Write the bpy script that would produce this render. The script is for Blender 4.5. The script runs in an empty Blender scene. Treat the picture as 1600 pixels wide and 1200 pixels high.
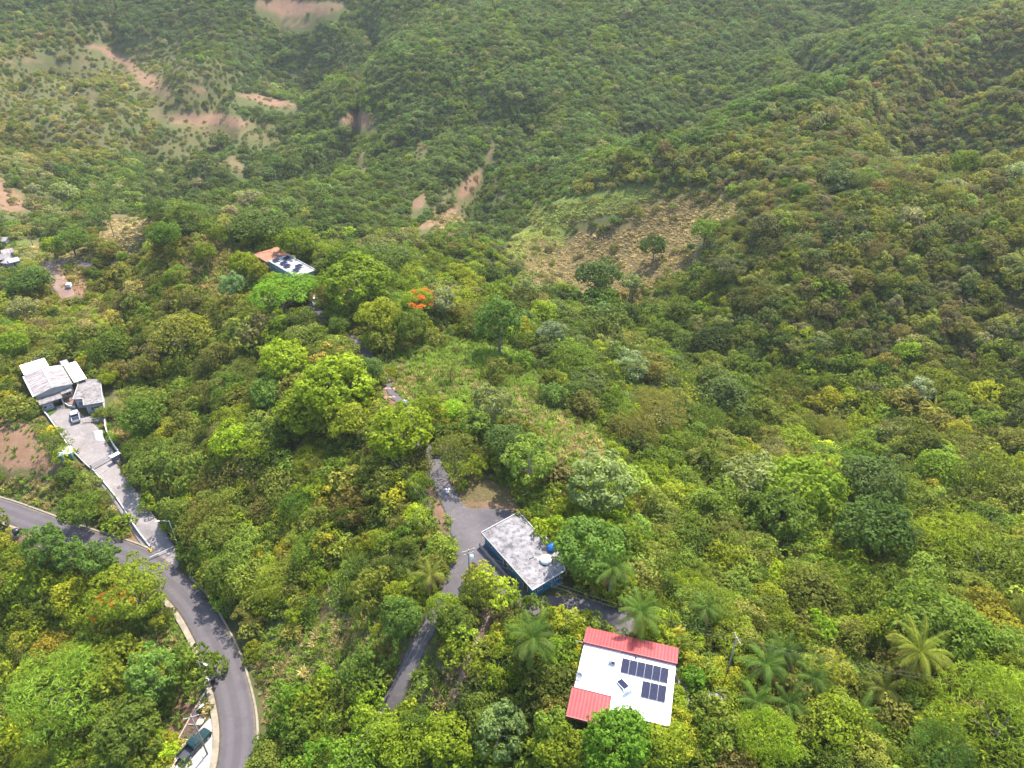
import bpy, bmesh, math, random
import numpy as np
from mathutils import Vector, Matrix
SC = bpy.context.scene
COL = SC.collection
R = math.radians
rng = np.random.default_rng(7)
random.seed(7)

# ------------------------------------------------------------------ camera
F_PX, PITCH, CAM_Z = 1130.0, R(34.0), 87.0
cam_d = bpy.data.cameras.new('camera')
cam_d.sensor_width = 36.0
cam_d.lens = F_PX / 1600.0 * 36.0
cam_d.clip_start, cam_d.clip_end = 1.0, 6000.0
cam = bpy.data.objects.new('camera', cam_d)
COL.objects.link(cam)
cam.location = (0, 0, CAM_Z)
cam.rotation_euler = (R(90) - PITCH, 0, 0)
SC.camera = cam

# ------------------------------------------------------------------ sky, sun, exposure
SUN_EL, SUN_AZ = R(57.0), R(27.0)          # azimuth clockwise from +Y (the view direction)
world = bpy.data.worlds.new('World')
SC.world = world
world.use_nodes = True
wn = world.node_tree
wn.nodes.clear()
wo = wn.nodes.new('ShaderNodeOutputWorld')
wb = wn.nodes.new('ShaderNodeBackground')
sky = wn.nodes.new('ShaderNodeTexSky')
sky.sky_type = 'NISHITA'
sky.sun_disc = False
sky.sun_elevation = SUN_EL
sky.sun_rotation = SUN_AZ
sky.air_density = 1.0
sky.dust_density = 1.6
sky.altitude = 200
wb.inputs['Strength'].default_value = 0.15
wn.links.new(sky.outputs[0], wb.inputs[0])
wn.links.new(wb.outputs[0], wo.inputs[0])
sun_d = bpy.data.lights.new('sun', 'SUN')
sun_d.energy = 3.5
sun_d.angle = R(1.0)
sun_d.color = (1.0, 0.955, 0.88)
sun = bpy.data.objects.new('sun', sun_d)
COL.objects.link(sun)
_sd = Vector((math.sin(SUN_AZ) * math.cos(SUN_EL), math.cos(SUN_AZ) * math.cos(SUN_EL), math.sin(SUN_EL)))
sun.rotation_euler = _sd.to_track_quat('Z', 'Y').to_euler()
sun.location = (120, 120, 200)
SC.view_settings.view_transform = 'Standard'
SC.view_settings.look = 'None'
SC.view_settings.gamma = 1.0
SC.view_settings.exposure = 1.62
SC.cycles.max_bounces = 6
SC.cycles.diffuse_bounces = 3
SC.cycles.glossy_bounces = 2
SC.cycles.transmission_bounces = 3
SC.cycles.volume_bounces = 0
SC.cycles.transparent_max_bounces = 4
SC.cycles.caustics_reflective = False
SC.cycles.caustics_refractive = False

# ------------------------------------------------------------------ pixel of the photograph -> point of the place
CP, SP = math.cos(PITCH), math.sin(PITCH)
def ray(u, v):
    a, b = (u - 800.0) / F_PX, (v - 600.0) / F_PX
    return np.array([a, CP - b * SP, -SP - b * CP])
def ptz(u, v, z):
    d = ray(u, v)
    return np.array([0, 0, CAM_Z]) + d * ((z - CAM_Z) / d[2])
def ptd(u, v, dist):
    return np.array([0, 0, CAM_Z]) + ray(u, v) * dist
def pix(x, y, z):
    x, y, z = np.asarray(x, float), np.asarray(y, float), np.asarray(z, float)
    dep = y * CP - (z - CAM_Z) * SP
    dep = np.maximum(dep, 1e-3)
    up = y * SP + (z - CAM_Z) * CP
    return 800 + F_PX * x / dep, 600 - F_PX * up / dep, dep

# ------------------------------------------------------------------ object helpers
def tag(o, label=None, cat=None, group=None, kind=None):
    if label: o['label'] = label
    if cat: o['category'] = cat
    if group: o['group'] = group
    if kind: o['kind'] = kind
    return o
def empty(name, loc=(0, 0, 0), rz=0.0, **k):
    o = bpy.data.objects.new(name, None)
    COL.objects.link(o)
    o.empty_display_size = 0.5
    o.location = loc
    o.rotation_euler = (0, 0, rz)
    return tag(o, **k)
def link_mesh(name, me, mats, parent=None, loc=None, rz=None, **k):
    o = bpy.data.objects.new(name, me)
    COL.objects.link(o)
    for m in (mats if isinstance(mats, (list, tuple)) else [mats]):
        if me.materials.find(m.name) < 0: me.materials.append(m)
    if parent: o.parent = parent
    if loc is not None: o.location = loc
    if rz is not None: o.rotation_euler = (0, 0, rz)
    return tag(o, **k)
def copy_tree(o, parent=None):
    c = o.copy()
    COL.objects.link(c)
    c.parent = parent
    for ch in list(o.children): copy_tree(ch, c)
    return c

class MB:
    """collects shapes into one mesh"""
    def __init__(s): s.v, s.f, s.m, s.sm = [], [], [], []
    def add(s, vs, fs, mi=0, smooth=False):
        n = len(s.v)
        s.v += [tuple(map(float, p)) for p in vs]
        for f in fs:
            s.f.append([n + i for i in f]); s.m.append(mi); s.sm.append(smooth)
        return s
    def box(s, x0, x1, y0, y1, z0, z1, mi=0, M=None):
        vs = [(x, y, z) for z in (z0, z1) for y in (y0, y1) for x in (x0, x1)]
        if M is not None: vs = [tuple(M @ Vector(p)) for p in vs]
        return s.add(vs, [(0, 2, 3, 1), (4, 5, 7, 6), (0, 1, 5, 4), (2, 6, 7, 3), (0, 4, 6, 2), (1, 3, 7, 5)], mi)
    def bbox(s, x0, x1, y0, y1, z0, z1, b=0.03, mi=0):
        """box with chamfered vertical and top edges"""
        ring = lambda d: [(x0 + d, y0 + 2 * b), (x0 + b + d, y0 + b) if d else (x0 + 2 * b, y0), (x1 - 2 * b, y0), (x1, y0 + 2 * b), (x1, y1 - 2 * b), (x1 - 2 * b, y1), (x0 + 2 * b, y1), (x0, y1 - 2 * b)]
        base = [(x0, y0 + b), (x0 + b, y0), (x1 - b, y0), (x1, y0 + b), (x1, y1 - b), (x1 - b, y1), (x0 + b, y1), (x0, y1 - b)]
        cx, cy = (x0 + x1) / 2, (y0 + y1) / 2
        sx, sy = 1 - 2 * b / max(x1 - x0, 1e-6), 1 - 2 * b / max(y1 - y0, 1e-6)
        top = [(cx + (x - cx) * sx, cy + (y - cy) * sy) for x, y in base]
        vs = [(x, y, z0) for x, y in base] + [(x, y, z1 - b) for x, y in base] + [(x, y, z1) for x, y in top]
        fs = [tuple(range(7, -1, -1)), tuple(range(16, 24))]
        for k in (0, 8):
            for i in range(8): fs.append((k + i, k + (i + 1) % 8, k + 8 + (i + 1) % 8, k + 8 + i))
        return s.add(vs, fs, mi)
    def prism(s, poly, z0, z1, mi=0):
        n = len(poly)
        vs = [(p[0], p[1], z0) for p in poly] + [(p[0], p[1], z1) for p in poly]
        return s.add(vs, [tuple(range(n - 1, -1, -1)), tuple(range(n, 2 * n))] + [(i, (i + 1) % n, n + (i + 1) % n, n + i) for i in range(n)], mi)
    def tube(s, pts, rad, n=6, mi=0, cap=True, smooth=True):
        pts = [Vector(p) for p in pts]
        rad = rad if isinstance(rad, (list, tuple, np.ndarray)) else [rad] * len(pts)
        vs, fs = [], []
        for i, p in enumerate(pts):
            t = (pts[min(i + 1, len(pts) - 1)] - pts[max(i - 1, 0)])
            t = t.normalized() if t.length > 1e-9 else Vector((0, 0, 1))
            a = t.cross(Vector((0, 0, 1)) if abs(t.z) < 0.9 else Vector((1, 0, 0))).normalized()
            b = t.cross(a)
            for k in range(n):
                w = 2 * math.pi * k / n
                vs.append(p + (a * math.cos(w) + b * math.sin(w)) * rad[i])
        for i in range(len(pts) - 1):
            for k in range(n):
                fs.append((i * n + k, i * n + (k + 1) % n, (i + 1) * n + (k + 1) % n, (i + 1) * n + k))
        if cap:
            fs.append(tuple(range(n - 1, -1, -1)))
            fs.append(tuple((len(pts) - 1) * n + k for k in range(n)))
        return s.add(vs, fs, mi, smooth)
    def lathe(s, prof, n=16, c=(0, 0), mi=0, smooth=True):
        vs, fs = [], []
        for r, z in prof:
            for k in range(n):
                w = 2 * math.pi * k / n
                vs.append((c[0] + r * math.cos(w), c[1] + r * math.sin(w), z))
        for i in range(len(prof) - 1):
            for k in range(n):
                fs.append((i * n + k, i * n + (k + 1) % n, (i + 1) * n + (k + 1) % n, (i + 1) * n + k))
        fs.append(tuple(range(n - 1, -1, -1)))
        fs.append(tuple((len(prof) - 1) * n + k for k in range(n)))
        return s.add(vs, fs, mi, smooth)
    def mesh(s, name):
        me = bpy.data.meshes.new(name)
        me.from_pydata(s.v, [], s.f)
        me.polygons.foreach_set('material_index', s.m)
        me.polygons.foreach_set('use_smooth', s.sm)
        me.update()
        return me
    def build(s, name, mats, parent=None, loc=None, rz=None, **k):
        me = s.mesh(name)
        o = bpy.data.objects.new(name, me)
        COL.objects.link(o)
        for m in (mats if isinstance(mats, (list, tuple)) else [mats]): me.materials.append(m)
        if parent: o.parent = parent
        if loc is not None: o.location = loc
        if rz is not None: o.rotation_euler = (0, 0, rz)
        return tag(o, **k)

def np_mesh(name, verts, faces, smooth=True, attrs=None):
    """faces: (n,3) or (n,4) array"""
    verts = np.asarray(verts, np.float32); faces = np.asarray(faces, np.int32)
    me = bpy.data.meshes.new(name)
    k = faces.shape[1] if len(faces) else 4
    me.vertices.add(len(verts)); me.vertices.foreach_set('co', verts.ravel())
    if len(faces):
        me.loops.add(faces.size); me.loops.foreach_set('vertex_index', faces.ravel())
        me.polygons.add(len(faces))
        me.polygons.foreach_set('loop_start', np.arange(0, faces.size, k, dtype=np.int32))
        me.polygons.foreach_set('use_smooth', np.full(len(faces), smooth))
    for nm, (typ, dom, data) in (attrs or {}).items():
        a = me.attributes.new(nm, typ, dom)
        key = {'FLOAT': 'value', 'INT': 'value', 'FLOAT_VECTOR': 'vector', 'FLOAT_COLOR': 'color'}[typ]
        a.data.foreach_set(key, np.ascontiguousarray(data).ravel())
    me.update(calc_edges=True)
    me.validate()
    return me

# ------------------------------------------------------------------ noise
def _hash(ix, iy, s):
    h = (ix.astype(np.int64) * 374761393 + iy.astype(np.int64) * 668265263 + s * 1274126177) & 0x7fffffff
    h = ((h ^ (h >> 13)) * 1103515245) & 0x7fffffff
    return ((h ^ (h >> 16)) & 0xffff) / 65535.0
def vnoise(x, y, s=0):
    x, y = np.asarray(x, float), np.asarray(y, float)
    ix, iy = np.floor(x), np.floor(y)
    fx, fy = x - ix, y - iy
    fx, fy = fx * fx * (3 - 2 * fx), fy * fy * (3 - 2 * fy)
    a, b, c, d = _hash(ix, iy, s), _hash(ix + 1, iy, s), _hash(ix, iy + 1, s), _hash(ix + 1, iy + 1, s)
    return (a * (1 - fx) + b * fx) * (1 - fy) + (c * (1 - fx) + d * fx) * fy
def fbm(x, y, s=0, o=4):
    r, a, t = 0, 1.0, 0
    for i in range(o):
        r = r + a * vnoise(np.asarray(x) * 2 ** i, np.asarray(y) * 2 ** i, s + i * 17); t += a; a *= 0.5
    return r / t * 2 - 1
def sstep(a, b, x):
    t = np.clip((x - a) / (b - a), 0, 1)
    return t * t * (3 - 2 * t)

# ------------------------------------------------------------------ materials
class NT:
    def __init__(s, name):
        s.mat = bpy.data.materials.new(name)
        s.mat.use_nodes = True
        s.t = s.mat.node_tree
        s.t.nodes.clear()
        s.out = s.n('ShaderNodeOutputMaterial')
    def n(s, typ, **k):
        x = s.t.nodes.new(typ)
        for a, b in k.items(): setattr(x, a, b)
        return x
    def l(s, a, b): s.t.links.new(a, b)
    def coord(s, scale=1.0, kind='Object'):
        c = s.n('ShaderNodeTexCoord')
        m = s.n('ShaderNodeMapping')
        m.inputs['Scale'].default_value = (scale,) * 3 if not isinstance(scale, (tuple, list)) else scale
        s.l(c.outputs[kind], m.inputs[0])
        return m.outputs[0]
    def noise(s, scale, detail=4, rough=0.6, vec=None, dist=0.0):
        x = s.n('ShaderNodeTexNoise')
        x.inputs['Scale'].default_value = scale
        x.inputs['Detail'].default_value = detail
        x.inputs['Roughness'].default_value = rough
        x.inputs['Distortion'].default_value = dist
        if vec is None:
            g = s.n('ShaderNodeNewGeometry'); vec = g.outputs['Position']
        s.l(vec, x.inputs['Vector'])
        return x.outputs['Fac']
    def ramp(s, fac, stops, interp='LINEAR'):
        r = s.n('ShaderNodeValToRGB')
        r.color_ramp.interpolation = interp
        e = r.color_ramp.elements
        while len(e) < len(stops): e.new(0.5)
        for i, (p, c) in enumerate(stops):
            e[i].position = p
            e[i].color = (*c, 1) if not isinstance(c, (int, float)) else (c, c, c, 1)
        s.l(fac, r.inputs[0])
        return r.outputs[0]
    def mix(s, fac, a, b, mode='MIX'):
        m = s.n('ShaderNodeMix', data_type='RGBA', blend_type=mode)
        for i, x in ((0, fac), (6, a), (7, b)):
            if hasattr(x, 'is_linked') or hasattr(x, 'links'): s.l(x, m.inputs[i])
            elif i == 0: m.inputs[0].default_value = x
            else: m.inputs[i].default_value = (*x, 1)
        return m.outputs[2]
    def math(s, op, a, b=0.0, clamp=False):
        m = s.n('ShaderNodeMath', operation=op, use_clamp=clamp)
        for i, x in ((0, a), (1, b)):
            if hasattr(x, 'links'): s.l(x, m.inputs[i])
            else: m.inputs[i].default_value = x
        return m.outputs[0]
    def attr(s, name, typ='GEOMETRY'):
        a = s.n('ShaderNodeAttribute', attribute_name=name, attribute_type=typ)
        return a
    def bump(s, h, strength=0.3, dist=0.05):
        b = s.n('ShaderNodeBump')
        b.inputs['Strength'].default_value = strength
        b.inputs['Distance'].default_value = dist
        s.l(h, b.inputs['Height'])
        return b.outputs[0]
    def bsdf(s, col, rough=0.7, spec=0.3, metal=0.0, normal=None):
        p = s.n('ShaderNodeBsdfPrincipled')
        if hasattr(col, 'links'): s.l(col, p.inputs['Base Color'])
        else: p.inputs['Base Color'].default_value = (*col, 1)
        if hasattr(rough, 'links'): s.l(rough, p.inputs['Roughness'])
        else: p.inputs['Roughness'].default_value = rough
        p.inputs['Specular IOR Level'].default_value = spec
        p.inputs['Metallic'].default_value = metal
        if normal is not None: s.l(normal, p.inputs['Normal'])
        return p
    def done(s, sh):
        s.l(sh.outputs[0] if hasattr(sh, 'outputs') else sh, s.out.inputs['Surface'])
        return s.mat

def worn(name, c0, c1, scale=1.5, rough=0.75, spec=0.3, lo=0.35, hi=0.68, metal=0.0, bump=0.0, detail=6, streak=None):
    """two-tone weathered surface"""
    m = NT(name)
    vec = m.coord(streak or 1.0)
    f = m.noise(scale, detail, 0.62, vec)
    col = m.ramp(f, [(lo, c0), (hi, c1)])
    nrm = m.bump(m.noise(scale * 9, 3, 0.6, vec), bump, 0.03) if bump else None
    return m.done(m.bsdf(col, rough, spec, metal, nrm))
def plain(name, c, rough=0.5, spec=0.4, metal=0.0):
    m = NT(name)
    f = m.noise(3.0, 3, 0.6, m.coord())
    col = m.ramp(f, [(0.3, tuple(x * 0.88 for x in c)), (0.7, tuple(min(1, x * 1.06) for x in c))])
    return m.done(m.bsdf(col, rough, spec, metal))
# ------------------------------------------------------------------ terrain: elevations read along the photograph, joined by a thin-plate surface
CTRL = [  # u, v, ground elevation
 (970,1060,0),(1050,1100,0),(900,1140,-.6),(850,900,-.3),(880,850,-.3),(770,830,-.2),(725,850,-.2),(700,770,0),(640,640,-1),(560,560,-2.5),(500,480,-4),(450,425,-4),(400,385,-5),
 (330,372,-6.5),(250,372,-13),(190,400,-20),(1000,1190,-2.5),(800,1190,-7),(720,1100,-4),(620,1100,-7),(585,1170,-9.5),(655,1010,-3),(750,1000,-1),(500,1180,-14),(500,1050,-13),(430,1100,-18.3),
 (560,900,-8),(450,850,-15.5),(350,800,-19.5),(310,830,-22.5),(600,780,-5),(520,700,-10),(400,700,-14.5),(300,700,-20),(250,620,-22.5),(300,500,-10.5),(440,560,-7),(380,440,-7),(150,520,-22),
 (100,430,-23),(60,400,-25),(20,480,-26),(0,400,-25),(0,650,-21.5),(30,660,-20.5),(130,680,-20),(100,620,-19.9),(20,560,-20),(20,720,-22),(60,745,-23),(180,750,-21.2),(225,810,-22.6),(100,800,-24.3),(0,770,-25),(37,809,-25),(110,837,-24.2),
 (205,868,-23.6),(255,885,-23.2),(300,943,-22.6),(342,1017,-21.6),(370,1127,-20),(365,1200,-19.2),(300,1165,-19.9),(320,1130,-20.4),(290,1110,-22.5),(240,1180,-23),
 (100,900,-28),(50,1000,-34),(200,1000,-27),(230,1090,-25.5),(150,1180,-30),(0,1180,-38),(0,900,-30),(-100,780,-27),(-100,650,-23),
 (870,760,-1.2),(830,690,-2),(900,690,-4),(750,560,-2.5),(700,600,-1.5),(660,560,-2),(850,600,-5.5),(1000,740,-9),(1100,850,-9),(1200,950,-8),(1100,700,-19),(1000,600,-18),(900,530,-18),(800,460,-15),(700,430,-10),(620,450,-5.5),(560,410,-8),
 (1200,710,-27),(1100,570,-31),(1000,510,-35),(920,450,-36),(850,390,-34),(1100,320,-12),(1000,450,-29),(1060,440,-25),(1200,500,-19),(1200,400,-9),(1200,300,-1),(1206,190,12),(1350,112,21),(1430,58,27),(1600,0,38),(980,248,-7),(850,312,-31),
 (1400,400,-4),(1600,400,1),(1600,250,7),(1400,250,3),(1600,120,18),(1400,550,-20),(1600,550,-13),(1400,650,-26),(1600,650,-19),(1270,650,-31),(1300,780,-19),(1500,780,-15),(1500,900,-9),(1300,900,-12),(1400,1060,-5),(1550,1050,-4),(1200,1080,-2),(1110,1010,-1.5),(1300,1150,-3),(1550,1180,-1),
 (1000,100,-3),(1200,50,9),(1000,0,25),(800,0,24),(800,150,-11),(800,250,-29),(750,330,-40),(700,200,-22),(600,200,-34),(600,100,-4),(330,90,-9),(600,0,19),(460,20,9),(480,130,-34),(480,240,-51),(400,285,-48),(250,290,-43),(100,320,-36),(0,300,-29),(300,190,-34),(150,100,-15),(0,100,-8),(0,0,21),(200,0,17),(0,200,-25),(400,150,-32),
 (430,305,-46),(550,330,-43),(650,370,-35),(600,385,-31),(740,405,-30),(330,310,-42),
]
_cp = [ptz(u, v, z) for u, v, z in CTRL]
_cp += [np.array(p, float) for p in [
 (-74,222,-16),(-72,242,-31),(-70,265,-41),(-70,292,-46),(-97,226,-27),(-95,252,-38),(-122,232,-33),(-42,240,-27),(-18,258,-33),(180,335,-22),(230,395,-12),(150,395,-34),(300,480,35),(420,420,75),(0,-60,-10),(-150,0,-48),(160,0,4),(-260,120,-34),(300,150,22),(320,300,30),(-300,350,0),(0,760,70),(-300,760,75),(350,760,95),(600,600,120),(-600,500,50),(600,200,60),(-600,100,10)]]
_cp = np.array(_cp)
def _tps(r2):
    return 0.5 * r2 * np.log(r2 + 1e-6)
_n = len(_cp)
_S = 100.0
_X = _cp[:, :2] / _S
_K = _tps(((_X[:, None] - _X[None]) ** 2).sum(-1)) + np.eye(_n) * 0.0004
_Pm = np.c_[np.ones(_n), _X]
_A = np.zeros((_n + 3, _n + 3)); _A[:_n, :_n] = _K; _A[:_n, _n:] = _Pm; _A[_n:, :_n] = _Pm.T
_w = np.linalg.solve(_A, np.r_[_cp[:, 2], 0, 0, 0])
def base_h(x, y):
    x, y = np.asarray(x, float).ravel() / _S, np.asarray(y, float).ravel() / _S
    out = np.empty(len(x))
    for i in range(0, len(x), 20000):
        s = slice(i, i + 20000)
        r2 = (x[s, None] - _X[:, 0]) ** 2 + (y[s, None] - _X[:, 1]) ** 2
        out[s] = _tps(r2) @ _w[:_n] + _w[_n] + _w[_n + 1] * x[s] + _w[_n + 2] * y[s]
    return out
def _axis(lo, d0, d1, hi, step, grow, big):
    a = list(np.arange(d0, d1 + 1e-6, step))
    s = step
    while a[-1] < hi: s = min(s * grow, big); a.append(a[-1] + s)
    s = step; b = [d0]
    while b[-1] > lo: s = min(s * grow, big); b.append(b[-1] - s)
    return np.array(b[:0:-1] + a)
GX = _axis(-700, -150, 60, 700, 1.0, 1.05, 5.0)
GY = _axis(-80, 34, 215, 880, 1.0, 1.05, 4.5)
_gx, _gy = np.meshgrid(GX, GY)
HH = base_h(_gx, _gy).reshape(_gx.shape)
_far = sstep(150, 330, np.hypot(_gx, _gy))
HH += fbm(_gx / 90, _gy / 90, 3) * 5 * _far - np.maximum(0, .22 - np.abs(fbm(_gx / 75 + 3, _gy / 120, 13, 2))) * 62 * sstep(260, 380, np.hypot(_gx, _gy)) + fbm(_gx / 22, _gy / 22, 5, 3) * (0.5 + 1.6 * _far)
def hgt(x, y):
    x, y = np.asarray(x, float), np.asarray(y, float)
    i = np.clip(np.searchsorted(GX, x) - 1, 0, len(GX) - 2)
    j = np.clip(np.searchsorted(GY, y) - 1, 0, len(GY) - 2)
    fx = np.clip((x - GX[i]) / (GX[i + 1] - GX[i]), 0, 1)
    fy = np.clip((y - GY[j]) / (GY[j + 1] - GY[j]), 0, 1)
    return (HH[j, i] * (1 - fx) + HH[j, i + 1] * fx) * (1 - fy) + (HH[j + 1, i] * (1 - fx) + HH[j + 1, i + 1] * fx) * fy
def pt(u, v, lift=0.0):
    """ground point under a pixel"""
    d = ray(u, v)
    t = np.arange(50, 900, 0.4)
    p = np.array([0, 0, CAM_Z]) + t[:, None] * d
    below = np.nonzero(p[:, 2] < hgt(p[:, 0], p[:, 1]) + lift)[0]
    k = below[0] if len(below) else len(t) - 1
    q = p[k].copy()
    q[2] = hgt(q[0], q[1])
    return q
def pts(uv): return np.array([pt(u, v) for u, v in uv])

def catmull(P, step=1.0):
    P = np.asarray(P, float)
    Q = np.vstack([2 * P[0] - P[1], P, 2 * P[-1] - P[-2]])
    out = []
    for i in range(1, len(Q) - 2):
        n = max(2, int(np.linalg.norm(Q[i + 1] - Q[i]) / step))
        t = np.linspace(0, 1, n, endpoint=False)[:, None]
        out.append(0.5 * (2 * Q[i] + (Q[i + 1] - Q[i - 1]) * t + (2 * Q[i - 1] - 5 * Q[i] + 4 * Q[i + 1] - Q[i + 2]) * t ** 2 + (3 * Q[i] - Q[i - 1] - 3 * Q[i + 1] + Q[i + 2]) * t ** 3))
    out.append(P[-1:])
    return np.vstack(out)
def smooth_z(P, n=25):
    z = P[:, 2].copy()
    for _ in range(n): z[1:-1] = (z[:-2] + 2 * z[1:-1] + z[2:]) / 4
    P[:, 2] = z
    return P
def dist_poly(x, y, L):
    """distance to a polyline and the elevation of its nearest point"""
    x, y = np.ravel(x), np.ravel(y)
    best = np.full(len(x), 1e9); zz = np.zeros(len(x))
    for a, b in zip(L[:-1], L[1:]):
        d = b[:2] - a[:2]; l2 = max(d @ d, 1e-9)
        t = np.clip(((x - a[0]) * d[0] + (y - a[1]) * d[1]) / l2, 0, 1)
        r = np.hypot(x - a[0] - t * d[0], y - a[1] - t * d[1])
        k = r < best
        best[k] = r[k]; zz[k] = (a[2] + t * (b[2] - a[2]))[k]
    return best, zz
def sd_polygon(x, y, poly):
    """signed distance to a polygon, negative inside"""
    x, y = np.ravel(x), np.ravel(y)
    P = np.asarray(poly, float)[:, :2]
    d = np.full(len(x), 1e9); ins = np.zeros(len(x), bool)
    for a, b in zip(P, np.roll(P, -1, 0)):
        e = b - a
        t = np.clip(((x - a[0]) * e[0] + (y - a[1]) * e[1]) / max(e @ e, 1e-9), 0, 1)
        d = np.minimum(d, np.hypot(x - a[0] - t * e[0], y - a[1] - t * e[1]))
        c = (a[1] > y) != (b[1] > y)
        with np.errstate(divide='ignore', invalid='ignore'):
            ins ^= c & (x < (b[0] - a[0]) * (y - a[1]) / (b[1] - a[1]) + a[0])
    return np.where(ins, -d, d)

# lines and pads of the place
STREET_W = 5.4
STREET = smooth_z(catmull(pts([(-90,768),(0,797),(37,809),(110,837),(205,868),(253,899),(300,943),(342,1017),(360,1070),(371,1127),(370,1180),(362,1215)]), 1.0), 60)
_t = STREET[-1] - STREET[-6]; STREET = np.vstack([STREET, STREET[-1] + _t * 2, STREET[-1] + _t * 5])
LANE = smooth_z(catmull(pts([(640,640),(652,672),(667,707),(687,747),(706,787),(722,822),(724,860),(714,905),(690,950),(652,1008),(606,1112),(578,1180),(550,1240)]), 1.0), 40)
LANE_B = smooth_z(catmull(pts([(724,830),(752,862),(786,903),(822,940),(880,950),(935,958),(985,985)]), 1.0), 40)
LANE_UP = smooth_z(catmull(pts([(640,640),(617,618),(600,590),(570,545),(530,512),(505,495),(492,478),(488,460)]), 1.0), 40)
DRIVE = smooth_z(catmull(pts([(146,700),(166,735),(195,775),(222,815),(246,850),(262,880)]), 1.0), 30)
DRIVE_W = 5.0
DIRT_ROAD = smooth_z(catmull(pts([(75,412),(84,425),(93,442),(104,462)]), 1.0), 10)
FAR_ROAD = smooth_z(catmull(pts([(92,407),(110,410),(135,415)]), 1.0), 10)
TRAIL = smooth_z(catmull(pts([(768,955),(752,985),(733,1030),(715,1075),(704,1110),(698,1140)]), 1.0), 10)

A_ROT = R(-15.5); A_C = (14.46, 55.5)            # red and white house: centre of its flat roof
B_ROT = R(-59.5); B_C = (1.7, 78.4)
C_ROT = R(-45.0); C_C = (-63.4, 191.3)
D_ROT = R(-51.5); D_C = (-119.3, 154.8)
def rect(c, rot, x0, x1, y0, y1):
    ca, sa = math.cos(rot), math.sin(rot)
    return [(c[0] + x * ca - y * sa, c[1] + x * sa + y * ca) for x, y in ((x0, y0), (x1, y0), (x1, y1), (x0, y1))]
COURT_UV = [(62,634),(78,632),(96,640),(118,640),(152,668),(167,690),(187,712),(150,737),(140,728),(108,697),(92,672)]
COURT = [ptz(u, v, -20.0)[:2] for u, v in COURT_UV]
PADS = [(rect(A_C, A_ROT, -6.6, 6.6, -6.6, 7.4), 0.0, 2.5), (rect((1.8,78.5), R(-57), -7.4, 7.4, -4, 4), -0.3, 3.0), (rect(C_C, C_ROT, -14, 9, -4.5, 4.5), -4.3, 4.0),
        (rect((-119.3,154.8), R(-50), -13.5, 10.5, -5, 8.3), -20.0, 3.0), (COURT, -20.0, 2.0), (rect((-105.5, 150.5), R(-61), -6.5, 6.5, -3.5, 3.5), -20.0, 2.0)]
PARK_UV = [(346,1102),(322,1127),(309,1143),(272,1202),(258,1226),(345,1226),(349,1170),(350,1130)]
PARK = [ptz(u, v, -19.9)[:2] for u, v in PARK_UV]
PADS.append((PARK, -19.95, 1.5))
def conform(line, w, soft, drop):
    global HH
    lo, hi = line[:, :2].min(0) - w - soft - 2, line[:, :2].max(0) + w + soft + 2
    m = (_gx > lo[0]) & (_gx < hi[0]) & (_gy > lo[1]) & (_gy < hi[1])
    d, z = dist_poly(_gx[m], _gy[m], line)
    k = 1 - sstep(w, w + soft, d)
    HH[m] = HH[m] * (1 - k) + (z - drop) * k
for poly, z, soft in PADS:
    s = sd_polygon(_gx, _gy, poly).reshape(_gx.shape)
    k = 1 - sstep(1.0, 1.0 + soft, s)
    HH = HH * (1 - k) + z * k
conform(LANE_UP, 1.8, 3.0, 0.10)
conform(LANE, 2.4, 3.0, 0.10)
conform(LANE_B, 2.4, 2.5, 0.10)
conform(TRAIL, 0.8, 2.0, 0.05)
conform(DRIVE, 3.2, 3.0, 0.14)
conform(STREET, 4.0, 3.5, 0.22)
conform(DIRT_ROAD, 3.0, 4.0, 0.1)
conform(FAR_ROAD, 3.0, 4.0, 0.1)
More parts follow.
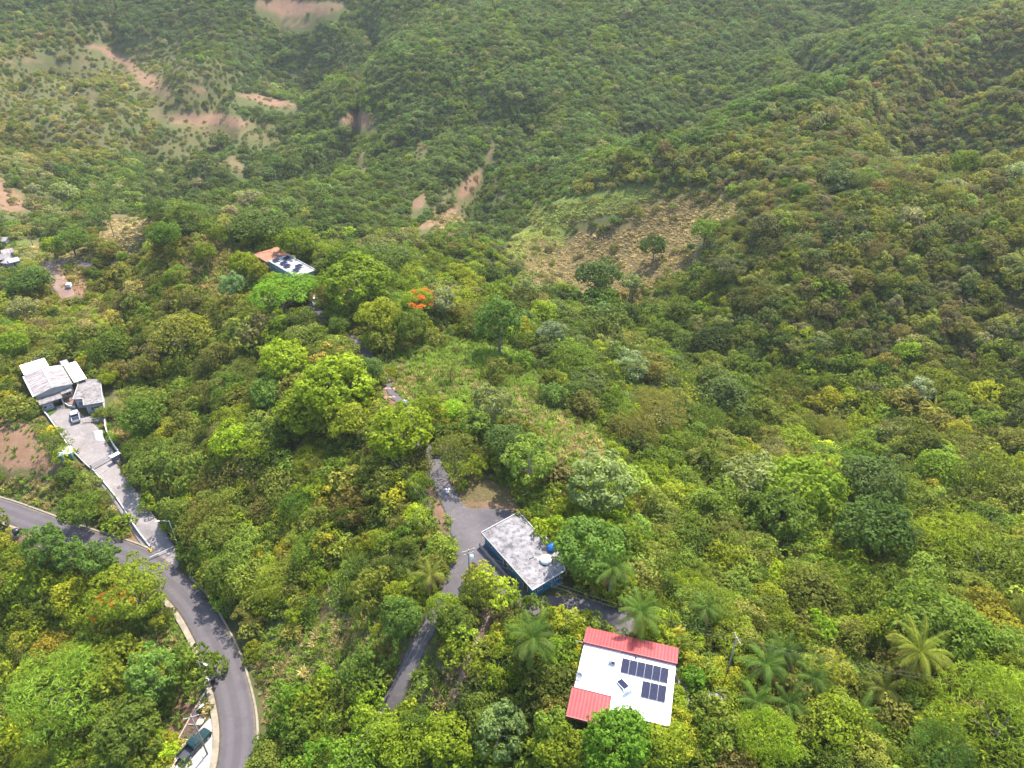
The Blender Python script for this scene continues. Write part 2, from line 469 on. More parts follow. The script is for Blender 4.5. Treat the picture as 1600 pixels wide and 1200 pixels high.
# ------------------------------------------------------------------ what covers the ground: patches (u, v, ru, rv, tilt in degrees, strength)
SOIL = [(30,690,52,46,20,1),(8,640,14,30,0,.6),(65,715,30,22,30,.9),(205,832,32,20,40,.9),(222,845,16,20,0,.9),(28,842,22,12,-20,.7),(287,1098,22,42,-30,.9),(262,1130,18,30,-30,.8),(300,1075,12,22,-25,.8),
 (508,928,17,30,10,.75),(680,770,13,62,-18,.8),(664,735,10,30,-15,.8),(607,612,9,24,-10,.9),(620,640,14,8,0,.7),(435,522,14,14,0,.8),(405,560,12,20,0,.8),(436,652,16,24,0,.8),(456,696,14,22,-30,.9),(420,760,14,16,0,.5),
 (772,962,20,14,0,.6),(735,1030,8,60,22,.8),(690,1090,12,30,20,.5),(710,690,16,14,0,.7),(745,735,20,12,0,.5),(765,790,55,8,5,.6),(700,790,14,20,0,.6),(620,1050,20,40,28,.5),(1440,1142,24,20,0,.75),(1480,1100,40,9,-8,.4),
 (735,287,10,36,40,1),(700,335,8,22,55,.9),(676,348,24,7,-25,.9),(655,315,8,22,35,.8),(765,240,5,20,20,.6),(185,92,44,8,32,.95),(235,128,44,12,30,.9),(150,75,14,6,20,.9),(130,95,20,25,0,.5),(300,186,56,10,6,.85),(345,188,46,10,8,1),(415,157,46,8,14,1),
 (555,188,34,11,5,.9),(560,180,14,8,0,.8),(310,140,12,10,0,.8),(45,94,46,5,-3,.7),(12,312,32,18,25,1),(0,290,14,26,0,.9),(455,12,62,15,5,1),(462,38,26,5,0,.8),(515,10,30,10,0,.7),(370,258,10,22,-30,.6),(245,175,10,12,0,.6),(145,150,10,16,-30,.6),(567,250,6,16,-10,.6),
 (120,440,14,22,-20,.9),(112,452,12,10,0,.9),(60,382,12,5,0,.7),(10,402,26,14,0,.8),(915,690,26,26,0,.45),(1590,470,30,12,0,.6),(780,300,10,16,30,.4),(930,372,60,10,-20,.35),(1010,430,40,16,-30,.45),(1155,215,10,4,0,.6),(660,230,10,12,0,.5),
 (183,640,10,30,0,.55),(186,680,9,20,0,.55),(500,500,16,7,-30,.8),(470,468,20,8,-15,.7),(855,845,20,30,-40,.8),(800,600,30,10,20,.3),(560,545,14,10,-40,.7)]
DRY = [(335,420,42,48,0,.9),(340,382,55,16,0,.8),(365,455,20,22,0,.7),(300,360,30,10,0,.7),(880,670,60,40,30,.75),(925,700,30,34,0,.9),(840,620,50,16,30,.7),(690,575,60,22,0,.5),(640,585,40,30,0,.6),(520,985,50,34,-25,.8),(440,1045,38,44,-30,.9),(425,1110,20,40,0,.7),
 (575,960,26,22,0,.6),(690,1090,30,50,20,.7),(750,770,64,40,8,.7),(50,755,60,22,10,.55),(130,775,40,26,25,.45),(195,640,16,60,10,.8),(40,600,20,26,0,.5),(285,1000,22,26,0,.5),(240,1000,40,26,0,.45),(130,890,18,16,0,.6),(1500,1085,60,16,-6,.8),(1440,1140,40,30,0,.5),
 (960,390,150,40,-14,.85),(1020,430,70,34,-35,.8),(1060,330,80,24,-8,.8),(870,395,50,22,20,.7),(110,425,30,34,0,.6),(190,352,50,18,-15,.8),(205,370,40,20,0,.6),(250,130,110,60,20,.4),(100,150,120,90,0,.3),(290,230,90,30,0,.35),(350,200,90,22,6,.55),(480,290,40,10,0,.3),
 (710,320,50,30,-40,.45),(1500,400,120,90,0,.25),(1560,480,70,30,0,.4),(80,385,60,14,0,.5),(1240,980,20,14,0,.3),(980,735,40,14,30,.4),(660,870,22,30,0,.5),(610,780,30,20,0,.3)]
GRASS = [(720,555,110,28,4,.95),(800,590,40,30,20,.8),(870,650,50,30,35,.5),(690,605,60,30,0,.7),(840,380,36,16,-10,.8),(880,330,60,14,-12,.7),(1050,440,34,34,0,.85),(840,372,44,20,-10,.9),(905,318,90,16,-10,.85),(980,300,70,10,-6,.7),(760,800,70,20,0,.25),(1335,1028,60,24,0,.9),(1390,1080,40,30,0,.6),(3,678,15,22,20,1),(620,590,20,34,0,.5),
 (480,1010,90,60,0,.35),(250,985,60,40,0,.45),(45,385,40,14,0,.8),(560,900,60,40,0,.35),(600,1000,40,30,0,.4),(115,700,20,10,0,.3),(1300,1010,80,20,0,.4),(60,770,60,14,0,.3),(800,745,40,20,0,.5)]
def blobs(L, u, v, soft=0.45, s=11):
    out = np.zeros_like(u)
    wob = 0.38 * fbm(u / 26, v / 20, s, 3) + 0.25 * fbm(u / 7, v / 6, s + 5, 2)
    for cu, cv, ru, rv, t, k in L:
        c, n = math.cos(R(t)), math.sin(R(t))
        a, b = ((u - cu) * c + (v - cv) * n) / ru, (-(u - cu) * n + (v - cv) * c) / rv
        m = (np.abs(a) < 1.9) & (np.abs(b) < 1.9)
        if m.any(): out[m] = np.maximum(out[m], k * (1 - sstep(1 - soft, 1 + soft, np.hypot(a[m], b[m]) + wob[m])))
    return out
_pu, _pv, _pd = pix(_gx.ravel(), _gy.ravel(), HH.ravel())
_inview = (_pd > 20) & (_pu > -300) & (_pu < 1900) & (_pv > -200) & (_pv < 1500)
def cover(u, v):
    return blobs(SOIL, u, v), blobs(DRY, u, v, 0.5, 23), blobs(GRASS, u, v, 0.5, 37)
_cov = np.zeros((_gx.size, 4), np.float32); _cov[:, 3] = 1
_s, _d, _g = cover(_pu[_inview], _pv[_inview])
_s = _s * (1 - .3 * sstep(240, 320, _pd[_inview])); _cov[_inview, 0], _cov[_inview, 1], _cov[_inview, 2] = _s, _d, _g
_ny, _nx = _gx.shape
_idx = np.arange(_nx * _ny).reshape(_ny, _nx)
_q = np.c_[_idx[:-1, :-1].ravel(), _idx[:-1, 1:].ravel(), _idx[1:, 1:].ravel(), _idx[1:, :-1].ravel()]

def ground_material():
    m = NT('ground_cover')
    a = m.attr('cover')
    sep = m.n('ShaderNodeSeparateColor'); m.l(a.outputs['Color'], sep.inputs[0])
    n1, n2, n3 = m.noise(0.35, 5, 0.65), m.noise(2.2, 5, 0.7), m.noise(9.0, 4, 0.7)
    litter = m.mix(n2, (0.065, 0.078, 0.022), (0.125, 0.122, 0.05))
    green = m.mix(n2, (0.090, 0.128, 0.027), (0.165, 0.195, 0.045))
    dry = m.mix(m.ramp(n2, [(0.3, 0.0), (0.7, 1.0)]), (0.095, 0.082, 0.03), (0.175, 0.128, 0.062))
    soil = m.mix(m.ramp(n1, [(0.3, 0.0), (0.7, 1.0)]), (0.215, 0.118, 0.068), (0.27, 0.163, 0.105))
    soil = m.mix(m.math('MULTIPLY', m.ramp(n3, [(0.45, 0.0), (0.66, 1.0)]), 0.4), soil, (0.14, 0.095, 0.06))
    jit = m.math('MULTIPLY', m.math('SUBTRACT', n2, 0.5), 1.1)
    def k(o, lo=0.25, hi=0.65):
        return m.ramp(m.math('ADD', o, jit), [(lo, 0.0), (hi, 1.0)])
    gate = lambda o: m.math('GREATER_THAN', o, 0.04)
    col = m.mix(m.math('MULTIPLY', k(sep.outputs[2]), gate(sep.outputs[2])), litter, green)
    col = m.mix(m.math('MULTIPLY', k(sep.outputs[1]), gate(sep.outputs[1])), col, dry)
    col = m.mix(m.math('MULTIPLY', k(sep.outputs[0]), gate(sep.outputs[0])), col, soil)
    nb = m.bump(m.math('ADD', n2, n3), 0.9, 0.25)
    return m.done(m.bsdf(col, 0.95, 0.1, normal=nb))
GROUND_MAT = ground_material()
terrain_me = np_mesh('terrain', np.c_[_gx.ravel(), _gy.ravel(), HH.ravel()], _q, True, {'cover': ('FLOAT_COLOR', 'POINT', _cov)})
link_mesh('terrain', terrain_me, GROUND_MAT, label='steep green hillsides and ridge with bare soil and dry grass patches', kind='structure')

# ------------------------------------------------------------------ pavements
def asphalt(name, c0, c1, patch=(0.30, 0.24, 0.19), amount=0.3, stain=0.5, lanes=False):
    m = NT(name)
    big, mid, fine = m.noise(0.22, 5, 0.6), m.noise(1.3, 6, 0.68), m.noise(14, 3, 0.7)
    col = m.mix(m.ramp(big, [(0.3, 0.0), (0.7, 1.0)]), c0, c1)
    col = m.mix(m.math('MULTIPLY', m.ramp(mid, [(0.56, 0.0), (0.74, 1.0)]), amount), col, patch)
    col = m.mix(m.math('MULTIPLY', m.ramp(mid, [(0.26, 1.0), (0.42, 0.0)]), stain), col, tuple(x * 0.5 for x in c0))
    col = m.mix(m.math('MULTIPLY', fine, 0.25), col, tuple(x * 0.6 for x in c0))
    if lanes:
        lat = m.math('ABSOLUTE', m.attr('lat').outputs['Fac'])
        band = m.math('MULTIPLY', m.ramp(lat, [(0.15, 0.0), (0.32, 1.0), (0.45, 1.0), (0.62, 0.0)]), m.math('MULTIPLY', mid, 0.7)) if False else m.ramp(m.math('DIVIDE', lat, 2.7), [(0.15, 0.0), (0.3, 1.0), (0.5, 1.0), (0.68, 0.0)])
        col = m.mix(m.math('MULTIPLY', band, m.math('MULTIPLY', mid, 0.55)), col, tuple(x * 1.45 for x in c1))
        edge = m.ramp(m.math('ADD', m.math('DIVIDE', lat, 2.7), m.math('MULTIPLY', m.math('SUBTRACT', mid, 0.5), 0.7)), [(0.84, 0.0), (1.0, 1.0)])
        col = m.mix(m.math('MULTIPLY', edge, 0.8), col, (0.14, 0.115, 0.07))
        pt_ = m.n('ShaderNodeTexVoronoi', feature='F1', distance='CHEBYCHEV'); pt_.inputs['Scale'].default_value = 0.16
        gg = m.n('ShaderNodeNewGeometry'); m.l(gg.outputs['Position'], pt_.inputs['Vector'])
        col = m.mix(m.math('MULTIPLY', m.ramp(pt_.outputs['Distance'], [(0.14, 1.0), (0.15, 0.0)]), 0.18), col, tuple(x * 0.6 for x in c0))
    vo = m.n('ShaderNodeTexVoronoi', feature='DISTANCE_TO_EDGE'); vo.inputs['Scale'].default_value = 0.33; vo.inputs['Randomness'].default_value = 1.0
    g = m.n('ShaderNodeNewGeometry'); dv = m.n('ShaderNodeVectorMath', operation='ADD'); nz = m.n('ShaderNodeTexNoise'); nz.inputs['Scale'].default_value = 0.9; nz.inputs['Detail'].default_value = 4
    sc_ = m.n('ShaderNodeVectorMath', operation='SCALE'); sc_.inputs['Scale'].default_value = 2.2
    m.l(nz.outputs['Color'], sc_.inputs[0]); m.l(g.outputs['Position'], dv.inputs[0]); m.l(sc_.outputs[0], dv.inputs[1]); m.l(dv.outputs[0], vo.inputs['Vector'])
    crack = m.math('MULTIPLY', m.ramp(vo.outputs['Distance'], [(0.006, 1.0), (0.022, 0.0)]), m.ramp(big, [(0.45, 0.0), (0.65, 0.4)]))
    col = m.mix(crack, col, tuple(x * 0.45 for x in c0))
    return m.done(m.bsdf(col, 0.9, 0.25, normal=m.bump(fine, 0.4, 0.02)))
ASPH = asphalt('asphalt', (0.077, 0.067, 0.070), (0.102, 0.088, 0.090), (0.130, 0.110, 0.099), 0.25, 0.3)
STREET_M = asphalt('street_asphalt', (0.077, 0.067, 0.070), (0.102, 0.088, 0.090), (0.130, 0.110, 0.099), 0.25, 0.3, lanes=True)
ASPH_OLD = asphalt('old_asphalt', (0.084, 0.074, 0.075), (0.130, 0.113, 0.113), (0.233, 0.168, 0.127), 0.6, 0.5)
CONC = asphalt('stained_concrete', (0.171, 0.148, 0.137), (0.286, 0.250, 0.233), (0.414, 0.374, 0.345), 0.7, 0.75)
CONC_NEW = asphalt('pale_concrete', (0.324, 0.302, 0.275), (0.399, 0.378, 0.346), (0.432, 0.416, 0.383), 0.6, 0.25)
KERB_M = worn('kerb_concrete', (0.190, 0.155, 0.107), (0.297, 0.250, 0.184), 0.9, 0.9, 0.2)
DIRT_M = asphalt('packed_dirt', (0.182, 0.114, 0.086), (0.247, 0.169, 0.140), (0.286, 0.218, 0.189), 0.5, 0.35)

def strip(line, offs, zs, closed_skirt=0.4):
    """sheet swept along a line: lateral offsets and lifts"""
    t = np.gradient(line[:, :2], axis=0)
    t /= np.maximum(np.linalg.norm(t, axis=1, keepdims=True), 1e-9)
    nrm = np.c_[-t[:, 1], t[:, 0]]
    V = []
    for o, z in zip(offs, zs):
        V.append(np.c_[line[:, 0] + nrm[:, 0] * o, line[:, 1] + nrm[:, 1] * o, line[:, 2] + z])
    V = np.stack(V, 1); n, k = V.shape[:2]
    ix = np.arange(n * k).reshape(n, k)
    f = np.c_[ix[:-1, :-1].ravel(), ix[1:, :-1].ravel(), ix[1:, 1:].ravel(), ix[:-1, 1:].ravel()][:, ::-1]
    return V.reshape(-1, 3), f
w = STREET_W / 2
_o = [-w - .02, -w, -2.2, -1.7, -1.2, -.7, 0, .7, 1.2, 1.7, 2.2, w, w + .02]
v_, f_ = strip(STREET, _o, [-.5] + [.05 * (1 - (q / w) ** 2) for q in _o[1:-1]] + [-.5])
link_mesh('street', np_mesh('street', v_, f_, True, {'lat': ('FLOAT', 'POINT', np.tile(np.array(_o, np.float32), len(STREET)))}), STREET_M, kind='structure', label='grey asphalt street winding along the foot of the ridge')
# kerbs: a left-hand side (uphill, toward the ridge) and the wide beige footway on the valley side
def sub(line, a, b): return line[int(a * (len(line) - 1)):int(b * (len(line) - 1)) + 1]
def near_i(line, u, v):
    p = pt(u, v); return int(np.argmin(np.hypot(line[:, 0] - p[0], line[:, 1] - p[1])))
i_drv0, i_drv1, i_walk = near_i(STREET, 236, 870), near_i(STREET, 275, 915), near_i(STREET, 250, 925)
def kerb(name, line, side, w0, w1, h, label):
    o = [side * w0, side * (w0 + .015), side * (w1 - .015), side * w1]
    v_, f_ = strip(line, o if side > 0 else o, [-.3, h, h, -.4])
    if side < 0: f_ = f_[:, ::-1]
    return link_mesh(name, np_mesh(name, v_, f_[:, ::-1] if side > 0 else f_[:, ::-1], False), KERB_M, kind='structure', label=label)
kerb('kerb', STREET[:i_drv0], 1, w + .004, w + .42, .14, 'beige concrete kerb above the street west of the driveway')
kerb('kerb', STREET[i_drv1:], 1, w + .004, w + .36, .14, 'grey concrete kerb between the street and the wooded bank')
kerb('kerb', STREET[:near_i(STREET, 60, 845) if False else 30], -1, w + .004, w + .6, .15, 'pale concrete kerb on the valley side near the black drum')
kerb('footway', STREET[i_walk:], -1, w + .004, w + 1.0, .16, 'beige concrete footway along the valley side of the street')

def drape(name, sdf, lo, hi, res, lift, mat, wob=0.0, zfun=None, skirt=0.35, **k):
    """sheet over the ground inside an outline given by a signed distance"""
    xs, ys = np.arange(lo[0], hi[0] + res, res), np.arange(lo[1], hi[1] + res, res)
    X, Y = np.meshgrid(xs, ys)
    def S(x, y):
        s = sdf(x, y)
        return s + wob * fbm(np.ravel(x) / 1.3, np.ravel(y) / 1.3, 9, 3) if wob else s
    s = S(X, Y).reshape(X.shape)
    keep = s < 0
    cell = (keep[:-1, :-1].astype(int) + keep[1:, :-1] + keep[:-1, 1:] + keep[1:, 1:]) >= 2
    gy, gx = np.gradient(s, res)
    g2 = np.maximum(np.hypot(gx, gy), 0.3)
    edge = np.zeros_like(keep)
    full = np.pad(cell, 1)
    edge = ~(full[:-1, :-1] & full[1:, :-1] & full[:-1, 1:] & full[1:, 1:])
    mv = edge & (np.abs(s) < 1.5 * res)
    X2, Y2 = X - np.where(mv, s * gx / g2 ** 2, 0), Y - np.where(mv, s * gy / g2 ** 2, 0)
    Z = (zfun or hgt)(X2, Y2) + lift
    ix = np.arange(X.size).reshape(X.shape)
    cj, ci = np.nonzero(cell)
    f = np.c_[ix[cj, ci], ix[cj, ci + 1], ix[cj + 1, ci + 1], ix[cj + 1, ci]]
    V = np.c_[X2.ravel(), Y2.ravel(), Z.ravel()]
    # skirt along the outline
    e = np.vstack([f[:, [0, 1]], f[:, [1, 2]], f[:, [2, 3]], f[:, [3, 0]]])
    key = np.sort(e, 1); kk = key[:, 0] * X.size + key[:, 1]
    u, inv, cnt = np.unique(kk, return_inverse=True, return_counts=True)
    b = e[cnt[inv] == 1]
    V2 = V.copy(); V2[:, 2] -= skirt
    f = np.vstack([f, np.c_[b[:, 1], b[:, 0], b[:, 0] + len(V), b[:, 1] + len(V)]])
    V = np.vstack([V, V2])
    used = np.unique(f); rem = np.zeros(len(V), int); rem[used] = np.arange(len(used))
    return link_mesh(name, np_mesh(name, V[used], rem[f], True), mat, **k)

FORE = [p[:2] for p in pts([(706,785),(735,797),(790,800),(822,800),(790,830),(770,850),(800,905),(838,936),(800,925),(760,905),(738,880),(716,850)])]
def lane_sdf(x, y):
    a, _ = dist_poly(x, y, LANE); b, _ = dist_poly(x, y, LANE_B)
    wl = np.where(np.ravel(y) < 70, 1.25, 1.75)
    return np.minimum(np.minimum(a - wl, b - 2.1), sd_polygon(x, y, FORE))
allp = np.vstack([LANE[:, :2], LANE_B[:, :2], np.array(FORE)])
drape('lane', lane_sdf, allp.min(0) - 3, allp.max(0) + 3, 0.35, 0.10, ASPH_OLD, 0.22, kind='structure', label='worn grey asphalt lane and forecourt along the ridge')
def up_sdf(x, y): return dist_poly(x, y, LANE_UP)[0] - 1.1
drape('track', up_sdf, LANE_UP[:, :2].min(0) - 3, LANE_UP[:, :2].max(0) + 3, 0.5, 0.10, ASPH_OLD, 0.35, kind='structure', label='dirt track leading along the ridge to the far house')
def drive_sdf(x, y): return dist_poly(x, y, DRIVE)[0] - DRIVE_W / 2
drape('driveway', drive_sdf, DRIVE[:, :2].min(0) - 4, DRIVE[:, :2].max(0) + 4, 0.4, 0.14, CONC, 0.05, kind='structure', label='stained pale concrete driveway from the street up to the gated yard')
drape('courtyard', lambda x, y: sd_polygon(x, y, COURT), np.min(COURT, 0) - 1, np.max(COURT, 0) + 1, 0.4, 0.19, CONC, 0.0, kind='structure', label='pale concrete yard between the grey houses and the sliding gate')
drape('parking_pad', lambda x, y: np.maximum(sd_polygon(x, y, PARK), w + 1.02 - dist_poly(x, y, STREET)[0]), np.min(PARK, 0) - 1, np.max(PARK, 0) + 1, 0.3, 0.17, CONC_NEW, 0.0, kind='structure', label='bright new concrete parking pad beside the street')
drape('path', lambda x, y: dist_poly(x, y, TRAIL)[0] - 0.38, TRAIL[:, :2].min(0) - 2, TRAIL[:, :2].max(0) + 2, 0.25, 0.06, DIRT_M, 0.35, skirt=.2, kind='structure', label='narrow earth footpath running down the slope below the blue house')
drape('dirt_road', lambda x, y: dist_poly(x, y, DIRT_ROAD)[0] - 2.6, DIRT_ROAD[:, :2].min(0) - 4, DIRT_ROAD[:, :2].max(0) + 4, 0.6, 0.1, DIRT_M, 0.4, kind='structure', label='pink dirt road in the side valley behind the grey houses')
drape('far_road', lambda x, y: dist_poly(x, y, FAR_ROAD)[0] - 2.4, FAR_ROAD[:, :2].min(0) - 4, FAR_ROAD[:, :2].max(0) + 4, 0.6, 0.1, ASPH, 0.1, kind='structure', label='short stretch of shaded asphalt road in the side valley')

# open ground kept free of tall growth (u, v, ru, rv) and how strictly
OPEN = [(190,140,200,90,.38),(60,60,120,60,.3),(330,215,110,50,.4),(158,685,26,42,1),(205,775,24,40,.9),(722,880,30,54,1),(268,850,22,26,1),(885,1000,50,62,1),(1100,1062,62,72,1),(1080,1160,100,32,1),(790,1000,30,40,1),(985,1120,95,40,1),(692,758,40,80,1),(752,768,78,44,1),(674,708,24,42,1),(725,563,140,48,1),(690,602,78,36,1),(895,682,68,50,1),(825,618,70,36,1),(30,690,62,52,1),(600,840,80,60,.5),(635,590,44,30,1),(640,1045,42,76,1),(440,1045,38,52,1),(540,985,54,38,1),
 (335,415,42,50,1),(105,440,26,32,1),(725,850,30,44,1),(612,612,24,34,1),(440,405,54,24,1),(495,478,20,22,1),(205,832,34,26,1),(735,1040,28,64,1),(280,1110,34,50,1),(1440,1140,28,22,1),(500,1000,120,95,.78),(1335,1030,55,28,.9),(190,640,16,50,.8),(970,380,150,70,.8),(690,560,170,75,.45),(60,760,80,30,.7),(250,990,50,35,.6),(620,560,30,30,.7),(690,1085,40,60,.7)]
def in_open(u, v, r, only=None):
    out = np.zeros(len(u), bool); q = r.random(len(u))
    for cu, cv, ru, rv, k in OPEN: out |= (np.hypot((u - cu) / ru, (v - cv) / rv) < 1) & (q < k)
    return out
# ------------------------------------------------------------------ building materials
WHITE = worn('white_roof_coat', (.70, .69, .66), (.82, .81, .79), .7, .6, .3, .25, .6)
WHITE_P = worn('white_paint', (.38, .37, .36), (.55, .54, .52), 1.2, .7, .3)
RED_M = worn('red_sheet_metal', (.25, .03, .032), (.33, .048, .048), .9, .45, .4, .3, .7)
RED_D = worn('red_fascia', (.20, .03, .035), (.28, .05, .05), 1.2, .5, .4)
SALMON = worn('salmon_wall', (.36, .10, .07), (.48, .17, .12), .8, .8, .2)
BLUE_W = worn('teal_wall', (.02, .14, .22), (.045, .23, .33), .8, .75, .25)
TURQ_W = worn('turquoise_wall', (.12, .26, .27), (.22, .36, .36), .8, .75, .25)
GREY_W = worn('grey_wall', (.2, .195, .215), (.3, .29, .305), .6, .8, .2)
CREAM_W = worn('cream_wall', (.27, .25, .235), (.38, .36, .34), .6, .8, .2)
TERRA = worn('terracotta_sheet', (.30, .12, .07), (.38, .17, .10), .8, .7, .25)
FRAME_W = plain('white_frame', (.7, .7, .7), .5)
DARK_M = plain('dark_metal', (.05, .05, .055), .5, .4, .3)
STEEL = plain('galvanised_steel', (.38, .39, .4), .45, .5, .6)
GLASS = plain('window_glass', (.03, .045, .055), .08, .6)
WOOD_D = worn('door_wood', (.08, .045, .025), (.16, .09, .05), 2, .6, .3)

def stained_roof(name, base, dark, light, sc=.35, streak=None):
    m = NT(name)
    vec = m.coord(streak or 1.0)
    a, b, c = m.noise(sc, 6, .72, vec, .1), m.noise(sc * 3.2, 7, .75, vec, .1), m.noise(sc * 16, 4, .7, vec)
    col = m.mix(m.ramp(a, [(.35, 0), (.66, 1)]), base, light)
    col = m.mix(m.math('MULTIPLY', m.ramp(b, [(.47, 0), (.62, 1)]), .8), col, dark)
    col = m.mix(m.math('MULTIPLY', m.ramp(m.math('ADD', m.math('MULTIPLY', a, .5), m.math('MULTIPLY', c, .5)), [(.36, 1), (.46, 0)]), .8), col, tuple(x * .6 for x in dark))
    return m.done(m.bsdf(col, .9, .2, normal=m.bump(c, .3, .02)))
ROOF_B = stained_roof('stained_concrete_roof', (.175, .16, .158), (.06, .054, .054), (.29, .27, .268))
ROOF_D = stained_roof('rusty_sheet_roof', (.2, .15, .14), (.085, .058, .054), (.42, .4, .385), .5, (3.0, .35, 1))
ROOF_D2 = stained_roof('mossy_concrete_roof', (.19, .165, .155), (.08, .066, .062), (.27, .245, .23), .4)
ROOF_C = stained_roof('patched_white_roof', (.40, .385, .37), (.10, .09, .09), (.56, .55, .53), .3)

def window(parent, cx, y, cz, w, h, out=1, wall_axis='x', rows=1, cols=2, frame=None):
    """framed window on a wall: parts frame and panes; local frame x along the wall, y out of it"""
    f = MB(); t = .06
    X = lambda a, b, c0, c1, d0, d1: f.box(a, b, d0, d1, c0, c1)
    X(cx - w / 2, cx + w / 2, cz - h / 2, cz - h / 2 + t, y - .02, y + .06); X(cx - w / 2, cx + w / 2, cz + h / 2 - t, cz + h / 2, y - .02, y + .06)
    for k in range(cols + 1):
        xx = cx - w / 2 + (w - t) * k / cols; X(xx, xx + t, cz - h / 2 + t, cz + h / 2 - t, y - .02, y + .055)
    fr = f.build('window', frame or FRAME_W, parent)
    for k in range(cols):
        p = MB(); x0 = cx - w / 2 + t + (w - t) * k / cols; p.box(x0, x0 + (w - t) / cols - t, y - .01, y + .012, cz - h / 2 + t, cz + h / 2 - t); p.build('pane', GLASS, fr)
    return fr
class Side:
    """a wall's own frame inside a house: a -> b along the foot, outward to the right of the walk"""
    def __init__(s, house, a, b, z0=0.0):
        a, b = Vector((*a, 0)), Vector((*b, 0)); d = (b - a)
        s.L = d.length; s.rz = math.atan2(d.y, d.x); s.house = house; s.a = a; s.z0 = z0
    def place(s, o):
        # local x along the wall, local -y outward
        o.location = (s.a.x, s.a.y, s.z0); o.rotation_euler = (0, 0, s.rz); return o
    def window(s, x, z, w, h, cols=2, frame=None):
        f = MB(); t = .06
        f.box(x - w / 2, x + w / 2, -.07, .02, z - h / 2, z - h / 2 + t); f.box(x - w / 2, x + w / 2, -.07, .02, z + h / 2 - t, z + h / 2)
        for k in range(cols + 1):
            xx = x - w / 2 + (w - t) * k / cols; f.box(xx, xx + t, -.065, .02, z - h / 2 + t, z + h / 2 - t)
        fr = s.place(f.build('window', frame or FRAME_W, s.house))
        for k in range(cols):
            p = MB(); x0 = x - w / 2 + t + (w - t) * k / cols; p.box(x0, x0 + (w - t) / cols - t, -.03, .012, z - h / 2 + t, z + h / 2 - t); p.build('pane', GLASS, fr)
        return fr
    def door(s, x, w=.95, h=2.05, mat=None):
        f = MB(); f.box(x - w / 2 - .07, x - w / 2, -.06, .02, 0, h + .07); f.box(x + w / 2, x + w / 2 + .07, -.06, .02, 0, h + .07); f.box(x - w / 2, x + w / 2, -.06, .02, h, h + .07)
        d = MB(); d.box(x - w / 2, x + w / 2, -.035, .02, .02, h)
        o = s.place(d.build('door', mat or WOOD_D, s.house)); f.build('door_frame', FRAME_W, o)
        k = MB(); k.box(x + w * .34, x + w * .42, -.09, -.035, .98, 1.06); k.build('handle', STEEL, o)
        return o
    def box(s, name, mat, x0, x1, out0, out1, z0, z1):
        m = MB(); m.box(x0, x1, -out1, -out0, z0, z1); return s.place(m.build(name, mat, s.house))
def inset(poly, d):
    P = [Vector((p[0], p[1])) for p in poly]; n = len(P); out = []
    for i in range(n):
        a, b, c = P[i - 1], P[i], P[(i + 1) % n]
        e1, e2 = (b - a).normalized(), (c - b).normalized(); n1, n2 = Vector((-e1.y, e1.x)), Vector((-e2.y, e2.x))
        k = n1 + n2; out.append(tuple(b + k * (d / max(k.dot(n1), .3))))
    return out
def ccw(poly):
    a = sum(p[0] * q[1] - q[0] * p[1] for p, q in zip(poly, poly[1:] + poly[:1])); return list(poly) if a > 0 else list(poly)[::-1]
def ring(m, outer, inner, z0, z1, mi=0):
    """wall ring between two polygons"""
    n = len(outer)
    vs = [(*p[:2], z) for z in (z0, z1) for p in (list(outer) + list(inner))]
    fs = []
    for i in range(n):
        j = (i + 1) % n
        fs += [(i, j, 2 * n + j, 2 * n + i), (n + j, n + i, 3 * n + i, 3 * n + j), (2 * n + i, 2 * n + j, 3 * n + j, 3 * n + i), (j, i, n + i, n + j)]
    m.add(vs, fs, mi)
def sheet_roof(name, parent, mat, x0, x1, ya, za, yb, zb, pitch=.45, thick=.05, rib=.05):
    """ribbed metal sheet sloping from (ya, za) to (yb, zb)"""
    xs, hs = [], []
    x = x0
    while x < x1 - 1e-6:
        e = min(x + pitch, x1)
        for dx, h in ((0, 0), (.30, 0), (.34, rib), (.40, rib)):
            if x + dx < e - .02: xs.append(x + dx); hs.append(h)
        x = e
    xs.append(x1); hs.append(0)
    m = MB(); n = len(xs); vs = []
    for (y, z) in ((ya, za), (yb, zb)):
        vs += [(a, y, z + h) for a, h in zip(xs, hs)]
        vs += [(a, y, z - thick) for a in xs]
    fs = [(i, i + 1, 2 * n + i + 1, 2 * n + i) for i in range(n - 1)] + [(n + i + 1, n + i, 3 * n + i, 3 * n + i + 1) for i in range(n - 1)]
    fs += [(n + i, n + i + 1, i + 1, i) for i in range(n - 1)] + [(2 * n + i, 2 * n + i + 1, 3 * n + i + 1, 3 * n + i) for i in range(n - 1)]
    fs += [(0, 2 * n, 3 * n, n), (n - 1, 2 * n - 1, 4 * n - 1, 3 * n - 1)]
    if yb > ya: fs = [f for f in fs]
    else: fs = [f[::-1] for f in fs]
    return m.add(vs, fs).build(name, mat, parent)

# ------------------------------------------------------------------ A: white flat roof with red sheet-metal roofs
A = empty('house', (*A_C, 0), A_ROT, label='house with white flat roof, red sheet-metal edges and solar panels', cat='house', group='houses')
ZA = 3.2
m = MB(); m.bbox(-6.12, 6.12, -4.5, 4.5, ZA, ZA + .2, .03); m.build('roof_slab', WHITE, A)
ow = [(-5.8, -4.2), (5.8, -4.2), (5.8, 6.6), (-5.8, 6.6)]
m = MB(); ring(m, ow, inset(ow, .15), -.6, ZA - .004); m.build('wall', SALMON, A)
m = MB(); m.box(-5.6, 5.6, -4, 6.4, -.3, .05); m.build('floor', CONC, A)
rt = sheet_roof('roof_sheet', A, RED_M, -6.2, 6.2, 4.35, ZA + .55, 7.3, ZA - .12)
m = MB(); m.box(-6.24, 6.24, 4.27, 4.345, ZA + .205, ZA + .63); m.build('fascia', RED_D, rt)
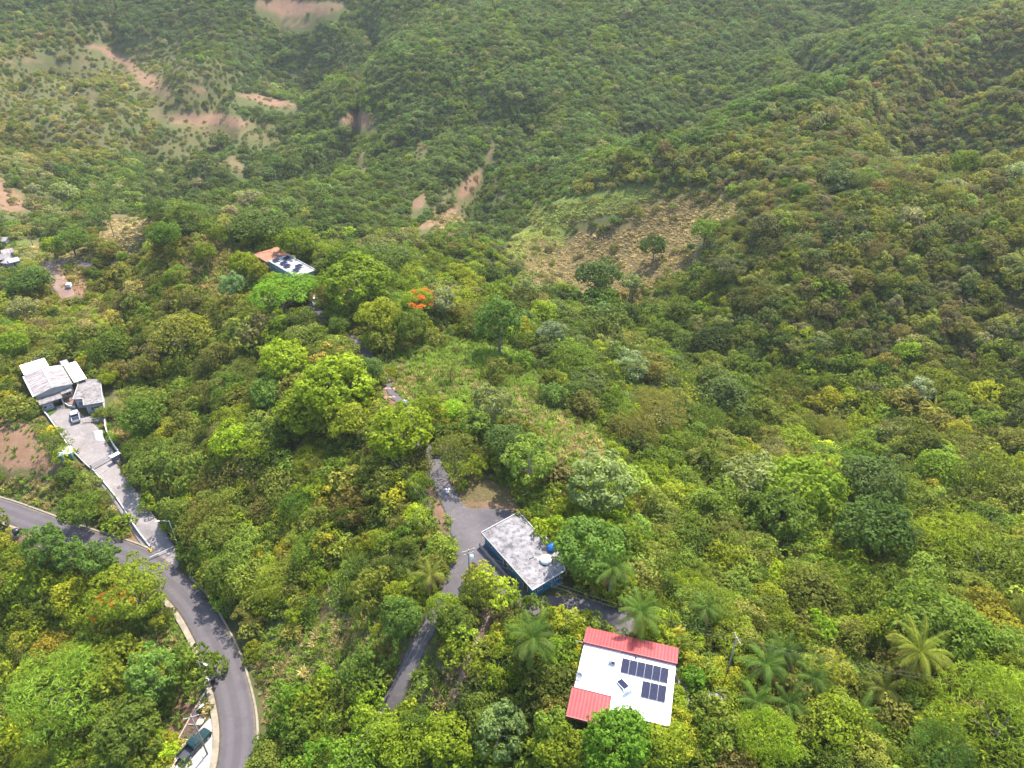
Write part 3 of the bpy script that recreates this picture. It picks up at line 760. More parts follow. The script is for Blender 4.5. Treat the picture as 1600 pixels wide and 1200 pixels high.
for sx in (-1, 1):
    m = MB(); x = 6.2 * sx; a, b = sorted((x + .003 * sx, x + .06 * sx)); m.add([(a, 4.35, ZA + .2), (b, 4.35, ZA + .2), (b, 7.3, ZA - .45), (a, 7.3, ZA - .45), (a, 4.35, ZA + .6), (b, 4.35, ZA + .6), (b, 7.3, ZA - .08), (a, 7.3, ZA - .08)], [(0, 1, 5, 4), (1, 2, 6, 5), (2, 3, 7, 6), (3, 0, 4, 7), (4, 5, 6, 7), (3, 2, 1, 0)]); m.build('fascia', RED_D, rt)
rl = sheet_roof('roof_sheet', A, RED_M, -6.35, -1.3, -2.75, ZA + .66, -6.3, ZA + .02)
m = MB(); m.box(-6.38, -1.27, -2.745, -2.68, ZA + .205, ZA + .72); m.build('fascia', RED_D, rl)
m = MB(); m.box(-6.38, -1.27, -6.42, -6.305, ZA - .28, ZA + .06); m.build('gutter', RED_D, rl)
for x in (-6.1, -1.6):
    m = MB(); m.box(x - .1, x + .1, -6.2, -6.0, -.5, ZA - .1); m.build('porch_post', WHITE_P, A)
m = MB(); m.box(-6.3, -1.3, -6.2, -4.25, -.5, -.02); m.build('porch_floor', CONC, A)
S = Side(A, (-5.8, -4.2), (5.8, -4.2))
S.door(2.6); S.window(5.2, 1.5, 1.4, 1.1); S.window(8.4, 1.5, 1.4, 1.1); S.window(10.6, 1.5, 1.0, 1.1); S.window(1.0, 1.5, 1.0, 1.1)
S = Side(A, (5.8, -4.2), (5.8, 6.6)); S.window(2.0, 1.5, 1.2, 1.1); S.window(5.4, 1.5, 1.2, 1.1); S.window(8.6, 1.5, 1.0, 1.1)
S = Side(A, (-5.8, 6.6), (-5.8, -4.2)); S.window(2.5, 1.5, 1.2, 1.1); S.window(6.5, 1.5, 1.2, 1.1)

def aw(x, y, z=0.0, c=A_C, rot=A_ROT):
    return (c[0] + x * math.cos(rot) - y * math.sin(rot), c[1] + x * math.sin(rot) + y * math.cos(rot), z)
def pv_material():
    m = NT('solar_cells')
    v = m.coord((1, 1, 1))
    b = m.n('ShaderNodeTexBrick'); b.offset = 0.0
    b.inputs['Scale'].default_value = 1.0; b.inputs['Mortar Size'].default_value = .006; b.inputs['Brick Width'].default_value = .16; b.inputs['Row Height'].default_value = .16
    b.inputs['Color1'].default_value = (.014, .017, .042, 1); b.inputs['Color2'].default_value = (.018, .021, .052, 1); b.inputs['Mortar'].default_value = (.05, .055, .085, 1)
    m.l(v, b.inputs['Vector'])
    return m.done(m.bsdf(b.outputs['Color'], .4, .03))
PV = pv_material()
pvf = MB()
for a in ((-.5, .5, -.98, -.963), (-.5, .5, .963, .98), (-.5, -.485, -.963, .963), (.485, .5, -.963, .963)): pvf.box(a[0], a[1], a[2], a[3], 0, .045)
PV_FRAME = pvf.mesh('frame'); PV_FRAME.materials.append(plain('panel_frame', (.22, .22, .23), .5, .4, .3))
pvc = MB(); pvc.box(-.484, .484, -.962, .962, .005, .038); PV_CELL = pvc.mesh('cells'); PV_CELL.materials.append(PV)
pvl = [MB(), MB()]
pvl[0].box(-.35, -.31, -.9, -.86, -.16, .001); pvl[1].box(-.35, -.31, .86, .9, -.42, .001)
def pv(x, y, label, group, sy=1.0, tilt=7, c=A_C, rot=A_ROT, z=None, sx=1.0):
    e = empty('solar_collector', aw(x, y, (ZA + .38) if z is None else z, c, rot), rot, label=label, cat='solar panel', group=group)
    e.rotation_euler = (R(tilt), 0, rot)
    o = put0('frame', PV_FRAME, e); o.scale = (sx, sy, 1); o = put0('cells', PV_CELL, e); o.scale = (sx, sy, 1)
    for yy, h in ((-.85 * sy, .38 - .12 * sy), (.85 * sy, .38 + .10 * sy)):
        l = MB(); l.box(-.44 * sx, -.40 * sx, yy - .03, yy + .03, -h + (.14 if yy < 0 else -.03), .001); l.build('leg', STEEL, e)
        l = MB(); l.box(.40 * sx, .44 * sx, yy - .03, yy + .03, -h + (.14 if yy < 0 else -.03), .001); l.build('leg', STEEL, e)
    return e
def put0(name, me, parent):
    o = bpy.data.objects.new(name, me); COL.objects.link(o); o.parent = parent; return o
ordn = ['first', 'second', 'third', 'fourth', 'fifth', 'sixth']
for k in range(6): pv(2.25 - 2.5 * 1.01 + k * 1.01, 2.26, f'{ordn[k]} solar panel from the left in the row of six on the white roof', 'solar panels on the white roof', 1.05)
for k in range(3): pv(3.72 - 1.01 + k * 1.01, -.45, ['left', 'middle', 'right'][k] + ' solar panel of the row of three on the white roof', 'solar panels on the white roof', 1.13)
# solar water heater
e = empty('solar_water_heater', aw(-.12, -.55, ZA + .2), R(32), label='tilted solar water heater with white tank on the white roof', cat='water heater')
TANK_W = plain('white_enamel', (.72, .72, .72), .35, .5)
m = MB(); m.add([(-.45, .85, .12), (.45, .85, .12), (.45, -.75, .34), (-.45, -.75, .34), (-.45, .85, .22), (.45, .85, .22), (.45, -.75, .44), (-.45, -.75, .44)], [(3, 2, 1, 0), (4, 7, 6, 5), (0, 1, 5, 4), (2, 3, 7, 6), (1, 2, 6, 5), (3, 0, 4, 7)][0:6])
m.build('collector', STEEL, e)
m = MB(); m.add([(-.40, .80, .232), (.40, .80, .232), (.40, -.70, .428), (-.40, -.70, .428), (-.40, .80, .242), (.40, .80, .242), (.40, -.70, .440), (-.40, -.70, .440)], [(3, 2, 1, 0), (4, 5, 6, 7), (0, 1, 5, 4), (2, 3, 7, 6), (1, 2, 6, 5), (3, 0, 4, 7)]); m.build('absorber', PV, e)
m = MB(); m.tube([(-.72, -.98, .6), (-.68, -.98, .6), (.68, -.98, .6), (.72, -.98, .6)], [.16, .24, .24, .16], 14); m.build('tank', TANK_W, e)
for x in (-.5, .5):
    m = MB(); m.box(x - .025, x + .025, -1.0, -.95, .004, .4); m.build('leg', STEEL, e)
    m = MB(); m.box(x - .025, x + .025, .8, .85, .004, .14); m.build('leg', STEEL, e)
# roof clutter
e = empty('air_conditioner', aw(-2.0, 2.35, ZA + .2), A_ROT, label='grey air conditioner unit on the white roof', cat='air conditioner')
m = MB(); m.bbox(-.45, .45, -.2, .2, .08, .68, .03); m.build('casing', plain('ac_grey', (.45, .45, .44), .5), e)
m = MB(); m.tube([(.1, -.235, .38), (.1, -.205, .38)], [.22, .22], 14); m.build('fan_grille', DARK_M, e)
for x in (-.35, .3):
    m = MB(); m.box(x, x + .06, -.25, .25, .004, .079); m.build('foot', DARK_M, e)
e = empty('satellite_dish', aw(-5.75, -.9, ZA + .2), A_ROT, label='grey satellite dish at the left edge of the white roof', cat='satellite dish')
m = MB(); m.lathe([(.02, 0), (.2, .03), (.36, .1), (.42, .15), (.40, .15), (.2, .05)], 18); o = m.build('dish', plain('dish_grey', (.3, .3, .31), .5), e); o.rotation_euler = (R(38), R(-10), 0); o.location = (0, 0, .5)
m = MB(); m.tube([(0, 0, .002), (0, 0, .52)], .03, 6); m.build('mast', STEEL, e)
m = MB(); m.tube([(0, .0, .5), (0, -.4, .85)], .015, 5); m.build('feed_arm', STEEL, e)
e = empty('roof_vent', aw(.9, 4.0, ZA + .2), A_ROT, label='small round vent under the long red roof edge', cat='roof vent')
m = MB(); m.tube([(0, 0, 0), (0, 0, .25)], .07, 8); m.build('pipe', STEEL, e); m = MB(); m.lathe([(.05, .251), (.17, .26), (.15, .34), (.04, .4)], 12); m.build('cap', DARK_M, e)
e = empty('pipe_stub', aw(-1.3, 3.7, ZA + .2), A_ROT, label='thin white standpipe beside the long red roof edge', cat='pipe'); m = MB(); m.tube([(0, 0, 0), (0, 0, .9)], .03, 6); m.build('pipe', WHITE_P, e)
e = empty('drain_pipe', aw(-6.1, 4.35, ZA + .25), A_ROT, label='white pipe sticking out at the corner of the long red roof', cat='pipe'); m = MB(); m.tube([(.3, 0, .02), (-1.3, .15, .02)], .035, 6); m.build('pipe', WHITE_P, e)
e = empty('roof_pipe', aw(-5.55, 1.2, ZA + .2), A_ROT, label='run of grey conduit along the left edge of the white roof', cat='pipe'); m = MB(); m.tube([(0, 1.0, .03), (0, -.6, .03), (.05, -1.0, .03)], .025, 5); m.build('pipe', STEEL, e)

# ------------------------------------------------------------------ B: teal house with stained flat roof
def centred(poly, c): return [(p[0] - c[0], p[1] - c[1]) for p in poly]
BZ = -.3; BH = 2.5
bc = (1.8, 78.5)
k_ = (CAM_Z - (BZ + BH)) / (CAM_Z - 3.0)
_zb = lambda x, y: tuple(ptz(730 + x * 180 / 1271, 780 + y * 170 / 1200, BZ + BH)[:2])
broof = ccw([_zb(150, 370), _zb(720, 1010), _zb(1085, 790), _zb(1022, 575), _zb(868, 420), _zb(838, 436), _zb(572, 140)])
B = empty('house', (*bc, BZ), 0, label='teal house with stained grey flat roof and two water tanks', cat='house', group='houses')
bl = ccw(centred(broof, bc))
m = MB(); m.prism(bl, BH - .2, BH); m.build('roof_slab', ROOF_B, B)
bi = inset([bl[0], bl[1], bl[2], bl[6]] if True else bl, .45)
bi = inset(ccw(centred([_zb(150, 370), _zb(720, 1010), _zb(1085, 790), _zb(572, 140)], bc)), .45)
m = MB(); ring(m, bi, inset(bi, .15), -.5, BH - .203); m.build('wall', BLUE_W, B)
m = MB(); m.prism(inset(bi, .25), -.4, .06); m.build('floor', CONC, B)
# low white kerbs round the roof edge
for i in range(len(bl)):
    a, b = Vector(bl[i]), Vector(bl[(i + 1) % len(bl)]); d = (b - a); L_ = d.length; mm = MB()
    mm.box(.01, L_ - .13, .004, .12, BH + .002, BH + (.16 if i > 1 else .10)); o = mm.build('roof_kerb', WHITE_P if i != 0 else CREAM_W, B); o.location = (a.x, a.y, 0); o.rotation_euler = (0, 0, math.atan2(d.y, d.x))
# bi order is counter-clockwise: find the front (south-east) and left (south-west) walls
for i in range(4):
    a, b = bi[i], bi[(i + 1) % 4]
    d = Vector((b[0] - a[0], b[1] - a[1])); ang = math.degrees(math.atan2(d.y, d.x))
    S = Side(B, a, b)
    if d.length < 9 and d.x > 0:                            # front wall facing the lane end
        S.window(1.3, 1.35, .9, .75); S.window(4.6, 1.5, 1.0, .75); S.box('downpipe', WHITE_P, .35, .42, .003, .07, .02, BH - .21); S.box('downpipe', WHITE_P, 3.6, 3.66, .003, .07, .02, BH - .21)
        S.box('plinth', CONC, -.1, S.L + .1, .004, .5, -.3, .03)
    elif d.length > 9 and d.y < 0:                          # long wall on the lane side: open gallery, railing and doors
        for k in range(4): S.window(1.6 + k * 2.9, 1.45, 1.2, 1.0, 2, WHITE_P)
        S.door(11.4)
        S.door(6.0)
        S.box('gallery_floor', CONC, .0, S.L * .75, .004, 1.25, -.3, .06)
        S.box('railing', GREY_W, .1, S.L * .62, 1.1, 1.18, .061, .95)
        for k in range(5): S.box('gallery_post', GREY_W, .1 + k * 2.0, .22 + k * 2.0, .98, 1.098, .061, .97)
    elif d.length > 9:
        for k in range(4): S.window(1.6 + k * 2.9, 1.45, 1.1, .9)
        S.box('step', CONC, 2.0, 9.0, .004, 1.6, -.3, .02)
    else:
        S.window(1.5, 1.45, 1.1, .9); S.door(4.2)
def btank(u, v, label, r, h, mat, lidmat, name='water_tank'):
    p = ptz(u, v, BZ + BH + h * .5)
    e = empty(name, (p[0], p[1], BZ + BH), 0, label=label, cat='water tank', group='water tanks')
    m = MB(); m.lathe([(r * .96, .002), (r, .06), (r, h * .45), (r * 1.02, h * .5), (r, h * .55), (r, h - .08), (r * .93, h)], 28); m.build('body', mat, e)
    m = MB(); m.lathe([(r * .9, h + .001), (r * .7, h + .06), (r * .3, h + .12), (r * .28, h + .16), (.02, h + .17)], 28); m.build('lid', lidmat, e)
    return e
TANK_B = plain('blue_plastic', (.01, .14, .55), .4, .5)
btank(730 + 868 * 180 / 1271, 780 + 665 * 170 / 1200, 'broad white round water tank on the stained flat roof', .92, .55, TANK_W, TANK_W)
btank(730 + 933 * 180 / 1271, 780 + 530 * 170 / 1200, 'bright blue plastic water tank at the edge of the stained flat roof', .64, .85, TANK_B, TANK_B)
p = ptz(830, 872, BZ + BH + .02)
e = empty('roof_hatch', (p[0], p[1], BZ + BH), R(30), label='small dark hatch on the stained flat roof', cat='roof hatch'); m = MB(); m.bbox(-.45, .45, -.12, .12, .002, .1, .02); m.build('cover', DARK_M, e); m = MB(); m.box(-.5, -.46, -.1, .1, .002, .05); m.build('hinge', STEEL, e)

# ------------------------------------------------------------------ C: far house with terracotta hip roof and flat solar roof
CZ0 = -4.3; CH = 3.2
C_ = empty('house', (*C_C, CZ0), C_ROT, label='far house with terracotta sheet roof, white flat roof and turquoise walls', cat='house', group='houses')
m = MB(); m.bbox(-7.4, 7.6, -3.1, 3.1, CH, CH + .22, .03); m.build('roof_slab', ROOF_C, C_)
m = MB(); m.box(-7.4, 7.6, 2.95, 3.1, CH + .222, CH + .5); m.build('parapet', WHITE_P, C_)
ow = [(-7.1, -2.8), (7.3, -2.8), (7.3, 2.8), (-7.1, 2.8)]
m = MB(); ring(m, ow, inset(ow, .15), -.6, CH - .003); m.build('wall', TURQ_W, C_)
ow2 = [(-13.8, -2.6), (-7.105, -2.6), (-7.105, 3.0), (-13.8, 3.0)]
m = MB(); ring(m, ow2, inset(ow2, .15), -.6, CH - .3); m.build('wall', CREAM_W, C_)
m = MB()
b_ = [(-15.6, -3.6, CH - .1), (-7.42, -3.6, CH - .1), (-7.42, 4.2, CH - .1), (-15.6, 4.2, CH - .1), (-12.6, .3, CH + .42), (-7.42, .3, CH + .42)]
m.add(b_, [(0, 1, 5, 4), (2, 3, 4, 5), (3, 0, 4), (1, 2, 5), (3, 2, 1, 0)]); rf = m.build('hip_roof', TERRA, C_)
m = MB(); m.tube([(-12.6, .3, CH + .44), (-7.44, .3, CH + .44)], .1, 6); m.build('ridge_cap', TERRA, rf)
for q in ((-15.6, -3.6), (-15.6, 4.2)):
    m = MB(); m.tube([(q[0], q[1], CH - .06), (-12.6, .3, CH + .44)], .08, 6); m.build('ridge_cap', TERRA, rf)
S = Side(C_, (-7.1, -2.8), (7.3, -2.8)); S.window(2, 1.5, 1.3, 1.1); S.window(5.5, 1.5, 1.3, 1.1); S.door(8.2); S.window(11, 1.5, 1.3, 1.1)
S = Side(C_, (7.3, -2.8), (7.3, 2.8)); S.window(1.6, 1.5, 1.1, 1.0); S.door(4.0)
S.box('terrace', CONC_NEW, -.6, 6.2, .004, 4.2, -.6, .02); S.box('awning', WHITE_P, .2, 2.6, .004, 1.3, 2.3, 2.4)
S = Side(C_, (-13.8, -2.6), (-7.105, -2.6)); S.window(2, 1.4, 1.2, 1.0); S.window(5, 1.4, 1.2, 1.0)
for i, (x, y, lab) in enumerate(((-5.6, -1.6, 'next to the terracotta roof, near edge'), (-4.6, 1.3, 'next to the terracotta roof, far edge'), (-2.2, -1.1, 'left of the middle of the far flat roof'), (.2, -1.4, 'right of the middle of the far flat roof'), (2.6, .9, 'by the parapet of the far flat roof'), (4.4, -1.0, 'nearest the turquoise end wall of the far flat roof'))):
    pv(x, y, 'dark solar panel ' + lab, 'solar panels on the far house', .95, 6, C_C, C_ROT, CZ0 + CH + .62, 1.9)

# ------------------------------------------------------------------ D: grey house group above the driveway
DZ = -20.0; DH = 3.9; D_ROT_ = R(-50); dc = (-119.3, 154.8)
D_ = empty('house', (*dc, DZ), D_ROT_, label='pale house with rust-streaked gable roof and two bright white roofs', cat='house', group='houses')
ow = [(-5.6, -4.1), (5.6, -4.1), (5.6, 4.1), (-5.6, 4.1)]
m = MB(); ring(m, ow, inset(ow, .15), -.6, DH - .08); m.build('wall', CREAM_W, D_)
for sg, nm in ((-1, 'roof_sheet'), (1, 'roof_sheet')):
    sheet_roof_o = MB()
    m = MB(); n = 27; vs = []
    for (y, z) in ((sg * 4.4, DH - .05), (sg * .03, DH + .75)):
        for k in range(n): vs.append((-5.95 + 11.9 * k / (n - 1), y, z + (.05 if k % 2 else 0)))
    for (y, z) in ((sg * 4.4, DH - .12), (sg * .03, DH + .68)):
        for k in range(n): vs.append((-5.95 + 11.9 * k / (n - 1), y, z))
    fs = [(k, k + 1, n + k + 1, n + k) for k in range(n - 1)] + [(2 * n + k + 1, 2 * n + k, 3 * n + k, 3 * n + k + 1) for k in range(n - 1)] + [(k + 1, k, 2 * n + k, 2 * n + k + 1) for k in range(n - 1)]
    if sg > 0: fs = [f[::-1] for f in fs]
    o = m.add(vs, fs).build(nm, ROOF_D, D_)
m = MB(); m.box(-5.97, 5.97, -.16, .16, DH + .77, DH + .86); m.build('ridge_cap', WHITE_P, D_)
m = MB(); m.box(-5.97, 5.97, -4.75, -4.42, DH - .2, DH - .02); m.build('gutter', WHITE_P, D_)
for x in (5.98,):
    for sg in (-1, 1):
        m = MB(); m.add([(x, sg * 4.4, DH - .2), (x, 0, DH + .6), (x, 0, DH + .85), (x, sg * 4.4, DH + .05), (x + .08, sg * 4.4, DH - .2), (x + .08, 0, DH + .6), (x + .08, 0, DH + .85), (x + .08, sg * 4.4, DH + .05)], [(0, 3, 2, 1), (4, 5, 6, 7), (2, 3, 7, 6), (0, 1, 5, 4)]); m.build('barge_board', WHITE_P, D_)
m = MB(); m.add([(5.59, -4.1, DH - .09), (5.59, 4.1, DH - .09), (5.59, 0, DH + .66), (5.45, -4.1, DH - .09), (5.45, 4.1, DH - .09), (5.45, 0, DH + .66)], [(0, 1, 2), (5, 4, 3), (1, 4, 5, 2), (0, 2, 5, 3), (0, 3, 4, 1)]); m.build('gable', CREAM_W, D_)
m = MB(); m.bbox(-12.1, -6.1, -4.3, 1.7, DH + .02, DH + .2, .03); w1 = m.build('flat_roof', WHITE, D_)
ow = [(-11.8, -4.0), (-6.0, -4.0), (-6.0, 1.4), (-11.8, 1.4)]; m = MB(); ring(m, ow, inset(ow, .15), -.6, DH + .017); m.build('wall', CREAM_W, D_)
m = MB(); m.bbox(-5.4, 5.4, 4.78, 7.8, DH - .25, DH - .08, .03); m.build('flat_roof', WHITE, D_)
for x in (-5.0, 0, 5.0):
    m = MB(); m.box(x - .1, x + .1, 7.4, 7.6, -.4, DH - .252); m.build('post', WHITE_P, D_)
m = MB(); m.box(-8.5, -5.5, 4.45, 6.2, DH - .5, DH - .35); m.build('lean_to_roof', STEEL, D_)
m = MB(); m.bbox(5.65, 8.9, -4.2, 1.0, 2.5, 2.68, .02); m.build('porch_roof', ROOF_D2, D_)
m = MB(); m.bbox(5.65, 7.6, 1.05, 3.6, 2.75, 2.9, .02); m.build('porch_roof', ROOF_D2, D_)
ow = [(5.605, -4.0), (8.6, -4.0), (8.6, -1.4), (5.605, -1.4)]; m = MB(); ring(m, ow, inset(ow, .12), -.5, 2.496); m.build('wall', GREY_W, D_)
for q in ((8.6, .7), (7.4, 3.3)):
    m = MB(); m.box(q[0] - .1, q[0] + .1, q[1] - .1, q[1] + .1, -.4, 2.49 if q[0] > 8 else 2.74); m.build('post', WHITE_P, D_)
for k in range(4):
    m = MB(); m.box(8.7 + k * .35, 9.04 + k * .35, -1.2, .6, -.4, .62 - k * .15); m.build('step', ROOF_D2, D_)
S = Side(D_, (5.6, -4.1), (5.6, 4.1)); S.window(5.6, 3.1, .5, .4, 1); S.window(6.5, 3.1, .5, .4, 1); S.door(4.6, 1.0, 2.1); S.window(6.8, 1.4, 1.2, 1.0)
S = Side(D_, (8.6, -4.0), (8.6, -1.4)); S.window(.8, 1.5, .8, .8, 1); S.window(1.9, 1.5, .6, .6, 1)
S = Side(D_, (-11.8, -4.0), (5.6, -4.1))
for k in range(4): S.window(2 + k * 4, 2.2, 1.2, 1.0)
e = empty('water_tank', aw(-13.6, -.5, DZ, dc, D_ROT_), 0, label='black round water tank behind the white roofed wing', cat='water tank', group='water tanks')
BLACK_P = plain('black_plastic', (.015, .015, .018), .4, .5)
m = MB(); m.lathe([(.9, 2.3), (.92, 2.5), (.92, 3.7), (.8, 3.95), (.35, 4.15), (.3, 4.3), (.02, 4.32)], 20); m.build('body', BLACK_P, e)
m = MB(); m.box(-1.1, 1.1, -1.1, 1.1, -.5, 2.298); m.build('stand', CREAM_W, e)
# small grey house
sc_ = (-106.6, 150.2)
sp = ccw([(p[0] - sc_[0], p[1] - sc_[1]) for p in [(-112.24, 156.17), (-106.8, 156.37), (-101.4, 146.2), (-105.65, 144.79), (-107.2, 147.6), (-109.57, 147.34)]])
E_ = empty('house', (*sc_, DZ), 0, label='small pale house with mossy flat roof beside the concrete yard', cat='house', group='houses')
m = MB(); m.prism(sp, 2.75, 2.95); m.build('roof_slab', ROOF_D2, E_)
si = inset(sp, .35); m = MB(); ring(m, si, inset(si, .12), -.5, 2.747); m.build('wall', GREY_W, E_)
for i in range(len(si)):
    a, b = si[i], si[(i + 1) % len(si)]; d = Vector((b[0] - a[0], b[1] - a[1])); S = Side(E_, a, b)
    if d.x > 0 and S.L > 2: S.window(S.L * .5, 1.4, S.L * .5, 1.1, 3, WHITE_P)
    elif S.L > 5: S.window(S.L * .3, 1.4, 1.2, 1.0); S.window(S.L * .7, 1.4, 1.2, 1.0)
    elif S.L > 2: S.door(S.L * .5)
for i in range(len(sp)):
    a, b = Vector(sp[i]), Vector(sp[(i + 1) % len(sp)]); d = b - a; mm = MB(); mm.box(0.02, d.length - .16, .01, .12, 2.952, 3.07); o = mm.build('roof_kerb', WHITE_P, E_); o.location = (a.x, a.y, 0); o.rotation_euler = (0, 0, math.atan2(d.y, d.x))
# terrace of the small house with white railing
tp = ptz(146, 660, DZ)
T_ = Side(E_, (tp[0] - sc_[0] - 2.2, tp[1] - sc_[1] - .6), (tp[0] - sc_[0] + 2.6, tp[1] - sc_[1] + .4))
T_.box('terrace', CONC, 0, 4.8, -2.4, 0, -.3, .35); T_.box('rail', WHITE_P, 0, 4.8, -.06, .0, 1.2, 1.28)
for k in range(7): T_.box('rail_post', WHITE_P, k * .77, k * .77 + .08, -.06, .0, .352, 1.198)
# ------------------------------------------------------------------ vehicles
def car(name, loc, rz, kind, paint, label, group='parked vehicles'):
    """car with x forward: body, cabin glass, wheels, lights"""
    L_, W_ = {'pickup': (5.3, 1.85), 'suv': (4.6, 1.85)}[kind]
    e = empty(name, loc, rz, label=label, cat='pickup truck' if kind == 'pickup' else 'car', group=group)
    h = L_ / 2; w = W_ / 2
    def loft(secs, nm, mat, par, mi=None):
        # secs: (x, half width bottom, half width top, z0, z1)
        m = MB(); vs = []
        for (x, wb, wt, z0, z1) in secs:
            b = min(.08, (z1 - z0) * .3)
            vs += [(x, -wb, z0), (x, -wb - .02, z0 + (z1 - z0) * .5), (x, -wt, z1 - b), (x, -wt + b, z1), (x, wt - b, z1), (x, wt, z1 - b), (x, wb + .02, z0 + (z1 - z0) * .5), (x, wb, z0)]
        fs = []
        for i in range(len(secs) - 1):
            for k in range(8): fs.append((i * 8 + k, (i + 1) * 8 + k, (i + 1) * 8 + (k + 1) % 8, i * 8 + (k + 1) % 8))
        fs.append(tuple(range(8))); fs.append(tuple((len(secs) - 1) * 8 + k for k in range(7, -1, -1)))
        return m.add(vs, fs).build(nm, mat, par)
    if kind == 'suv':
        bd = loft([(-h, w * .9, w * .86, .45, .85), (-h + .12, w, w * .95, .3, 1.0), (-h + .9, w, w * .96, .28, 1.02), (.3, w, w * .96, .28, 1.0), (h - 1.1, w, w * .95, .28, .98), (h - .3, w * .96, w * .88, .3, .86), (h, w * .8, w * .74, .42, .7)], 'body', paint, e)
        loft([(-h + .1, w * .8, w * .66, .99, 1.1), (-h + .45, w * .86, w * .7, .99, 1.56), (.35, w * .88, w * .72, .99, 1.62), (1.0, w * .86, w * .6, .99, 1.05)], 'cabin_glass', GLASS, e)
        loft([(-h + .5, w * .7, w * .66, 1.561, 1.64), (-.4, w * .73, w * .7, 1.6, 1.70), (.32, w * .72, w * .66, 1.60, 1.66)], 'roof_panel', paint, e)
    else:
        bd = loft([(-h, w * .96, w * .93, .5, 1.0), (-h + .08, w, w * .96, .42, 1.02), (-h + .1, w, w * .96, .42, .62), (-.75, w, w * .96, .42, .62), (-.74, w, w * .96, .36, 1.04), (.9, w, w * .96, .34, 1.02), (h - .9, w, w * .95, .36, 1.0), (h - .15, w * .95, w * .85, .4, .92), (h, w * .85, w * .75, .5, .75)], 'body', paint, e)
        for s_ in (-1, 1):
            m = MB(); a, b = sorted((s_ * (w * .96 - .1), s_ * (w * .97))); m.box(-h + .1, -.75, a, b, .622, 1.03); m.build('bed_side', paint, e)
        m = MB(); m.box(-h + .11, -.76, -w * .84, w * .84, .623, .66); m.build('bed_floor', DARK_M, e)
        loft([(-.72, w * .88, w * .74, 1.03, 1.5), (-.5, w * .9, w * .76, 1.03, 1.62), (.45, w * .9, w * .74, 1.03, 1.62), (1.15, w * .88, w * .62, 1.0, 1.06)], 'cabin_glass', GLASS, e)
        loft([(-.66, w * .76, w * .72, 1.585, 1.66), (-.1, w * .78, w * .74, 1.61, 1.70), (.42, w * .76, w * .70, 1.61, 1.67)], 'roof_panel', paint, e)
    for x in (-h + .95, h - .95):
        for s_ in (-1, 1):
            m = MB(); y = s_ * (w - .1); m.tube([(x, y - .11, .34), (x, y - .1, .34), (x, y + .1, .34), (x, y + .11, .34)], [.28, .34, .34, .28], 14); wh = m.build('wheel', BLACK_P, e)
            m = MB(); m.tube([(x, y + s_ * .112, .34), (x, y + s_ * .125, .34)], .2, 10); m.build('rim', STEEL, wh)
    for s_ in (-1, 1):
        m = MB(); m.box(h - .14, h - .005, s_ * w * .62 - .14, s_ * w * .62 + .14, .62, .78); m.build('headlight', FRAME_W, e)
        m = MB(); m.box(-h - .01, -h + .06, s_ * w * .78 - .09, s_ * w * .78 + .09, .7, .94); m.build('tail_light', RED_D, e)
        m = MB(); m.box(.75, .9, s_ * (w + .02) - .08, s_ * (w + .02) + .08, 1.0, 1.14); m.build('wing_mirror', paint, e)
    m = MB(); m.bbox(h - .08, h + .06, -w * .8, w * .8, .38, .55, .03); m.build('bumper', DARK_M, e)
    return e
GREEN_P = NT('green_car_paint'); GREEN_P = GREEN_P.done(GREEN_P.bsdf((.004, .024, .022), .22, .5))
SILVER_P = NT('silver_car_paint'); SILVER_P = SILVER_P.done(SILVER_P.bsdf((.4, .41, .45), .3, .5))
WHITE_C = NT('white_car_paint'); WHITE_C = WHITE_C.done(WHITE_C.bsdf((.68, .68, .7), .3, .5))
PADZ = -19.95 + .17
p = ptz(304, 1163, PADZ + .7); car('pickup_truck', (p[0], p[1], PADZ), R(62), 'pickup', GREEN_P, 'dark green pickup truck parked on the concrete pad')
p = ptz(117, 650, DZ + .9); car('pickup_truck', (p[0], p[1], float(hgt(p[0], p[1])) + .19), R(123), 'pickup', SILVER_P, 'silver pickup truck with dark bed parked in the concrete yard')
p = ptz(494, 472, -4.0); g = hgt(p[0], p[1]); car('parked_car', (p[0], p[1], float(g) + .12), R(-76), 'suv', WHITE_C, 'white car parked on the dirt track by the far house')

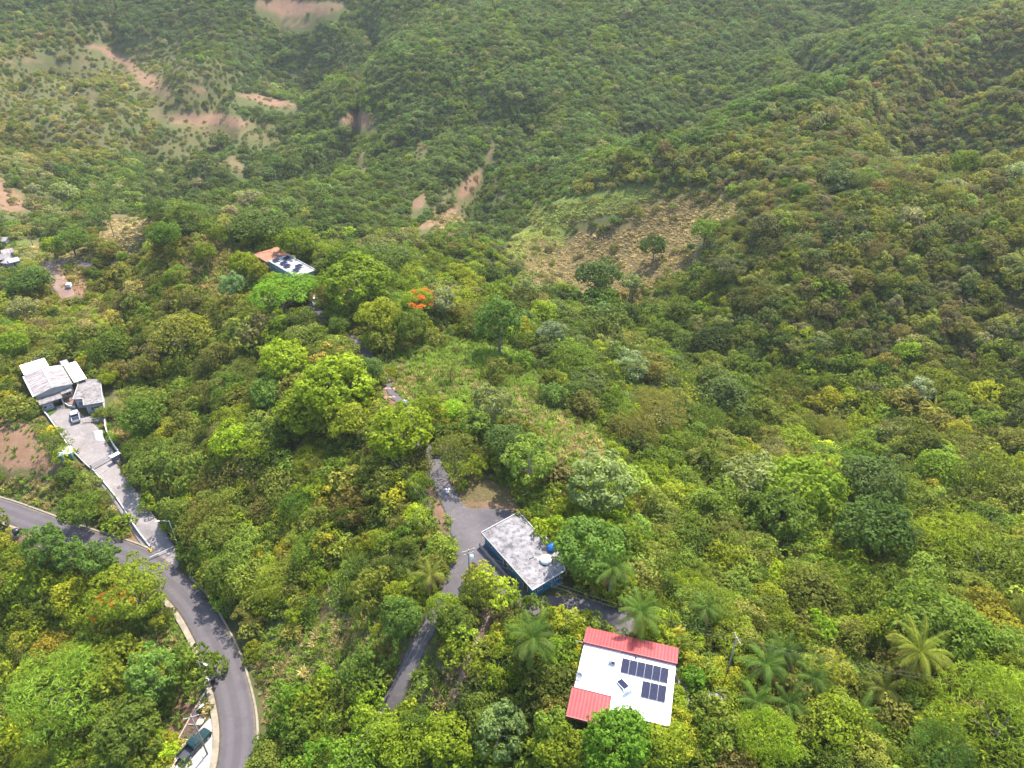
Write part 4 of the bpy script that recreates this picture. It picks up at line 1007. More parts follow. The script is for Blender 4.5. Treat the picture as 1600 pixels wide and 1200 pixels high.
# ------------------------------------------------------------------ poles, lamps, wires
POLE_C = worn('weathered_pole', (.2, .17, .14), (.34, .30, .26), 2.0, .85, .2)
def pole(name, base, h, label, arms=((1.1, .25),), r=.14, rz=0.0, lamp=None, lean=(0, 0), cat='utility pole', group='utility poles', transformer=False, mat=None):
    e = empty(name, tuple(base), rz, label=label, cat=cat, group=group)
    m = MB(); m.tube([(0, 0, -.6), (0, 0, 0), (lean[0] * .5, lean[1] * .5, h * .5), (lean[0], lean[1], h)], [r, r, r * .85, r * .65], 8); m.build('shaft', mat or POLE_C, e)
    for L_, dz in arms:
        m = MB(); m.box(-L_, L_, -.06, .06, h - dz - .06, h - dz + .06); a = m.build('crossarm', POLE_C, e); a.location = (lean[0], lean[1] - r, 0)
        for x in (-L_ * .85, 0, L_ * .85):
            m = MB(); m.lathe([(.04, h - dz + .06), (.06, h - dz + .12), (.03, h - dz + .2)], 6, (x, 0)); m.build('insulator', FRAME_W, a)
    if lamp:
        m = MB(); m.tube([(lean[0], lean[1], h - .3), (lean[0] + lamp[0] * .5, lean[1] + lamp[1] * .5, h + .15), (lean[0] + lamp[0], lean[1] + lamp[1], h + .2)], .04, 6); a = m.build('lamp_arm', STEEL, e)
        m = MB(); m.bbox(-.35, .35, -.13, .13, -.02, .12, .03); q = m.build('lamp_head', FRAME_W, a); q.location = (lean[0] + lamp[0], lean[1] + lamp[1], h + .15); q.rotation_euler = (0, 0, math.atan2(lamp[1], lamp[0]))
    if transformer:
        m = MB(); m.lathe([(.26, h - 2.4), (.28, h - 2.3), (.28, h - 1.6), (.2, h - 1.5), (.02, h - 1.46)], 14, (r + .36, 0)); m.build('transformer', TANK_W, e)
        m = MB(); m.box(r * .5, r + .2, -.05, .05, h - 2.1, h - 2.0); m.build('bracket', STEEL, e)
    return e
def pole_from(u0, v0, u1, v1):
    """foot at a pixel, height so that the top is seen at the second pixel"""
    b = pt(u0, v0); best = min(np.arange(3, 14, .1), key=lambda h: abs(pix(b[0], b[1], b[2] + h)[1] - v1)); return b, float(best)
b2, h2 = pole_from(734, 912, 720, 858)
pole('utility_pole', b2, h2, 'dark utility pole with transformer at the fork of the lane', ((1.0, .2), (.8, .9)), .14, R(25), transformer=True)
b3, h3 = pole_from(1134, 1058, 1140, 996)
pole('utility_pole', b3, h3, 'grey utility pole beside the croton beds right of the white roof', ((.9, .2),), .13, R(100))
b1 = ptz(325, 1180, PADZ)
pole('utility_pole', b1, 10.5, 'tall utility pole leaning over the parked green pickup truck', ((1.1, .3),), .15, R(20), (1.5, .8), mat=POLE_C)
m = MB(); m.bbox(-.7, .7, -.6, .6, -.3, .35, .04); m.build('pole_footing', CONC_NEW, None, loc=(b1[0] + .1, b1[1] - .3, b1[2]), rz=R(25), label='square concrete footing at the foot of the pole by the pickup', cat='footing')
b4, h4 = pole_from(384, 464, 377, 431)
pole('utility_pole', b4, h4, 'pale leaning pole beside the mango trees of the knoll', ((.8, .2),), .13, R(40), lean=(-.4, 0))
bm, hm = pole_from(505, 600, 500, 545)
pole('utility_pole', bm, 8.0, 'pole half hidden behind the biggest mango tree', ((.8, .2),), .13, R(40))
b5, h5 = pole_from(279, 855, 262, 822)
pole('street_lamp', b5, 7.5, 'street lamp with curved arm beside the foot of the driveway', (), .09, 0, (-2.0, -.4), cat='street lamp', group='street lamps', mat=STEEL)
b6, h6 = pole_from(324, 1070, 311, 1040)
pole('street_lamp', b6, 6.5, 'street lamp beside the footway above the construction plot', (), .08, 0, (1.6, -.9), cat='street lamp', group='street lamps', mat=STEEL)
WIRE = plain('wire_grey', (.12, .12, .12), .5, .4)
def wire(a, b, sag, label, r=.013, group='overhead wires'):
    a, b = Vector(a), Vector(b); n = 22
    P = [a.lerp(b, k / n) - Vector((0, 0, sag * 4 * (k / n) * (1 - k / n))) for k in range(n + 1)]
    m = MB(); m.tube([p - a for p in P], r, 4); o = m.build('wire', WIRE, None, loc=tuple(a)); return tag(o, label=label, cat='wire', group=group)
def top(b, h, dx=0, dz=-.2): return (b[0] + dx, b[1], b[2] + h + dz)
bs = pt(545, 1235); bs_top = (bs[0], bs[1] - 4, bs[2] + 8)
for k, dx in enumerate((-.5, .3)): wire(top(b2, h2, dx), (bs_top[0] + dx, bs_top[1], bs_top[2]), 1.3, ['left', 'right'][k] + ' wire of the pair running down over the lower lane')
for k, dz in enumerate((-.1, -.9)): wire(top(b2, h2, .3, dz), top(b3, h3, 0, dz), 1.2, ['upper', 'lower'][k] + ' wire between the fork pole and the pole right of the white roof')
for k, dx in enumerate((-.5, .4)): wire(top(b2, h2, dx), (bm[0] + dx, bm[1], bm[2] + 7.8), 1.4, ['left', 'right'][k] + ' wire of the pair climbing over the left slope to the big mango')
for k, dx in enumerate((-.4, .4)): wire((bm[0] + dx, bm[1], bm[2] + 7.8), (b4[0] + dx, b4[1], b4[2] + h4 - .2), 1.0, ['lower', 'upper'][k] + ' wire of the pair from the big mango toward the knoll pole')
for k, dz in enumerate((-.1, -.8)): wire(top(b3, h3, 0, dz), (b3[0] + 40, b3[1] - 8, b3[2] + 8 + dz), 1.0, ['upper', 'lower'][k] + ' wire leaving the pole right of the white roof toward the palm garden')
wire(top(b2, h2, .2, -1.0), (broof[0][0] + 1.0, broof[0][1] - 1.0, BZ + BH - .1), .4, 'service wire from the fork pole to the teal house')

# ------------------------------------------------------------------ the gated yard
def wall_line(name, uv, z, h, t, mat, label, cat='wall', z0=-.6):
    P = np.array([pt(u, v) for u, v in uv]) if z is None else np.array([ptz(u, v, z) for u, v in uv]); P = smooth_z(catmull(P, 1.0), 6) if z is None else np.c_[P[:, :2], np.full(len(P), z)]
    P[:, 2] = np.minimum(P[:, 2], hgt(P[:, 0], P[:, 1]) + .2) if z is None else P[:, 2]
    c = P[0]; v_, f_ = strip(P - c, [-t / 2, -t / 2 + .002, t / 2 - .002, t / 2], [z0, h, h, z0])
    o = link_mesh(name, np_mesh(name, v_, f_, False), mat, loc=tuple(c)); return tag(o, label=label, cat=cat)
wall_line('yard_wall', [(62, 638), (74, 650), (92, 675), (108, 699)], DZ, .75, .22, WHITE_P, 'low pale wall between the concrete yard and the bare earth')
wall_line('yard_wall', [(110, 702), (124, 717), (138, 731), (150, 740)], None, .7, .22, CREAM_W, 'low pale wall between the gate and the yard steps')
wall_line('retaining_wall', [(163, 625), (165, 650), (168, 676), (178, 698), (188, 712)], None, 1.3, .22, WHITE_P, 'curved white retaining wall behind the small pale house')
wall_line('planter_wall', [(113, 606), (103, 612), (97, 621), (99, 630), (108, 636), (119, 638)], DZ, .6, .25, WHITE_P, 'curved white planter wall round a bed of brown earth')
wall_line('drive_wall', [(150, 741), (172, 766), (190, 790), (210, 823), (236, 858)], None, .6, .22, WHITE_P, 'long low white wall along the lower side of the driveway', z0=-2.5)
# planter earth
pe = ccw([tuple(ptz(u, v, DZ)[:2]) for u, v in [(113, 607), (104, 613), (99, 621), (101, 629), (109, 634), (118, 636), (117, 622)]])
m = MB(); c_ = pe[0]; m.prism([(p[0] - c_[0], p[1] - c_[1]) for p in pe], -.2, .42); m.build('planter_earth', DIRT_M, None, loc=(c_[0], c_[1], DZ), label='bed of brown earth inside the curved planter', kind='structure')
# sliding gate: rails and bars
g0, g1 = pt(146, 736), pt(178, 718)
gl = math.hypot(g1[0] - g0[0], g1[1] - g0[1]); ga = math.atan2(g1[1] - g0[1], g1[0] - g0[0])
gzz = float(min(hgt(g0[0], g0[1]), hgt(g1[0], g1[1]))) + .16
e = empty('sliding_gate', (g0[0], g0[1], gzz), ga, label='grey metal sliding gate across the driveway', cat='gate')
for z in (.1, .8, 1.45):
    m = MB(); m.box(0, gl, -.03, .03, z, z + .07); m.build('rail', STEEL, e)
n_ = int(gl / .28)
bar = MB(); bar.box(-.018, .018, -.018, .018, .171, 1.449); bar_me = bar.mesh('bar'); bar_me.materials.append(DARK_M)
for k in range(n_ + 1): o = put0('bar', bar_me, e); o.location = (min(gl - .03, .03 + k * .28), .05, 0)
for x in (-.3, gl + .05):
    m = MB(); m.box(x, x + .25, -.13, .13, -.3, 1.7); m.build('gate_post', CREAM_W, e)
q = pt(180, 712, 1.9)
e = empty('gate_shelter', (q[0], q[1], float(q[2]) + .05), ga, label='small white-roofed gate shelter beside the sliding gate', cat='shelter')
m = MB(); m.bbox(-1.1, 1.1, -.55, .55, 1.9, 2.02, .02); m.build('roof', WHITE, e)
m = MB(); m.box(-.95, .95, .3, .42, -.2, 1.898); m.build('back_wall', CREAM_W, e)
for x in (-.9, .9):
    m = MB(); m.box(x - .06, x + .06, -.42, -.3, -.2, 1.898); m.build('post', DARK_M, e)
q = ptz(107, 717, -21.0)
gz = float(hgt(q[0], q[1]))
e = empty('garden_shed', (q[0], q[1], gz), R(25), label='small bright blue shed with white lean-to roof below the yard wall', cat='shed')
m = MB(); ow = [(-1.1, -.9), (1.1, -.9), (1.1, .9), (-1.1, .9)]; ring(m, ow, inset(ow, .08), -.5, 1.9); m.build('wall', plain('bright_blue_paint', (.02, .22, .62), .6), e)
m = MB(); m.add([(-1.6, -1.5, 1.92), (1.5, -1.5, 1.92), (1.5, 1.3, 2.25), (-1.6, 1.3, 2.25), (-1.6, -1.5, 1.99), (1.5, -1.5, 1.99), (1.5, 1.3, 2.32), (-1.6, 1.3, 2.32)], [(3, 2, 1, 0), (4, 5, 6, 7), (0, 1, 5, 4), (1, 2, 6, 5), (2, 3, 7, 6), (3, 0, 4, 7)]); m.build('roof', WHITE, e)
S = Side(e, (-1.1, -.9), (1.1, -.9)); S.door(1.1, .8, 1.7)
q = pt(163, 669); e = empty('red_bin', (q[0], q[1], float(q[2]) + .19), 0, label='small red bin at the corner of the white paved bay', cat='bin')
m = MB(); m.lathe([(.2, 0), (.26, .6), (.28, .62)], 12); m.build('body', plain('red_plastic', (.5, .02, .03), .4), e); m = MB(); m.lathe([(.29, .621), (.26, .7), (.02, .74)], 12); m.build('lid', plain('red_lid', (.4, .02, .03), .4), e)
BAY = [pt(u, v)[:2] for u, v in ((146, 675), (160, 673), (163, 690), (150, 690))]
drape('paved_bay', lambda x, y: sd_polygon(x, y, BAY), np.min(BAY, 0) - 1, np.max(BAY, 0) + 1, .3, .205, WHITE_P, 0, skirt=.1, kind='structure', label='bright white paved bay in the concrete yard')
q = [ptz(u, v, DZ + .2)[:2] for u, v in ((71, 640), (84, 634), (89, 642), (78, 650))]; c_ = q[0]
m = MB(); m.prism(ccw([(p[0] - c_[0], p[1] - c_[1]) for p in q]), .0, .08); m.build('lawn', plain('lawn_green', (.05, .10, .015), .9, .1), None, loc=(c_[0], c_[1], DZ + .195), label='small square lawn in front of the pale house', kind='structure')
q = pt(29, 604); e = empty('garden_chair', tuple(q), R(30), label='white garden chair on the bank behind the bare earth yard', cat='chair')
m = MB(); m.bbox(-.3, .3, -.3, .3, .4, .46, .02); m.build('seat', FRAME_W, e); m = MB(); m.box(-.3, .3, .26, .32, .461, 1.0); m.build('backrest', FRAME_W, e)
for x in (-.26, .26):
    for y in (-.26, .26): m = MB(); m.box(x - .03, x + .03, y - .03, y + .03, -.1, .399); m.build('leg', FRAME_W, e)
    m = MB(); m.box(x - .04, x + .04, -.3, .25, .64, .69); m.build('armrest', FRAME_W, e)
# yellow block and channel drain at the driveway foot
q = pt(236, 862); e = empty('yellow_bollard', tuple(q), R(-40), label='yellow painted concrete block at the foot of the driveway wall', cat='bollard')
m = MB(); m.bbox(-.6, .6, -.3, .3, -.2, .5, .08); m.build('block', worn('yellow_paint', (.45, .28, .02), (.6, .42, .05), 2, .7), e); m = MB(); m.bbox(-.35, .35, -.18, .18, .501, .65, .05); m.build('cap', worn('yellow_paint_cap', (.4, .25, .02), (.55, .38, .05), 2, .7), e)
a, b = DRIVE[-3], DRIVE[-3]; d = DRIVE[-1] - DRIVE[-5]; an = math.atan2(d[1], d[0])
m = MB(); m.box(-.12, .12, -2.4, 2.4, .0, .06); m.build('channel_drain', STEEL, None, loc=(a[0] - d[0] * .3, a[1] - d[1] * .3, a[2] + .17), rz=an, label='steel channel drain across the foot of the driveway', cat='drain')
# black drum below the kerb
q = pt(29, 838); e = empty('water_drum', tuple(q), 0, label='black water drum on a small stand below the street kerb', cat='water tank')
m = MB(); m.lathe([(.62, .5), (.68, .6), (.68, 1.5), (.55, 1.68), (.2, 1.78), (.02, 1.8)], 18); m.build('body', BLACK_P, e); m = MB(); m.box(-.7, .7, -.7, .7, -.4, .498); m.build('stand', CONC, e)

# ------------------------------------------------------------------ construction plot beside the pad
PLY = worn('plywood', (.42, .24, .10), (.56, .38, .2), 1.2, .8, .2); PLY2 = worn('pale_plywood', (.48, .34, .24), (.62, .48, .36), 1.0, .8, .2); MAROON = worn('maroon_form_board', (.055, .03, .03), (.10, .05, .05), 1.0, .7, .3)
BEAM = worn('form_beam', (.3, .2, .15), (.45, .33, .26), 1.5, .8)
def z8(x, y): return (230 + x * 170 / 1275, 1040 + y * 160 / 1200)
def slab(name, corners, z, t, mat, label, cat, group=None):
    P = [ptz(*z8(*c), z)[:2] for c in corners]; c_ = (sum(p[0] for p in P) / len(P), sum(p[1] for p in P) / len(P))
    m = MB(); m.prism(ccw([(p[0] - c_[0], p[1] - c_[1]) for p in P]), -t, 0); o = m.build(name, mat, None, loc=(c_[0], c_[1], z)); return tag(o, label=label, cat=cat, group=group)
ZP = -19.95
P4 = [(600, 448), (655, 452), (635, 500), (572, 500)]
slab('plywood_sheet', [(597, 448), (655, 452), (640, 500), (568, 498)], ZP, .05, PLY2, 'pale plywood sheet at the top of the form deck', 'plywood', 'form boards')
slab('plywood_sheet', [(660, 453), (752, 462), (690, 600), (622, 592), (650, 505)], ZP, .05, PLY, 'orange plywood sheet on the form deck', 'plywood', 'form boards')
slab('form_board', [(565, 503), (640, 506), (612, 580), (590, 640), (556, 680), (498, 676)], ZP - .03, .05, MAROON, 'dark maroon form board beside the orange plywood', 'form board', 'form boards')
slab('plywood_sheet', [(618, 598), (690, 606), (640, 690), (566, 682)], ZP, .05, PLY2, 'pale plywood sheet below the orange one', 'plywood', 'form boards')
slab('form_board', [(486, 700), (560, 702), (612, 712), (500, 872), (400, 852)], ZP - .03, .05, MAROON, 'large dark maroon form board in the middle of the deck', 'form board', 'form boards')
slab('plywood_sheet', [(368, 872), (490, 884), (396, 1056), (278, 1038)], ZP, .05, PLY2, 'wide tan plywood sheet above the lowest one', 'plywood', 'form boards')
slab('plywood_sheet', [(262, 1064), (382, 1080), (290, 1240), (160, 1220)], ZP, .05, PLY2, 'lowest pale plywood sheet of the form deck', 'plywood', 'form boards')
def beam(p0, p1, z, wd, hgt_, mat, label, name='form_beam', group='form beams', cat='beam'):
    a, b = ptz(*z8(*p0), z), ptz(*z8(*p1), z); L_ = math.hypot(b[0] - a[0], b[1] - a[1]); m = MB(); m.box(0, L_, -wd / 2, wd / 2, -hgt_, .12); return tag(m.build(name, mat, None, loc=tuple(a), rz=math.atan2(b[1] - a[1], b[0] - a[0])), label=label, cat=cat, group=group)
beam((735, 225), (608, 436), -20.6, .22, .5, CONC_NEW, 'pale concrete edge beam at the narrow end of the plot', 'edge_beam', None)
beam((606, 444), (770, 448), ZP - .3, .16, .5, BEAM, 'timber beam across the top of the form deck')
beam((482, 690), (625, 698), ZP, .16, .5, BEAM, 'timber beam across the middle of the form deck')
beam((375, 862), (500, 876), ZP, .16, .5, BEAM, 'timber beam between the maroon board and the tan sheet')
beam((258, 1050), (400, 1068), ZP, .16, .5, BEAM, 'timber beam between the two lowest sheets')
beam((596, 444), (180, 1200), ZP - .12, .18, 1.2, BEAM, 'long timber edge beam on the outer side of the form deck')
beam((752, 215), (800, 405), -20.7, .2, .5, MAROON, 'dark form board along the footway')
# rail along the pad
a, b = ptz(*z8(672, 640), PADZ), ptz(*z8(300, 1230), PADZ); L_ = math.hypot(b[0] - a[0], b[1] - a[1])
e = empty('guard_rail', (a[0], a[1], PADZ), math.atan2(b[1] - a[1], b[0] - a[0]), label='dark metal guard rail along the edge of the parking pad', cat='railing')
for z in (.5, .95): m = MB(); m.tube([(0, 0, z), (L_, 0, z)], .035, 6); m.build('rail', DARK_M, e)
for k in range(7): m = MB(); m.tube([(L_ * k / 6, 0, -.4), (L_ * k / 6, 0, 1.0)], .04, 6); m.build('post', DARK_M, e)
slab('gravel_bed', [(735, 235), (765, 330), (790, 425), (760, 440), (612, 436)], -20.75, .3, worn('mauve_gravel', (.2, .13, .12), (.32, .23, .21), 3, .95, .1), 'triangle of mauve gravel', 'gravel'); bpy.data.objects['gravel_bed']['kind'] = 'structure'
q = ptz(333, 1062, -20.4); e = empty('rubbish_bin', (q[0], q[1], float(hgt(q[0], q[1])) + .02), R(20), label='dark wheeled bin at the tip of the construction plot', cat='bin')
m = MB(); m.bbox(-.32, .32, -.36, .36, .06, .95, .05); m.build('body', plain('dark_purple_plastic', (.04, .03, .05), .5), e); m = MB(); m.bbox(-.34, .34, -.4, .38, .951, 1.05, .04); m.build('lid', plain('dark_lid', (.03, .025, .04), .5), e)
for x in (-.28, .28): m = MB(); m.tube([(x - .04, .34, .1), (x + .04, .34, .1)], .1, 10); m.build('wheel', BLACK_P, e)
q = ptz(328, 1061, -20.4); e = empty('white_sack', (q[0] - .4, q[1], float(hgt(q[0] - .4, q[1]))), R(20), label='grey-white sack beside the dark bin', cat='sack')
m = MB(); m.lathe([(.3, -.05), (.38, .1), (.36, .4), (.22, .6), (.08, .66), (.12, .74)], 10); m.build('bag', TANK_W, e); m = MB(); m.tube([(0, 0, .64), (0, 0, .69)], .1, 8); m.build('tie', DARK_M, e)

# ------------------------------------------------------------------ along the ridge lane
q = pt(632, 634); e = empty('blue_tank', tuple(q), R(15), label='weathered blue plastic tank lying at the bend of the lane', cat='tank')
BLUE_F = worn('faded_blue_plastic', (.06, .13, .26), (.16, .26, .42), 1.5, .5)
m = MB(); m.tube([(-.75, 0, .55), (-.68, 0, .55), (-.1, 0, .57), (.5, 0, .55), (.62, 0, .55), (.68, 0, .55)], [.3, .5, .55, .52, .42, .2], 16); m.build('body', BLUE_F, e)
m = MB(); m.tube([(.1, 0, 1.09), (.1, 0, 1.2)], .18, 10); m.build('cap', FRAME_W, e); m = MB(); m.box(-.5, .4, -.35, .35, -.2, .06); m.build('plinth', CONC, e)
q = pt(699, 769)
for k, (dx, dy, s_, lab) in enumerate(((-.25, .3, .9, 'white sack lying on the lane, left of the upper two'), (.25, .35, 1, 'white sack lying on the lane, right of the upper two'), (.05, -.35, 1.1, 'white sack lying on the lane, nearest the forecourt'))):
    e = empty('white_sack', (q[0] + dx, q[1] + dy, float(hgt(q[0] + dx, q[1] + dy)) + .1), k * .7, label=lab, cat='sack', group='white sacks on the lane')
    m = MB(); m.lathe([(.12 * s_, 0), (.26 * s_, .08), (.27 * s_, .2), (.15 * s_, .33), (.06 * s_, .36), (.09 * s_, .42)], 10); m.build('bag', TANK_W, e); m = MB(); m.tube([(0, 0, .34 * s_), (0, 0, .38 * s_)], .075, 8); m.build('tie', STEEL, e)
# rubble heap by the bend
RUB = worn('pink_rubble', (.3, .17, .13), (.45, .3, .24), 2, .9, .1); ROCK = worn('grey_rock', (.2, .18, .18), (.36, .33, .33), .9, .9, .15, bump=.5)
def rock(seed, s, mat, name, loc, label, cat='rock', group=None, flat=.6):
    bm = bmesh.new(); bmesh.ops.create_icosphere(bm, subdivisions=3, radius=1.0); r = np.random.default_rng(seed); o_ = r.uniform(0, 50, 2)
    for v in bm.verts:
        n = 1 + .35 * float(fbm(v.co.x * 1.2 + o_[0], v.co.y * 1.2 + v.co.z + o_[1], seed % 50, 3)); v.co = Vector((v.co.x * s[0] * n, v.co.y * s[1] * n, v.co.z * s[2] * n))
    me = bpy.data.meshes.new(name); bm.to_mesh(me); bm.free(); return tag(link_mesh(name, me, mat, loc=loc, rz=seed * .7), label=label, cat=cat, group=group)
q = pt(1118, 1092); rock(5, (1.9, 1.1, .8), ROCK, 'boulder', tuple(q), 'big grey boulder among the crotons right of the white roof')
q = pt(1325, 1185); rock(9, (.9, .7, .9), ROCK, 'boulder', tuple(q), 'grey rock below the palm garden')
for k in range(9):
    q = pt(603 + (k % 3) * 6, 596 + (k // 3) * 13); rock(20 + k, (.5 + .1 * (k % 2), .4, .3), RUB, 'rubble_block', tuple(q), ('top', 'middle', 'bottom')[k // 3] + ' ' + ('left', 'centre', 'right')[k % 3] + ' pink rubble block in the heap by the bend', 'rubble', 'rubble blocks by the bend')
# garden paths of the red and white house
for uv, lab in (([(1058, 1050), (1068, 1075), (1073, 1100), (1080, 1118)], 'narrow pale path right of the white roof'), ([(893, 1040), (886, 1060), (876, 1078)], 'short pale path left of the white roof')):
    L2 = smooth_z(catmull(pts(uv), .8), 5); drape('garden_path', lambda x, y, L2=L2: dist_poly(x, y, L2)[0] - .5, L2[:, :2].min(0) - 1.5, L2[:, :2].max(0) + 1.5, .25, .06, CONC, .15, skirt=.25, kind='structure', label=lab)
# side patio behind the teal house
PT = [p[:2] for p in pts([(838, 812), (860, 826), (880, 856), (884, 876), (872, 868), (852, 840)])]
drape('patio', lambda x, y: sd_polygon(x, y, PT), np.min(PT, 0) - 1, np.max(PT, 0) + 1, .3, .05, CONC, .2, kind='structure', label='broken concrete patio behind the teal house')
# ------------------------------------------------------------------ side valley: shacks and a white box
for u, v, rz, w_, d_, mat, lab in ((4, 403, 20, 5, 4, ROOF_D2, 'shack with a pale patched roof in the side valley'), (15, 409, -15, 4, 3.4, ROOF_D, 'shack with a rusty sheet roof beside the pale one'), (22, 408, 40, 3, 2.6, STEEL, 'small tin-roofed shack right of the rusty one'), (2, 376, 10, 4, 3, ROOF_D2, 'pale-roofed shed farther up the side valley'), (12, 394, 35, 3.4, 3, ROOF_D, 'low rusty lean-to behind the shacks')):
    q = pt(u, v, 2); e = empty('shack', tuple(q), R(rz), label=lab, cat='shack', group='shacks in the side valley')
    ow = [(-w_ / 2, -d_ / 2), (w_ / 2, -d_ / 2), (w_ / 2, d_ / 2), (-w_ / 2, d_ / 2)]; m = MB(); ring(m, ow, inset(ow, .1), -.8, 2.2); m.build('wall', GREY_W, e)
    m = MB(); a, b = w_ / 2 + .3, d_ / 2 + .3; m.add([(-a, -b, 2.1), (a, -b, 2.1), (a, b, 2.6), (-a, b, 2.6), (-a, -b, 2.16), (a, -b, 2.16), (a, b, 2.66), (-a, b, 2.66)], [(3, 2, 1, 0), (4, 5, 6, 7), (0, 1, 5, 4), (1, 2, 6, 5), (2, 3, 7, 6), (3, 0, 4, 7)]); m.build('roof', mat, e)
    Side(e, ow[0], ow[1]).door(w_ * .4, .8, 1.9)
q = pt(108, 447, .6); e = empty('white_box', tuple(q), R(10), label='white box-shaped tank beside the pink dirt road', cat='tank')
m = MB(); m.bbox(-.7, .7, -.9, .9, .3, 1.3, .06); m.build('body', TANK_W, e); m = MB(); m.box(-.8, .8, -1.0, 1.0, -.3, .298); m.build('plinth', GREY_W, e)
# ------------------------------------------------------------------ plants: leaf shapes
def leaf_material(name, trans=0.48, rough=0.55):
    m = NT(name)
    t = m.attr('tint', 'INSTANCER')
    lv = m.attr('leaf')
    fl = m.attr('flower')
    oi = m.n('ShaderNodeObjectInfo')
    k = m.math('ADD', m.math('MULTIPLY', lv.outputs['Fac'], 0.85), 0.55)
    k = m.math('MULTIPLY', k, m.math('ADD', m.math('MULTIPLY', oi.outputs['Random'], 0.35), 0.82))
    col = m.mix(1.0, t.outputs['Color'], (1, 1, 1), 'MULTIPLY')
    kk = m.n('ShaderNodeCombineColor')
    for i in range(3): m.l(k, kk.inputs[i])
    col = m.mix(1.0, col, kk.outputs[0], 'MULTIPLY')
    yel = m.math('MULTIPLY', m.ramp(lv.outputs['Fac'], [(0.72, 0.0), (1.0, 1.0)]), 0.4)
    warm = m.mix(1.0, col, (1.28, 1.14, 0.9), 'MULTIPLY')
    col = m.mix(yel, col, warm)
    ft = m.attr('flower_tint', 'INSTANCER')
    col = m.mix(fl.outputs['Fac'], col, ft.outputs['Color'])
    col = m.mix(1.0, col, (1.7, 1.7, 1.6), 'MULTIPLY')
    p = m.bsdf(col, rough, 0.08)
    tr = m.n('ShaderNodeBsdfTranslucent')
    m.l(m.mix(1.0, col, (1.15, 1.2, 0.6), 'MULTIPLY'), tr.inputs['Color'])
    mx = m.n('ShaderNodeMixShader'); mx.inputs[0].default_value = trans
    m.l(p.outputs[0], mx.inputs[1]); m.l(tr.outputs[0], mx.inputs[2])
    return m.done(mx)
LEAF = leaf_material('leaf_green')
BARK = worn('bark', (0.10, 0.075, 0.055), (0.25, 0.21, 0.17), 2.0, 0.9, 0.1, streak=(1, 1, .2))
BARK_PALE = worn('pale_bark', (0.32, 0.29, 0.25), (0.52, 0.49, 0.44), 3.0, 0.85, 0.1)

def unit(n, r):
    v = r.normal(size=(n, 3)); return v / np.linalg.norm(v, axis=1, keepdims=True)
def leaf_faces(c, nrm, L, W, r, jit=0.5, droop=0.0, fold=0.18):
    """one folded rhombus per leaf"""
    n = len(c)
    nn = nrm + jit * r.normal(size=(n, 3)); nn /= np.linalg.norm(nn, axis=1, keepdims=True)
    t = r.normal(size=(n, 3)); t[:, 2] -= droop
    t -= (t * nn).sum(1, keepdims=True) * nn; t /= np.linalg.norm(t, axis=1, keepdims=True)
    b = np.cross(nn, t)
    L = (L * r.uniform(0.7, 1.3, n))[:, None]; W = (W * r.uniform(0.7, 1.3, n))[:, None]
    V = np.stack([c - t * L / 2, c + b * W / 2 - nn * W * fold, c + t * L / 2, c - b * W / 2 - nn * W * fold], 1).reshape(-1, 3)
    return V, np.arange(4 * n).reshape(n, 4)
def crown_shape(seed, rx=3.0, rz=2.3, lobes=26, leaves=70, L=0.42, W=0.26, lobe_r=(0.26, 0.42), low=-0.35, jit=0.45, droop=0.2, flat=0.0, core=0.25, flower=0.0, drop=0.0, clusters=0):
    """a crown as leafy lobes spread through an ellipsoid: verts, faces, per-vertex leaf value and flower value"""
    r = np.random.default_rng(seed)
    D = unit(lobes * 6, r)
    D = D[D[:, 2] > low]
    pick = [0]                                          # spread the lobes apart
    while len(pick) < min(lobes, len(D)):
        pick.append(int(np.argmin((D @ D[pick].T).max(1) + 0.22 * r.random(len(D)))))
    D = D[pick]
    V, Fc, A, B, n0 = [], [], [], [], 0
    skew = 1 + 0.40 * fbm(D[:, 0] * 1.3 + seed, D[:, 1] * 1.3 + D[:, 2], seed % 97, 2)
    for i, d in enumerate(D):
        inner = r.random() < core
        rad = r.uniform(*lobe_r) * rx
        k = (r.uniform(0.35, 0.6) if inner else r.uniform(0.7, 0.92)) * skew[i]
        c = d * np.array([rx, rx, rz]) * k
        c[2] += (r.random() - 0.5) * 0.25 * rz
        if r.random() < drop: continue
        n = int(leaves * r.uniform(0.7, 1.3))
        q = unit(n * 2, r)
        q = q[(q @ (d * 0.7 + np.array([0, 0, 0.6]))) > -0.25][:n]
        sq = np.array([1, 1, 0.75 - flat])
        if clusters:                                    # leaves gathered into rosettes
            hub = q[:clusters]; q = hub[r.integers(0, len(hub), len(q))] + 0.16 * r.normal(size=q.shape)
        p = c + q * sq * rad * r.uniform(0.72, 1.08, (len(q), 1))
        nr = q / np.linalg.norm(q, axis=1, keepdims=True) + np.array([0, 0, 0.35])
        v, f = leaf_faces(p, nr, L, W, r, jit, droop)
        V.append(v); Fc.append(f + n0); n0 += len(v)
        lob = r.uniform(-0.16, 0.16)
        A.append(np.repeat(np.clip(r.beta(2.2, 2.2, len(q)) + lob, 0, 1), 4))
        isf = (r.random(len(q)) < 0.8) & (r.random() < flower) & (q[:, 2] > 0)
        B.append(np.repeat(isf.astype(float), 4))
    return np.vstack(V), np.vstack(Fc), np.concatenate(A), np.concatenate(B)
